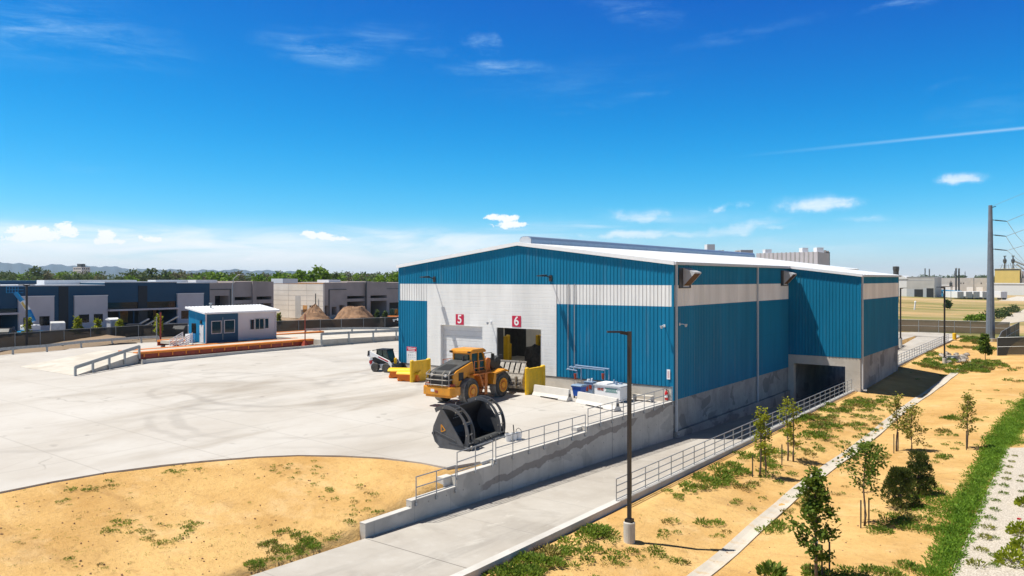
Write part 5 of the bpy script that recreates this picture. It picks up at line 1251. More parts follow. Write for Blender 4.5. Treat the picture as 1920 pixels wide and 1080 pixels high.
def bbx(mb, a, b, z0, z1, d0=16, d1=0.0): mb.box(BX - d0, BX + d1, yb(a), yb(b), z0, z1)
m = MB(); Y0 = BY + .4
m.box(BX - 17.3, BX, BY + .401, yb(614), 3.2, 8.15); m.box(BX - 17.3, BX, yb(614), yb(651), 3.2, 8.15); bbx(m, 615.5, 622, .2, 3.2); bbx(m, 622, 631, 2.9, 3.2); bbx(m, 631, 636.5, .2, 3.2); bbx(m, 646, 651, .2, 3.2); bbx(m, 622, 646, .2, 1.2)
bbx(m, 651, 684, 5.15, 8.25); bbx(m, 651, 684, 3.9, 4.55); bbx(m, 684, 693, .2, 8.4, 16, .3); bbx(m, 693, 725, 5.15, 8.25); bbx(m, 693, 725, 3.9, 4.55); bbx(m, 725, 800, 3.4, 8.1); bbx(m, 725, 730, .2, 3.4)
m.build('side_wall', K['greyb'], BB)  # shade put into this side as a darker tone of the end wall
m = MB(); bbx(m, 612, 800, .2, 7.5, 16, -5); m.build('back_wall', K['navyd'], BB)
m = MB(); bbx(m, 616, 617.5, 1, 6.6, 0, .15); bbx(m, 616, 649, 6.55, 6.7, 0, .15); bbx(m, 725, 800, 6.6, 6.7, 0, .12); m.build('reveal_frame', K['hoodg'], BB)
for a, b in ((707, 712), (714, 717), (720, 723), (731, 738)): m = MB(); m.box(BX - 4.9, BX - 4.8, yb(a), yb(b), .8, 3.6); m.build('lit_doorway', K['wood'], BB)  # unlit orange panels, the light of the doorways is in their colour
m = MB(); bbx(m, 683, 685, .2, 8.2, -.35, .5); m.build('pipe', K['dark'], BB)
for a, b, h in ((564, 592, 9.0), (650, 672, 8.75)): m = MB(); m.box(BX - 10, BX - 6, yfac(a, BX), yfac(b, BX), 8, h); m.build('roof_unit', K['hvac'], BB)

# ------------------------------------------------------------------ heaps, excavator, lift, vehicles, poles
def heap(px0, px1, pytop, Y, lab, flat=.8, seed=1):
    c = D((px0 + px1) / 2, HZ, Y); w_ = (px1 - px0) / 2 * Y / FOC; h = 9 + (HZ - pytop) / FOC * Y - .3
    t = thing('dirt_heap', lab, 'dirt heap', (c.x, c.y, .3), 0, 'dirt heaps behind the fence'); rng = random.Random(seed); m = MB(); n = 26; vs = []; R = 10
    for i in range(R + 1):
        k = i / R
        for j in range(n):
            a = 2 * pi * j / n; rr = w_ * 1.25 * k * (1 + .1 * sin(3 * a + seed)); z = h * (1 - max(0, (k - (1 - flat) * .6) / (1 - (1 - flat) * .6)) ** 1.0) if k > (1 - flat) * .6 else h
            vs.append((rr * cos(a), rr * sin(a), max(0, z + rng.uniform(-.22, .22) * (k < .98))))
    m.add(vs, [(i * n + j, (i + 1) * n + j, (i + 1) * n + (j + 1) % n, i * n + (j + 1) % n) for i in range(R) for j in range(n)])
    m.build('earth', K['dirt'], t, fix=False)
heap(555, 627, 571, 138, 'pointed brown dirt heap in front of the beige end wall', .95, 2)
heap(627, 705, 576, 140, 'broad flat-topped dirt heap in front of the dark dock openings', .35, 3)
p = D(742, HZ, 138); EX = thing('excavator', 'orange excavator partly hidden by the left edge of the warehouse', 'excavator', (p.x, p.y, .3), .4)
m = MB()
for s in (-1, 1): m.prism([(-1.8, .0), (-2.1, .4), (-1.8, .85), (1.8, .85), (2.1, .4), (1.8, 0)], s * 1.1 - .3, s * 1.1 + .3, 'x')
m.build('track', K['dark'], EX)
m = MB(); m.box(-1.2, 1.2, -2.2, 1.2, 1.0, 2.1); m.build('body', K['lorange'], EX, bevel=.08)
m = MB(); m.box(-1.15, -.1, -.2, 1.3, 2.1, 3.3); m.build('cab', K['gglass'], EX, bevel=.05)
m = MB(); m.prism([(.9, 1.8), (1.0, 2.3), (2.6, 4.6), (3.4, 4.8), (5.2, 3.9), (5.1, 3.6), (3.3, 4.2), (2.9, 4.0), (1.5, 1.8)], .2, .7, 'x'); m.build('boom', K['loader'], EX)
m = MB(); m.prism([(5.0, 4.0), (5.4, 3.8), (5.0, 1.8), (4.7, 1.8)], .25, .65, 'x'); m.prism([(4.5, 1.9), (5.2, 1.9), (5.3, 1.2), (4.6, .9), (4.2, 1.3)], -.1, 1.0, 'x'); m.build('bucket', K['dark'], EX)
p = D(58, HZ, 113); BL = thing('boom_lift', 'light blue boom lift reaching up to its raised basket beside the blue building', 'boom lift', (p.x, p.y, .35))
def dv(px, py, Y): q = D(px, py, Y); return (q.x - p.x, q.y - p.y, q.z - .35)
m = MB(); m.box(-1.2, 1.2, -1.4, 1.4, .5, 1.0)
bm_ = m.build('chassis', K['sky_blue'], BL, bevel=.05)
for sx in (-1.1, 1.1):
    for sy in (-1.1, 1.1): m = MB(); m.cyl((sx - .15, sy, .45), (sx + .15, sy, .45), .45, None, 16); m.build('wheel', K['tyre'], BL)
m = MB(); m.box(-1.3, .9, -1.0, 1.0, 1.05, 1.9); m.build('turntable', K['signw'], BL, bevel=.15)
a_, b_, c_, e_ = dv(63, 603, 113), dv(53, 582, 113), dv(42, 565, 113), dv(29, 549, 113)
m = MB(); m.mi = 0; m.beam(a_, b_, .5, .55); m.mi = 1; m.beam(b_, c_, .48, .5); m.mi = 0; m.beam(c_, e_, .42, .45); m.build('boom', [K['sky_blue'], K['signw']], BL)
m = MB(); f0, f1 = Vector(b_).lerp(Vector(c_), .2), Vector(b_).lerp(Vector(c_), .9); m.beam(f0, f1, .52, .3); m.build('boom_stripe', K['plant'], BL)
q0, q1 = Vector(dv(12, 549, 113)), Vector(dv(34, 549, 113)); m = MB()
for z in (0, .45, .9): 
    for o in (0, 1.2): m.beam(q0 + Vector((-o * .6, o * .8, z)), q1 + Vector((-o * .6, o * .8, z)), .06, .06)
for k in range(5): v = q0.lerp(q1, k / 4); m.beam(v, v + Vector((0, 0, .95)), .06, .06)
m.build('basket', K['sky_blue'], BL)
def pickup(px, py, Y, rz, lab, mat, kind=0, name='pickup_truck', cat='pickup truck'):
    p = D(px, py, Y); t = thing(name, lab, cat, (p.x, p.y, .35), rz, 'vehicles parked behind the left fence'); 
    if kind == 0: pr = [(-2.7, .5), (-2.7, 1.15), (-.6, 1.15), (-.4, 1.8), (.9, 1.82), (1.5, 1.2), (2.6, 1.1), (2.7, .5)]
    elif kind == 1: pr = [(-2.6, .5), (-2.6, 2.1), (1.4, 2.15), (2.0, 1.35), (2.6, 1.15), (2.6, .5)]
    else: pr = [(-2.2, .4), (-2.2, 1.0), (-1.6, 1.5), (.5, 1.5), (1.2, 1.05), (2.2, .9), (2.2, .4)]
    m = MB(); m.prism(pr, -.95, .95, 'x'); b = m.build('body', mat, t, bevel=.08)
    m = MB()
    for s in (-1, 1): m.prism([(-.3, 1.2), (-.25, 1.7), (.8, 1.72), (1.3, 1.22)] if kind != 1 else [(.2, 1.4), (.2, 1.95), (1.3, 1.95), (1.75, 1.4)], s * .95 - .01, s * .95 + .012, 'x')
    m.add([(-.8, 1.53, 1.24), (.8, 1.53, 1.24), (.75, .98, 1.8), (-.75, .98, 1.8)] if kind == 0 else [(-.8, 1.98, 1.42), (.8, 1.98, 1.42), (.75, 1.5, 2.05), (-.75, 1.5, 2.05)] if kind == 1 else [(-.8, 1.18, 1.1), (.8, 1.18, 1.1), (.7, .58, 1.48), (-.7, .58, 1.48)], [(0, 1, 2, 3)])
    m.build('window', K['glass'], t, fix=False)
    for y in (-1.7, 1.7):
        for s in (-1, 1): m = MB(); m.cyl((s * .95 - .13, y, .4), (s * .95 + .13, y, .4), .4, None, 14); m.build('wheel', K['tyre'], t)
    for s in (-.7, .7): m = MB(); m.box(s - .16, s + .16, pr[-1][0] - .02, pr[-1][0] + .03, .8, .95); m.build('headlight', K['signw'], t)
pickup(250, 620, 117, .9, 'dark grey pickup truck seen through the fence by the tilted panels', K['car_g']); pickup(108, 615, 117, 1.2, 'white van with its roof above the left fence', K['car_w'], 1, 'parked_van', 'van'); pickup(346, 615, 119, .6, 'white car half hidden by the scale office corner', K['car_w'], 2, 'parked_car', 'car'); pickup(10, 615, 112, 1.0, 'dark car at the far left under the shaded opening', K['car_g'], 2, 'parked_car', 'car'); pickup(318, 618, 118, .9, 'dark pickup truck behind the fence just left of the scale office', K['car_g'])
for px, py, lab in ((262, 607, 'pale tilted panel rising above the dark grey pickup'), (284, 604, 'pale tilted panel behind the little tree by the rust-brown post'), (317, 602.5, 'pale tilted panel in front of the right pale wall panel')):
    p = D(px, py, 121); t = thing('tilted_panel', lab, 'panel', (p.x, p.y, .35), 0, 'tilted panels behind the fence'); z = p.z - .35
    m = MB(); m.beam((-1.1, -.8, z - .75), (1.1, .8, z + .75), .7, .12, (0, 0, 1)); m.build('panel_face', K['trim'], t)
    m = MB(); m.cyl((0, 0, 0), (0, 0, z), .07); m.build('post', K['galv'], t)
p = D(211, 612, 119); t = thing('portable_toilet', 'grey portable toilet with a white roof behind the fence', 'portable toilet', (p.x, p.y, .35))
m = MB(); m.box(-.6, .6, -.6, .6, .0, 2.3); m.build('cabin', K['trim'], t); m = MB(); m.prism([(-.75, 2.3), (-.75, 2.4), (0, 2.65), (.75, 2.4), (.75, 2.3)], -.75, .75, 'y'); m.build('roof', K['signw'], t)
m = MB(); m.box(.6, .63, -.4, .4, .1, 2.1); m.build('door', K['galv'], t)
def pole_light(p, h, lab, heads=1, base=True, mat='brown', hd=None, r=.1, name='lamp_post', grp=None):
    t = thing(name, lab, 'lamp post', p, 0, grp)
    zb = 0
    if base: m = MB(); m.lathe([(-.6, .25), (.83, .25), (.86, .23)], (0, 0, 0), 'z', 20); m.build('concrete_base', K['pale'], t); zb = .85
    m = MB(); m.box(-r, r, -r, r, zb, h); m.build('pole', K[mat], t)
    if base: m = MB(); m.box(-r - .08, r + .08, -r - .08, r + .08, zb, zb + .14); m.build('base_cover', K[mat], t)
    hd = hd or Vector((-.8, -.6, 0))
    for s in ((1,) if heads == 1 else (1, -1)):
        v = Vector(hd) * s; m = MB(); m.beam((v.x * .05, v.y * .05, h - .1), (v.x * .4, v.y * .4, h - .04), .1, .14)
        m.build('arm', K[mat], t)
        m = MB(); m.beam((v.x * .35, v.y * .35, h - .02), (v.x * .95, v.y * .95, h - .02), .3, .07); m.build('lamp_head', K[mat], t)
    return t
p = D(50, HZ, 96); pole_light((p.x, p.y, .36), 7.9, 'brown twin-headed lamp post beside the blue boom lift', 2, False, 'brown', (.8, .6, 0), .1)
p = D(436, HZ, 124); t = thing('street_lamp', 'tall grey street lamp with a curved arm above the small office', 'street lamp', (p.x, p.y, .35))
m = MB(); m.cyl((0, 0, 0), (0, 0, 7.6), .14, .1); m.tube([(0, 0, 7.6), (.15, .1, 8.6), (.7, .5, 9.25), (1.1, .8, 9.3)], .07, 6); m.build('pole', K['galv'], t)
m = MB(); m.beam((1.0, .75, 9.3), (1.65, 1.22, 9.28), .3, .14); m.build('lamp_head', K['galv'], t)
# far tower block and low brown block among the trees on the horizon
p = D(153, HZ, 760); t = thing('tower_block', 'small brown-grey tower block above the trees on the left horizon', 'tower block', (p.x, p.y, 0), .3)
m = MB(); m.box(-5.5, 5.5, -5, 5, 0, 20.5); m.build('wall', K['beige'], t); m = MB(); m.box(-3, 2, -2.5, 2.5, 20.5, 23.5); m.box(3, 4, -1, 0, 20.5, 22); m.build('roof_house', K['hoodg'], t)
m = MB()
for z in range(3, 20, 3):
    for k in range(4): m.box(-4.6 + k * 2.5, -3.2 + k * 2.5, -5.05, -4.98, z, z + 1.4); m.box(5.45, 5.52, -4.2 + k * 2.3, -2.9 + k * 2.3, z, z + 1.4)
m.build('windows', K['glass'], t)
p = D(685, HZ, 600); t = thing('far_block', 'low reddish-brown building between trees left of the warehouse roof', 'building', (p.x, p.y, 0), .6)
m = MB(); m.box(-10, 10, -7, 7, 0, 11.3); m.box(-4, 6, -6, 6, 11.3, 12.6); m.build('wall', K['dirt'], t)
m = MB(); m.box(-10.3, 10.3, -7.3, 7.3, 11.3, 11.7); m.build('roof', K['pale'], t)
# ------------------------------------------------------------------ lamp posts on the right
pole_light(U(1180, 1016, ground_z) + Vector((0, 0, .0)), 9.0, 'dark lamp post on a concrete base in the sand beside the sunken drive', 1, True, 'brown', (-.8, -.6, 0), .07)
p = U(1771, 684, ground_z); pole_light(p, 9.6, 'dark lamp post on a concrete base by the rock pile', 1, True, 'brown', (-.8, -.6, 0), .09)
p = D(1688.5, HZ, 118); pole_light((p.x, p.y, -1), 8.6, 'dark lamp post just past the far right corner of the warehouse', 1, True, 'brown', (.8, .6, 0), .1)
# ------------------------------------------------------------------ transmission pole and lines
TB = U(1857, 640, ground_z); TY = -.6 * (TB.x - CAM[0]) + .8 * (TB.y - CAM[1])
def tp(px, py, Y=None): q = D(px, py, Y or TY); return (q.x - TB.x, q.y - TB.y, q.z - TB.z)
TPL = thing('transmission_pole', 'tall tapering grey steel power line pole beyond the sand', 'power pole', TB)
m = MB(); top = tp(1862, 385)[2]; m.lathe([(-.5, .66), (0, .66), (top * .5, .47), (top, .28)], (0, 0, 0), 'z', 12); m.build('shaft', K['polesteel'], TPL)
m = MB(); m.cyl((0, 0, -.2), (0, 0, .5), 1.0, 1.0, 16); m.build('footing', K['pale'], TPL)
ends = []
for py in (413, 441, 467.5):
    a = Vector((0, 0, tp(1861, py - 1)[2])); b = Vector(tp(1888 if py != 441 else 1886, py + 2, TY - .5)); m = MB(); m.tube([a, a.lerp(b, .15)], .09, 6); m.tube([a.lerp(b, .15), b], .06, 6)
    for k in range(10): q = a.lerp(b, .3 + .065 * k); m.cyl(q, q.lerp(b, .02), .12, .12, 8)
    m.build('insulator_arm', K['dark'], TPL); ends.append(b)
m = MB(); m.tube([(0, 0, top - .4), tp(1867, 387)], .07, 6); m.build('top_bracket', K['dark'], TPL)
for i, (b, near, far) in enumerate(zip(ends, (((1925, 400), (2050, 330)), ((1925, 429), (2050, 372)), ((1925, 459), (2050, 415))), (((1905, 440), (1921, 458), (1960, 490)), ((1902, 468), (1922, 492), (1960, 512)), ((1905, 484), (1922, 496), (1960, 514))))):
    t = thing('power_line', ('highest', 'middle', 'lowest')[i] + ' power line hanging from the tall steel pole', 'cable', TB, 0, 'power lines on the tall pole')
    m = MB(); m.tube([b] + [tp(px, py, TY - 12 * k - 8) for k, (px, py) in enumerate(near)], .035, 4); m.tube([b] + [tp(px, py, TY + 20 * k + 15) for k, (px, py) in enumerate(far)], .035, 4); m.build('conductor', K['galv'], t)
m = MB(); m.tube([tp(1862, 386), tp(1925, 360, TY - 10), tp(2050, 300, TY - 30)], .02, 4)
o = m.build('ground_wire', K['galv']); o.location = TB; tag(o, 'faint top wire running right from the tip of the tall steel pole', 'cable')
# ------------------------------------------------------------------ right fences
P1 = [U(px, py, -1.02) for px, py in [(1640, 622), (1686, 622.5), (1760, 624.5), (1850, 627.5), (1893, 629)]]
fence('brown screened fence with a pale middle rail across the road behind the warehouse', P1, 2.35, 'screenb', 3.0, (1.25,))
k2 = U(1870, 667, ground_z); fence('black screened fence panel at the right edge beside the tall pole', [k2, U(1935, 666, ground_z), U(2010, 664, ground_z)], 2.45, 'screen', 4.2, (1.2,))
k1 = U(1911, 630, -1.0); fence('black screened fence running away between the right fence panel and the dry field', [k2 + Vector((.1, .1, 0)), U(1878, 652, ground_z), U(1895, 640, -1.1), k1], 2.4, 'screen', 6, (1.2,), sc0=-.1)
# ------------------------------------------------------------------ far right buildings and yard
def fbuild(name, lab, cat, px0, px1, pyt, pyb, Y, mat, depth=20, side=None, grp=None, g=-1.0):
    a = D(px0, HZ, Y); r0, r1 = (px0 - 960) / FOC, (px1 - 960) / FOC; W_ = (r1 - r0) * Y / (.8 + .6 * r1); h = 9 + (HZ - pyt) / FOC * Y - g
    t = thing(name, lab, cat, (a.x, a.y, g), 0, grp)
    m = MB(); m.box(0, W_, 0, depth, 0, h); m.build('wall', K[mat], t, bevel=0); return t, W_, h
t, w_, h = fbuild('white_shed', 'white gabled shed just right of the warehouse corner', 'shed', 1680, 1700, 522, 559, 385, 'signw', 14)
m = MB(); m.prism([(-1, h - .2), (w_ * .6, h + 1.4), (w_ + .6, h - .2)], -.3, 14, 'y'); m.build('roof', K['roof'], t)
t, w_, h = fbuild('grey_warehouse', 'grey concrete warehouse with two dark dock openings beyond the dry field', 'warehouse', 1700, 1752, 520, 560, 382, 'greyl', 22)
m = MB()
for a, b, z in ((.27, .59, .45), (.72, .97, .5)): m.box(w_ * a, w_ * b, -.06, .1, .1, h * z)
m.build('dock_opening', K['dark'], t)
m = MB(); m.box(-.1, w_ + .1, -.1, 22, h, h + .3); m.box(-.05, w_, -.05, 0, h * .86, h * .88); m.build('coping', K['trim'], t)
m = MB(); m.box(0, w_ * .28, -.12, -.01, .1, h * .45); m.box(w_ * .6, w_ * .72, -.12, -.01, .1, h * .5); m.build('dock_panel', K['trim'], t)
t, w_, h = fbuild('grey_warehouse', 'long pale grey concrete warehouse with white dock doors behind the trailers', 'warehouse', 1752, 1851, 521, 549, 560, 'greyl', 30)
for a in (.2, .36, .62, .8): m = MB(); m.box(w_ * a, w_ * a + w_ * .12, -.08, .1, .2, h * .38); m.build('dock_door', K['signw'], t)
m = MB(); m.box(-.2, w_ * .35, -.3, 30, h * .46, h * .52); m.build('canopy', K['signw'], t)
m = MB()
for a in (.5, .55, .88): m.box(w_ * a, w_ * a + .7, -.06, .0, h * .6, h * .68)
for a in (.48, .75): m.box(w_ * a, w_ * a + .25, -.05, 0, 0, h)
m.build('window', K['dark'], t)
t, w_, h = fbuild('white_hall', 'long low white hall under the yellow plant', 'hall', 1850, 1990, 532, 549, 470, 'signw', 30)
m = MB(); m.box(-.3, w_, -.3, 30, h, h + .3); m.build('roof', K['roof'], t)
t, w_, h = fbuild('blue_cover', 'light blue tarpaulin-covered stack by the grey warehouse', 'tarpaulin', 1743, 1800, 545, 557, 400, 'tarp', 8)
m = MB(); m.prism([(0, h), (w_ * .4, h + .5), (w_, h - .2), (w_, h - .5), (0, h - .3)], -.2, 8.2, 'y'); m.build('cover_top', K['tarp'], t)
tr0 = None
for i, (px0, px1) in enumerate(((1795, 1807), (1811, 1823), (1825, 1837), (1842, 1854), (1876.5, 1889))):
    labs = ('leftmost of four white trailers in a row by the grey warehouse', 'second from left of the four white trailers in a row', 'third from left of the four white trailers in a row', 'white trailer nearest the tall pole at the right of the row', 'lone white trailer right of the tall pole')
    a, b = D(px0, HZ, 365), D(px1, HZ, 365); d = b - a
    if tr0 is None:
        t = tr0 = thing('box_trailer', labs[0], 'trailer', (a.x, a.y, -1), atan2(d.y, d.x), 'white box trailers'); W_ = d.length
        m = MB(); m.box(0, W_, 0, 12, 1.0, 3.9); m.build('box_body', K['signw'], t)
        m = MB(); m.box(.05, W_ / 2 - .06, -.05, 0, 1.1, 3.8); m.box(W_ / 2 + .06, W_ - .05, -.05, 0, 1.1, 3.8); m.build('rear_door', K['lilac'], t)
        m = MB(); m.box(.2, W_ - .2, -.02, .1, .5, .95); m.build('bumper', K['dark'], t)
        for s in (.3, W_ - .3):
            for y in (1.2, 2.4): m = MB(); m.cyl((s - .25, y, .5), (s + .25, y, .5), .5, None, 12); m.build('wheel', K['tyre'], t)
    else: dup(tr0, (a.x, a.y, -1), atan2(d.y, d.x), labs[i])
# yellow plant with rooftop machinery
t, w_, h = fbuild('yellow_plant', 'yellow industrial plant building with grey ducts and cyclones on its roof', 'plant', 1865, 1912, 504, 532, 520, 'plant', 16)
for px in (1880, 1893):
    m = MB(); x = (px - 1865) * 520 / FOC; m.cyl((x, 5, h), (x, 5, h + 4), .4); m.lathe([(h + 3.2, .2), (h + 4.6, 1.1), (h + 6.2, 1.1), (h + 6.6, .5), (h + 8.2, .3), (h + 8.3, .9), (h + 8.8, .9)], (x, 5, 0), 'z', 10); m.build('cyclone', K['hoodg'], t)
m = MB()
for k in range(7): m.beam((3 + k * 1.6, 4, h), (4 + k * 1.1, 5, h + 3 + (k % 3)), .25, .25); m.beam((2 + k * 1.5, 6, h + 2), (3.4 + k * 1.5, 5, h + 2), .2, .2)
m.tube([(w_ - 3, 4, h + 5), (w_ + 3, 4, h + 2), (w_ + 10, 4, h - 5)], .6, 8); m.tube([(w_ - 2, 3, h + 3), (w_ + 4, 3, h - 2), (w_ + 5, 3, 4)], .5, 8); m.build('duct', K['galv'], t)
m = MB(); m.box(-.1, w_, -.1, 0, h - 1, h - .2); m.box(3, 5, -.1, 0, 2, 3); m.build('panel_strip', K['hoodg'], t)
m = MB(); m.box(w_ + .1, w_ + 6, 1, 12, 0, h * .62); m.box(w_ + 1, w_ + 9, 2, 12, h * .62, h * .9); m.build('process_frame', K['greyb'], t)
m = MB(); m.box(w_ - 3.5, w_ + 3.5, -.5, .5, 0, 4.2); m.build('tank', K['tgreen'], t)
# stacks, masts
for px, pyt, pyb, Y, r, lab in ((1734.5, 503, 522, 700, .45, 'left of two dark chimneys behind the grey warehouse'), (1742.5, 504, 522, 700, .45, 'right of two dark chimneys behind the grey warehouse'), (1792.5, 502.5, 546, 430, .42, 'left of two tall grey stacks in front of the pale warehouse'), (1798, 503, 546, 430, .42, 'right of two tall grey stacks in front of the pale warehouse'), (1790, 508, 522, 800, .3, 'thin mast left of the twin grey stacks'), (1809.5, 509, 522, 800, .3, 'thin mast right of the twin grey stacks')):
    p = D(px, HZ, Y); t = thing('chimney_stack', lab, 'chimney', (p.x, p.y, -1), 0, 'stacks on the right horizon')
    h = 10 + (HZ - pyt) / FOC * Y; m = MB(); m.lathe([(0, r * 1.15), (h, r)], (0, 0, 0), 'z', 10); m.build('shaft', K['hoodg'], t)
    m = MB(); m.lathe([(h - .6, r * 1.25), (h, r * 1.25)], (0, 0, 0), 'z', 10); m.build('cap', K['galv'], t)
p = D(1783, HZ, 300); t = thing('lattice_mast', 'thin pole with a small head in front of the blue tarpaulin', 'mast', (p.x, p.y, -1))
m = MB(); m.cyl((0, 0, 0), (0, 0, 8), .1); m.build('pole', K['galv'], t); m = MB(); m.box(-.5, .5, -.2, .2, 7, 8.5); m.cyl((0, 0, 8.5), (0, 0, 9.2), .15); m.build('head', K['hoodg'], t)
p = U(1714.5, 582, -1.0); t = thing('marker_post', 'leaning white marker post in the dry field', 'post', p)
m = MB(); m.tube([(0, 0, 0), (.25, 0, 2.6)], .22, 8); m.build('post_tube', K['signw'], t)
m = MB(); m.lathe([(2.4, .3), (2.8, .3), (3.0, .1)], (.25, 0, 0), 'z', 8); m.build('cap', K['signw'], t)
# pale track and lot in the field
tk = [U(px, py, -1.0) for px, py in [(1690, 575), (1760, 563), (1850, 563), (1990, 566), (1990, 559), (1850, 553), (1745, 553), (1686, 566)]]
sheet('far_lot', [(p.x, p.y) for p in tk], lambda x, y: -.97, K['pale'], 40, .1)
tk = [U(px, py, -1.0) for px, py in [(1868, 610), (1915, 603), (2000, 598), (2000, 578), (1920, 580), (1890, 592)]]
sheet('dirt_track', [(p.x, p.y) for p in tk], lambda x, y: -.985, K['cream'], 20, .1)
# concrete works above the roof line
CX = thing('concrete_plant', 'large ribbed grey concrete block with white rooftop boxes rising behind the warehouse roof', 'industrial building')
def plate(px0, px1, pyt, Y, dep, mat, name, z0=-1):
    a, b = D(px0, HZ, Y), D(px1, HZ, Y); e = Vector((.6, .8, 0)) * 0 + Vector((-.6, .8, 0)) * dep; z = 9 + (HZ - pyt) / FOC * Y
    v = [a, b, b + e, a + e]; m = MB(); m.add([(q.x, q.y, z0) for q in v] + [(q.x, q.y, z) for q in v], [(0, 3, 2, 1), (4, 5, 6, 7), (0, 1, 5, 4), (1, 2, 6, 5), (2, 3, 7, 6), (3, 0, 4, 7)]); return m
a, b, c = D(1418, HZ, 352), D(1533, HZ, 330), D(1555, HZ, 350); z = 9 + 49 / FOC * 340
m = MB(); d_ = a + (c - b); q = [a, b, c, d_]; m.add([(v.x, v.y, -1) for v in q] + [(v.x, v.y, z) for v in q], [(0, 3, 2, 1), (4, 5, 6, 7), (0, 1, 5, 4), (1, 2, 6, 5), (2, 3, 7, 6), (3, 0, 4, 7)]); m.build('main_block', K['lilac'], CX)
m = MB()
for k in range(1, 14): v = a.lerp(b, k / 14); v2 = v + (b - a).normalized() * .25; m.beam((v.x, v.y, -1), (v.x, v.y, z + .1), .35, .5)
m.build('panel_joint', K['greyl'], CX)
for px, w_, pyt, Y in ((1441, 12, 467.5, 345), (1510, 11, 464.5, 335), (1538, 12.5, 464, 340)): plate(px - w_ / 2, px + w_ / 2, pyt, Y + 4, 4, '', '', 18).build('roof_box', K['hvac'], CX)
plate(1389, 1412, 468.5, 360, 10, '', '').build('side_block', K['greyl'], CX)
plate(1550, 1556, 473, 352, 4, '', '').build('dark_end', K['dark'], CX)
m = MB()
for px in (1380, 1384, 1547, 1552, 1349, 1355):
    v = D(px, HZ, 356); 
    for k in range(5): m.box(v.x - .5, v.x + .5, v.y - .3, v.y + .3, 14 + k * 1.6, 15.1 + k * 1.6 + (px % 3) * .3)
m.build('pipework', K['greyb'], CX)
t = thing('roof_unit', 'white box on a grey block left of the concrete works above the roof', 'roof unit', (0, 0, 0))
plate(1326, 1340.5, 458, 350, 5, '', '', 19).build('box', K['hvac'], t); plate(1312, 1358, 470.5, 351, 6, '', '').build('block', K['greyb'], t)
p = D(1680, HZ, 300); t = thing('water_tank', 'small grey round tank behind the far right warehouse corner', 'tank', (p.x, p.y, -1))
m = MB(); m.lathe([(0, 1.0), (12.8, 1.0), (13.6, 1.15), (14.7, 1.15)], (0, 0, 0), 'z', 12); m.build('shell', K['hoodg'], t)
m = MB(); m.lathe([(14.7, 1.2), (14.9, .1)], (0, 0, 0), 'z', 12); m.build('lid', K['galv'], t)
# ------------------------------------------------------------------ culvert and riprap
p = U(1787, 676, ground_z); t = thing('culvert', 'dark culvert pipe mouth in a small concrete headwall among rocks', 'culvert', p, .64)
m = MB()
m.prism([(-1.3, -.4), (-1.0, .35), (-.55, .62), (.55, .62), (1.0, .35), (1.3, -.4)], .12, .5, 'y'); m.build('headwall', K['pale'], t)
m = MB(); m.cyl((0, -.35, .1), (0, .3, .1), .36, None, 18); m.build('pipe', K['galv'], t); m = MB(); m.cyl((0, -.37, .1), (0, -.352, .1), .3, None, 18); m.build('mouth', K['black'], t)
rng = random.Random(12); r0 = None; meshes = []
for i in range(46):
    px, py = rng.uniform(1757, 1815), rng.uniform(664, 682)
    if abs(px - 1787) < 6 and py > 670: continue
    q = U(px, py, ground_z); r = rng.uniform(.2, .5)
    if len(meshes) < 6:
        m = MB(); m.blob((0, 0, 0), (1, rng.uniform(.7, 1), rng.uniform(.5, .8)), rng, 8, 6, .25); o = m.build('riprap_rock', K['rock']); meshes.append(o)
    else: o = meshes[i % 6].copy(); COL.objects.link(o)
    o.location = q + Vector((0, 0, r * .25)); o.scale = (r, r, r); o.rotation_euler = (0, 0, rng.uniform(0, 6)); tag(o, 'angular pale riprap stone by the culvert and lamp post', 'rock', 'riprap stones around the culvert')
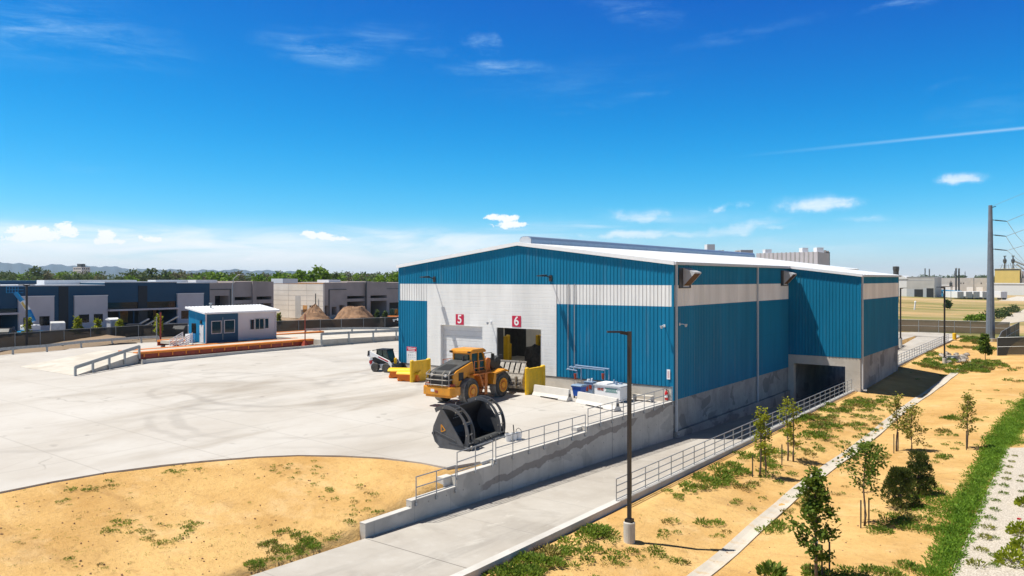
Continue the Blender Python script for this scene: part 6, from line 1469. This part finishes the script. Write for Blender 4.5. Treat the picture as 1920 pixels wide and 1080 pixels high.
# ------------------------------------------------------------------ trees
def young_tree(lab, px, py, pytop, wpx, leaf, nleaf, seed, base_frac=.32, ls=.15, double=False, p=None, name='young_tree', grp='young staked trees', lean=0, wide_top=False):
    p = p or U(px, py, ground_z); Y = -.6 * (p.x - CAM[0]) + .8 * (p.y - CAM[1]); h = (CAM[2] + (HZ - pytop) / FOC * Y) - p.z; R = wpx / 2 / FOC * Y
    t = thing(name, lab, 'tree', p, 0, grp); rng = random.Random(seed)
    tm = MB(); lm = MB(); stems = [(0, 0)] if not double else [(0, 0), (.3, .15)]
    for sx, sy in stems:
        pts = [(sx, sy, -.1)]; x, y = sx, sy
        for k in range(1, 8):
            x += rng.uniform(-.05, .05) + lean * .05; y += rng.uniform(-.05, .05); pts.append((x, y, h * .96 * k / 7))
        tm.tube(pts, [lerp(.016 * h, .004 * h, k / 7) for k in range(8)], 6)
        nb = 17 if not double else 10; clus = []
        for b in range(nb):
            f = lerp(base_frac, .97, (b + rng.random() * .6) / nb); k = f * 7; i = int(min(6, k)); a = Vector(pts[i]).lerp(Vector(pts[i + 1]), k - i)
            g = (f - base_frac) / (1 - base_frac); rr = R * (min(1.05 - .85 * g, .6 + 2.4 * g) if not wide_top else sin(pi * (g * .6 + .22))) * rng.uniform(.45, 1.12)
            ang = b * 2.4 + rng.uniform(-.5, .5); e = a + Vector((cos(ang) * rr, sin(ang) * rr, rr * rng.uniform(.25, .8)))
            mid = a.lerp(e, .55) + Vector((0, 0, -.04)); tm.tube([a, mid, e], [.007 * h * (1 - f * .5), .005 * h * (1 - f * .5), .002 * h], 4)
            clus += [(mid, .22), (e, .2), (a.lerp(e, .8), .2)]
        clus.append((Vector(pts[-1]), .18)); clus.append((Vector(pts[-2]), .25))
        for n in range(nleaf // len(stems)):
            c, s = rng.choice(clus); s *= max(.7, R / .9); lm.leaf(c + Vector((rng.gauss(0, s * .62), rng.gauss(0, s * .62), rng.gauss(0, s * .55))), ls * rng.uniform(.6, 1.25), ls * rng.uniform(.5, .8), rng, .1)
    tm.build('trunk', K['bark'], t, smooth=True); lm.build('crown', K[leaf], t, fix=False)
    return t
p = D(1531, 1098, 28.7); p.z = ground_z(p.x, p.y)
young_tree('tallest dark green young tree at the bottom edge, beside the drainage channel', 0, 0, 876, 92, 'leaf_a', 2300, 21, .2, .17, p=p)
young_tree('dark green young tree with a clear trunk left of the two evergreens', 1621, 986, 828, 84, 'leaf_a', 1250, 22, .4, .16, wide_top=True)
young_tree('yellow-green two-stemmed young tree nearest the lamp post by the kerb railing', 1424, 894, 762, 48, 'leaf_b', 950, 23, .3, .15, True)
young_tree('yellow-green young tree by the kerb railing in front of the dark portal', 1477, 864, 747, 46, 'leaf_b', 850, 24, .28, .15, True)
young_tree('thin olive young tree half over the drainage channel', 1681, 846, 738, 46, 'leaf_c', 800, 25, .35, .15)
young_tree('leafy olive young tree behind the two evergreens', 1709, 847, 758, 56, 'leaf_c', 1000, 26, .16, .15)
young_tree('sparse yellowish young tree standing alone in the sand near the grass strip', 1813, 841, 735, 44, 'leaf_c', 900, 27, .3, .15)
young_tree('small dark green young tree in front of the tall steel pole', 1848, 676, 628, 26, 'leaf_a', 900, 28, .25, .4, grp='young trees by the fences')
young_tree('small isolated tree in the dry field behind the second lamp post', 1777, 581, 563, 12, 'far_a', 260, 29, .2, .9, p=U(1777, 581, -1.0), name='field_tree', grp=None)
for px, py, pt, lab, sd in ((147, 640, 594, 'thin green young tree behind the left fence by the pale wall', 31), (183, 640, 597, 'thin green young tree right beside the windowed pale wall panel', 32), (223, 640, 599, 'small young tree next to the portable toilet', 33), (297, 641, 590, 'young tree beside the rust-brown post', 34), (50, 640, 597, 'bushy young tree at the foot of the boom lift', 35), (706, 610, 582, 'small conical tree left of two in front of the orange excavator', 36), (722, 610, 583, 'small conical tree right of two in front of the orange excavator', 37), (523, 612, 587, 'sparse little tree right of the small office roof', 38)):
    q = D(px, HZ, 108 if px < 400 else 135); q.z = .36
    young_tree(lab, 0, 0, pt, 20 if px < 400 else 11, 'leaf_b' if px < 300 else 'far_a' if px > 600 else 'leaf_c', 480, sd, .25, .36, p=q, grp='young trees along the left fence')
# stakes
sk0 = None
for px, py, pt in ((1517, 948, 838 + 50), (1555, 1078, 1030), (1614, 990, 953), (1629, 985, 934), (1411, 895, 866), (1466, 872, 840), (1676, 850, 824), (1684, 846, 816), (1812, 844, 817), (1541, 1085, 1030)):
    q = U(px, py, ground_z)
    if sk0 is None:
        m = MB(); m.box(-.025, .025, -.02, .02, -.2, 1.25); m.box(-.025, .025, .02, .045, .2, 1.25); sk0 = o = m.build('tree_stake', K['stake'])
    else: o = sk0.copy(); COL.objects.link(o)
    o.location = q; tag(o, 'thin dark metal stake in the sand beside a young tree', 'stake', 'stakes beside the young trees')
q = U(1531, 1072, ground_z); m = MB(); m.cyl((0, 0, 0), (0, 0, .75), .045, None, 8); o = m.build('marker_stake', K['stake']); o.location = q; tag(o, 'short white-topped marker stake at the foot of the tallest young tree', 'stake')
m = MB(); m.cyl((0, 0, .75), (0, 0, 1.15), .06, None, 8); m.build('white_cap', K['signw'], o)
def evergreen(px, py, pt, wpx, lab, seed):
    p = U(px, py, ground_z); Y = -.6 * (p.x - CAM[0]) + .8 * (p.y - CAM[1]); h = (CAM[2] + (HZ - pt) / FOC * Y) - p.z; R = wpx / 2 / FOC * Y
    t = thing('evergreen_bush', lab, 'bush', p, 0, 'evergreens by the grass strip'); rng = random.Random(seed); m = MB()
    m.tube([(0, 0, -.1), (0, 0, h * .8)], [.09, .02], 6)
    for k in range(26):
        a = k * 2.4; z = h * (.08 + .8 * k / 26); r = R * .75 * sin(pi * (.25 + .7 * k / 26)); m.tube([(0, 0, z), (cos(a) * r, sin(a) * r, z + r * .45)], [.03, .01], 4)
    m.build('trunk', K['bark'], t)
    m = MB(); lobes = [(rng.uniform(0, 6.28), rng.uniform(.05, .95), rng.uniform(.16, .3)) for _ in range(46)]
    for n in range(7000):
        a, f, s = rng.choice(lobes); prof = min(1, .75 + f) * (1 - f) ** .62 + .06
        c = Vector((cos(a) * R * .82 * prof, sin(a) * R * .82 * prof, h * (.04 + .9 * f)))
        d = Vector((rng.gauss(0, 1), rng.gauss(0, 1), rng.gauss(.3, 1))).normalized(); q = c + d * (s * h * .42 * rng.uniform(.4, 1))
        if q.z < .05: q.z = rng.uniform(.05, .3)
        o = Vector((q.x, q.y, .5 * h)); o.z = .8 * h; m.leaf(q, rng.uniform(.09, .17), rng.uniform(.03, .055), rng, .3, (d + Vector((0, 0, .9))).normalized())
    m.build('foliage', K['needle'], t, fix=False)
evergreen(1688, 952, 872, 70, 'dark green evergreen bush nearest the camera beside the grass strip', 41)
evergreen(1722, 928, 843, 58, 'dark green evergreen bush just behind the other one', 42)
# bushes in the dry field behind the brown fence
for i, (px, py, pt, w_, mt, lab) in enumerate(((1822, 602, 589, 24, 'far_b', 'bright low bush at the left end of the row behind the brown fence'), (1838, 601, 587, 20, 'far_b', 'bright bush second in the row just left of the steel pole'), (1851, 600, 583, 22, 'far_a', 'dark bush touching the left side of the steel pole'), (1869, 597, 577, 24, 'far_a', 'dark green bush just right of the steel pole'), (1884, 593, 574, 22, 'far_a', 'dark green bush second right of the steel pole'), (1900, 586, 569, 22, 'far_a', 'tall dark bush at the right end of the row'))):
    q = U(px, py, -1.0); Y = -.6 * (q.x - CAM[0]) + .8 * (q.y - CAM[1]); R = w_ / 2 / FOC * Y; h = (py - pt) / FOC * Y
    t = thing('field_bush', lab, 'bush', q, 0, 'bushes behind the brown fence'); rng = random.Random(50 + i); m = MB()
    for n in range(420):
        a = rng.uniform(0, 6.28); r = R * sqrt(rng.random()); m.leaf((cos(a) * r, sin(a) * r, h * rng.uniform(.05, .95) * (1 - (r / R) ** 2 * .6)), rng.uniform(.3, .7), rng.uniform(.2, .4), rng, .3)
    m.build('foliage', K[mt], t, fix=False); m = MB()
    for k in range(5): m.tube([(rng.uniform(-.3, .3), 0, 0), (rng.uniform(-R, R) * .7, rng.uniform(-R, R) * .7, h * .6)], .05, 4)
    m.build('stems', K['bark'], t)
# ------------------------------------------------------------------ tree belt on the horizon
def far_tree(px, Y, pt, wpx, mt, lab, seed, nl=420, grp='trees on the left horizon'):
    q = D(px, HZ, Y); R = wpx / 2 / FOC * Y; h = 9 + (HZ - pt) / FOC * Y - .3
    t = thing('far_tree', lab, 'tree', (q.x, q.y, .3), 0, grp); rng = random.Random(seed); m = MB()
    m.tube([(0, 0, 0), (rng.uniform(-.3, .3), 0, h * .35), (0, 0, h * .75)], [h * .03, h * .022, h * .008], 6)
    for k in range(6): a = k * 1.05; m.tube([(0, 0, h * .3), (cos(a) * R * .6, sin(a) * R * .6, h * .65)], [h * .012, h * .004], 4)
    m.build('trunk', K['bark'], t); m = MB(); lob = []
    for k in range(15): 
        f = rng.uniform(.35, .88); a = rng.uniform(0, 6.28); r = R * rng.uniform(.2, .75) * sin(pi * (f * .8 + .08)); lob.append((Vector((cos(a) * r, sin(a) * r, h * f)), R * rng.uniform(.25, .42)))
    lob.append((Vector((0, 0, h * .86)), R * .3)); s = R / 6
    for n in range(nl):
        c, r = rng.choice(lob); d = Vector((rng.gauss(0, 1), rng.gauss(0, 1), rng.gauss(.2, .8))).normalized(); m.leaf(c + d * r * rng.uniform(.55, 1.05), s * rng.uniform(.9, 2.0), s * rng.uniform(.7, 1.3), rng, .2)
    m.build('crown', K[mt], t, fix=False)
for i, (px, Y, pt, w_, mt, lab) in enumerate((
    (596, 250, 498, 62, 'far_b', 'largest bright green round tree on the horizon behind the beige building'), (562, 262, 505, 48, 'far_b', 'bright yellow-green tree just left of the largest round tree'), (628, 270, 508, 40, 'far_a', 'darker tree just right of the largest round tree'),
    (520, 300, 512, 50, 'far_b', 'low wide bright tree over the grey building'), (488, 300, 514, 40, 'far_b', 'low bright tree above the street lamp'), (745, 240, 513, 50, 'far_b', 'bright tree cut by the left edge of the warehouse'), (712, 260, 517, 40, 'far_b', 'low bright tree left of the warehouse edge'),
    (66, 420, 500, 44, 'far_a', 'tall dark tree above the boom lift'), (90, 420, 503, 26, 'far_a', 'dark tree beside the tallest one above the boom lift'), (14, 430, 506, 36, 'far_a', 'dark tree at the far left of the horizon'),
    (250, 400, 504, 38, 'far_a', 'broad dark tree right of the tower block'), (285, 410, 503, 44, 'far_a', 'wide grey-green tree in the middle of the belt'), (312, 410, 505, 34, 'far_a', 'grey-green tree next to the widest one of the belt'), (243, 330, 516, 36, 'far_b', 'bright low tree above the blue building'), (372, 420, 508, 20, 'far_a', 'small spiky tree left of the street lamp'), (450, 400, 507, 26, 'far_c', 'bare brownish tree above the grey building'), (410, 330, 516, 60, 'far_b', 'long low bright tree left of the street lamp'))):
    far_tree(px, Y, pt, w_, mt, lab, 60 + i, 700 if w_ > 45 else 420)
# the rest of the belt reads as one mass
rng = random.Random(77)
def belt(name, px0, px1, Y0, Y1, pt0, pt1, n, mats, wid=(16, 34)):
    m = MB()
    for i in range(n):
        px = lerp(px0, px1, rng.random()); Y = rng.uniform(Y0, Y1); q = D(px, HZ, Y); h = 9 + (HZ - rng.uniform(pt0, pt1)) / FOC * Y; R = rng.uniform(*wid) / 2 / FOC * Y; m.mi = rng.randrange(len(mats)); s = max(.9, R / 5)
        lob = [(rng.uniform(-.6, .6) * R, rng.uniform(-.6, .6) * R, h * rng.uniform(.35, .85)) for _ in range(7)]
        for k in range(170):
            c = rng.choice(lob); d = Vector((rng.gauss(0, 1), rng.gauss(0, 1), rng.gauss(0, .8))).normalized() * R * .42 * rng.uniform(.5, 1.1)
            z = min(h, max(.5, c[2] + d.z)); m.leaf((q.x + c[0] + d.x, q.y + c[1] + d.y, z), s * rng.uniform(.9, 1.9), s * rng.uniform(.7, 1.2), rng, .2)
    return tag(m.build(name, [K[k] for k in mats], fix=False), kind='stuff')
belt('tree_belt', -120, 780, 380, 620, 506, 516, 330, ['far_a', 'far_a', 'far_c', 'far_b'])
belt('far_woods', 1700, 2000, 900, 1300, 515, 519.5, 60, ['far_a'], (14, 26))

# ------------------------------------------------------------------ weeds, grass strip, plants in the gravel
rng = random.Random(90)
wm = MB()
def clump(x, y, r, h, n, mb=None, z=None):
    mb = mb or wm; z = ground_z(x, y) if z is None else z
    for i in range(n):
        a = rng.uniform(0, 6.283); k = sqrt(rng.random()); q = Vector((x + cos(a) * r * k, y + sin(a) * r * k, z + h * rng.uniform(0, .55) * (1 - .6 * k)))
        d = Vector((cos(a) * (.3 + k), sin(a) * (.3 + k), rng.uniform(.5, 1.5))).normalized(); mb.leaf(q, h * rng.uniform(.22, .5), h * rng.uniform(.1, .2), rng, 0, d)
def patch(px, py, rx, ry, n, size=.28, sv=.5):
    for i in range(n):
        a = rng.uniform(0, 6.283); k = sqrt(rng.random()); u, v = px + cos(a) * rx * k, py + sin(a) * ry * k
        q = U(u, v, ground_z)
        if 5.7 < q.x < 6.5 and q.y < 44: continue
        if q.x < 0 and inpoly(q.x, q.y, YARD): continue
        if -.3 < q.x < 5.9: continue
        s = size * rng.uniform(1 - sv, 1 + sv); wm.mi = int(rng.random() < .16)
        clump(q.x, q.y, s * .8, s * .95, int(24 + 46 * s / .3)) if rng.random() > .22 else None
# along the drive kerb
for a in ((950, 1075, 55, 14, 26, .4), (1010, 1048, 50, 16, 32, .42), (1075, 1030, 40, 16, 18, .34), (1110, 1003, 24, 12, 14, .42), (1090, 1070, 110, 18, 16, .26), (1170, 1050, 80, 30, 15, .26), (1140, 1010, 16, 10, 5, .3), (1290, 1000, 90, 28, 12, .26), (1250, 930, 30, 12, 7, .3), (1305, 910, 36, 16, 15, .4), (1335, 890, 40, 18, 18, .42), (1370, 870, 40, 22, 20, .4), (1400, 900, 40, 14, 9, .32), (1360, 915, 70, 14, 9, .34), (1300, 975, 60, 14, 6, .32), (1450, 850, 40, 22, 22, .4), (1500, 850, 50, 20, 18, .34), (1520, 800, 60, 26, 60, .42), (1560, 790, 60, 20, 40, .36), (1590, 765, 50, 18, 46, .4), (1640, 758, 44, 14, 40, .38), (1620, 800, 50, 18, 26, .3), (1570, 830, 60, 16, 18, .28), (1655, 790, 20, 14, 10, .3), (1450, 885, 40, 12, 10, .36), (1440, 905, 30, 10, 4, .45), (1420, 940, 80, 20, 8, .25), (1335, 950, 60, 20, 8, .26), (1250, 1040, 70, 20, 10, .24)): patch(*a)
# by the drainage channel and trees
for a in ((1500, 960, 40, 14, 8, .3), (1445, 990, 24, 16, 8, .32), (1530, 945, 30, 14, 12, .36), (1560, 920, 40, 16, 6, .24), (1650, 855, 20, 8, 6, .34), (1625, 835, 20, 10, 6, .32), (1600, 1078, 60, 14, 22, .3), (1690, 1072, 60, 14, 20, .28), (1540, 1078, 30, 8, 12, .32), (1645, 995, 20, 8, 5, .3), (1690, 980, 40, 12, 14, .36), (1720, 985, 40, 12, 10, .3), (1660, 965, 24, 14, 7, .24), (1745, 860, 30, 8, 9, .3), (1770, 815, 24, 6, 8, .34), (1780, 840, 60, 12, 14, .22), (1785, 784, 16, 5, 10, .4), (1870, 790, 40, 16, 10, .22), (1850, 735, 50, 20, 10, .2), (1440, 1072, 12, 8, 4, .4), (1720, 700, 60, 14, 8, .2), (1760, 680, 40, 6, 30, .5), (1740, 685, 22, 5, 26, .55), (1790, 692, 40, 8, 30, .55), (1830, 690, 36, 10, 60, .6), (1850, 682, 30, 6, 30, .5), (1830, 640, 24, 6, 34, .6), (1815, 636, 14, 4, 16, .6), (1843, 655, 20, 6, 18, .55), (1795, 653, 18, 4, 8, .5), (1890, 690, 24, 6, 8, .4), (1905, 712, 20, 5, 8, .4), (1745, 665, 18, 4, 8, .45), (1800, 708, 40, 8, 7, .25)): patch(*a)
# the front left mound
for a in ((515, 1030, 30, 12, 22, .3), (580, 1022, 22, 8, 20, .34), (545, 1002, 22, 6, 10, .28), (620, 1000, 40, 14, 10, .24), (690, 960, 40, 30, 9, .24), (530, 1062, 56, 12, 26, .3), (560, 1045, 40, 8, 16, .28), (490, 1075, 26, 6, 14, .3), (230, 990, 40, 12, 16, .24), (310, 1000, 60, 14, 14, .24), (360, 990, 14, 8, 9, .26), (290, 1015, 30, 8, 9, .25), (145, 920, 30, 8, 6, .22), (175, 918, 24, 6, 7, .2), (350, 885, 40, 8, 14, .22), (205, 912, 12, 8, 5, .2), (130, 940, 24, 8, 5, .2), (160, 1060, 60, 20, 8, .18), (525, 880, 20, 8, 7, .2), (570, 875, 40, 6, 5, .18), (600, 900, 50, 30, 12, .18), (650, 925, 40, 14, 9, .22), (300, 965, 280, 100, 46, .12), (550, 940, 140, 60, 34, .12), (640, 1030, 30, 6, 9, .22)): patch(a[0], a[1], a[2] * 1.15, a[3] * 1.25, int(a[4] * 1.5), a[5] * .68)
for i in range(1500):   # seedlings
    if i % 3: px, py = rng.uniform(0, 720), rng.uniform(868, 1078)
    else: px, py = rng.uniform(1090, 1860), rng.uniform(715, 1078)
    q = U(px, py, ground_z)
    if -.4 < q.x < 6.4 or (q.x < 0 and (inpoly(q.x, q.y, YARD) or q.y > 0)): continue
    if sin(q.x * .45 + 1) * sin(q.y * .37) < -.1: continue
    sc = rng.uniform(.05, .13); wm.mi = int(rng.random() < .3); clump(q.x, q.y, sc, sc, 9)
tag(wm.build('weeds', [K['weed'], foliage('dry_weed', (.16, .13, .03), (.4, .33, .1), .3)], fix=False), kind='stuff')
sh0 = U(1448, 1083, ground_z); t = thing('shrub', 'small dark shrub cut by the bottom edge left of the tallest young tree', 'shrub', sh0)
m = MB(); clump(0, 0, .4, .8, 130, m, 0.0); m.build('foliage', K['leaf_a'], t, fix=False)
# lush strip along the gravel bed
gm_ = MB(); GL = [(1722, 1085), (1760, 1002), (1798, 917), (1827, 865), (1850, 810), (1887, 769), (1935, 722)]; GR = [(1783, 1085), (1812, 1013), (1838, 947), (1868, 887), (1885, 841), (1925, 800), (1960, 760)]
pL = [U(*q, ground_z) for q in GL]; pR = [U(*q, ground_z) for q in GR]
for s in range(6):
    n = int(420 * ((pL[s] - pL[s + 1]).length) / 6)
    for i in range(n):
        v, u = rng.random(), rng.random(); a = pL[s].lerp(pL[s + 1], v); b = pR[s].lerp(pR[s + 1], v); q = a.lerp(b, u)
        if u < .3 and rng.random() > u * 2.6: continue
        sc = rng.uniform(.16, .34); clump(q.x, q.y, sc, sc * 1.2, 15, gm_)
for px, py, rx, ry, n in ((1745, 940, 46, 18, 110), (1775, 960, 30, 26, 80), (1730, 965, 40, 12, 40), (1760, 1000, 30, 16, 30), (1900, 828, 40, 10, 120), (1880, 815, 26, 12, 90), (1895, 800, 30, 14, 60), (1740, 915, 24, 8, 30), (1905, 758, 26, 8, 50)):
    for i in range(n):
        a = rng.uniform(0, 6.283); k = sqrt(rng.random()); q = U(px + cos(a) * rx * k, py + sin(a) * ry * k, ground_z); sc = rng.uniform(.16, .32); clump(q.x, q.y, sc, sc * 1.1, 15, gm_)
tag(gm_.build('grass', K['grass'], fix=False), kind='stuff')
# rows of little plants in the gravel
g0 = None
for i, (px, py, s) in enumerate(((1903, 857, .7), (1897, 868, .8), (1893, 878, .8), (1890, 890, .8), (1887, 901, 1), (1883, 914, 1.1), (1881, 928, 1.0), (1868, 942, .9), (1866, 959, 1.0), (1856, 975, 1.1), (1853, 993, 1.2), (1844, 1012, 1.3), (1840, 1036, 1.1), (1831, 1064, 1.5), (1918, 896, .8), (1917, 925, .8), (1865, 1012, .8), (1862, 1045, .8), (1864, 1064, .9), (1912, 905, .7))):
    q = U(px, py, ground_z); q.z += .05
    if g0 is None or i % 5 == 0:
        m = MB(); clump(0, 0, .2, .26, 90, m, 0.0); g0 = o = m.build('gravel_plant', K['weed' if i % 2 else 'leaf_c'], fix=False)
    else: o = g0.copy(); COL.objects.link(o)
    o.location = q; o.scale = (s,) * 3; o.rotation_euler = (0, 0, i * 1.3); tag(o, 'small green plant growing in the white gravel', 'plant', 'small plants in the gravel bed')
for px, py, s, lab in ((1898, 1060, .62, 'lime green shrub largest and lowest at the right edge of the gravel'), (1917, 1035, .5, 'lime green shrub in the middle of three at the right edge'), (1914, 1004, .5, 'lime green shrub below the red flower at the right edge'), (1922, 950, .4, 'lime green shrub at the right edge above the red flower')):
    q = U(px, py, ground_z); q.z += .04; t = thing('lime_shrub', lab, 'shrub', q, 0, 'lime shrubs in the gravel')
    m = MB()
    for n in range(420): d = Vector((rng.gauss(0, 1), rng.gauss(0, 1), abs(rng.gauss(.3, .8)))).normalized(); m.leaf(d * s * rng.uniform(.5, 1) , .14, .09, rng, .3, (d + Vector((0, 0, .4))).normalized())
    m.build('foliage', K['shrub'], t, fix=False); m = MB()
    for n in range(6): a = n * 1.05; m.tube([(0, 0, 0), (cos(a) * s * .5, sin(a) * s * .5, s * .6)], .012, 4)
    m.build('stems', K['bark'], t)
q = U(1911, 986, ground_z); t = thing('red_flower', 'tiny red flower at the right edge of the gravel', 'flower', q)
m = MB(); m.cyl((0, 0, 0), (0, 0, .3), .012, None, 5); m.build('stem', K['weed'], t)
m = MB()
for k in range(7): a = k * .9; m.leaf((0, 0, .28), .12, .1, rng, 0, Vector((cos(a), sin(a), .6)).normalized())
m.build('petals', K['flower'], t, fix=False)
# loose stones and clods on the sand
cm = MB()
for i in range(420):
    if i % 2: px, py = rng.uniform(0, 700), rng.uniform(870, 1080)
    else: px, py = rng.uniform(1080, 1800), rng.uniform(760, 1080)
    q = U(px, py, ground_z)
    if (q.x < 0 and inpoly(q.x, q.y, YARD)) or -.4 < q.x < 6.4: continue
    r = rng.uniform(.015, .045); cm.blob((q.x, q.y, q.z + r * .3), (r, r, r * .7), rng, 6, 4, .25)
tag(cm.build('clods', K['dirt'], fix=False), kind='stuff')
# ------------------------------------------------------------------ air
HAZE = 8.0e-5
if HAZE:
    hz = MB(); hz.box(-9500, 9500, -9500, 9500, -6, 152); o = hz.build('haze', [])
    hm_ = bpy.data.materials.new('haze_air'); hm_.use_nodes = True; nt = hm_.node_tree; nt.nodes.remove(nt.nodes['Principled BSDF'])
    pv = nt.nodes.new('ShaderNodeVolumePrincipled'); pv.inputs['Color'].default_value = (.68, .86, 1, 1); pv.inputs['Density'].default_value = HAZE; pv.inputs['Anisotropy'].default_value = .2
    nt.links.new(pv.outputs[0], nt.nodes['Material Output'].inputs['Volume']); o.data.materials.append(hm_); tag(o, kind='stuff')
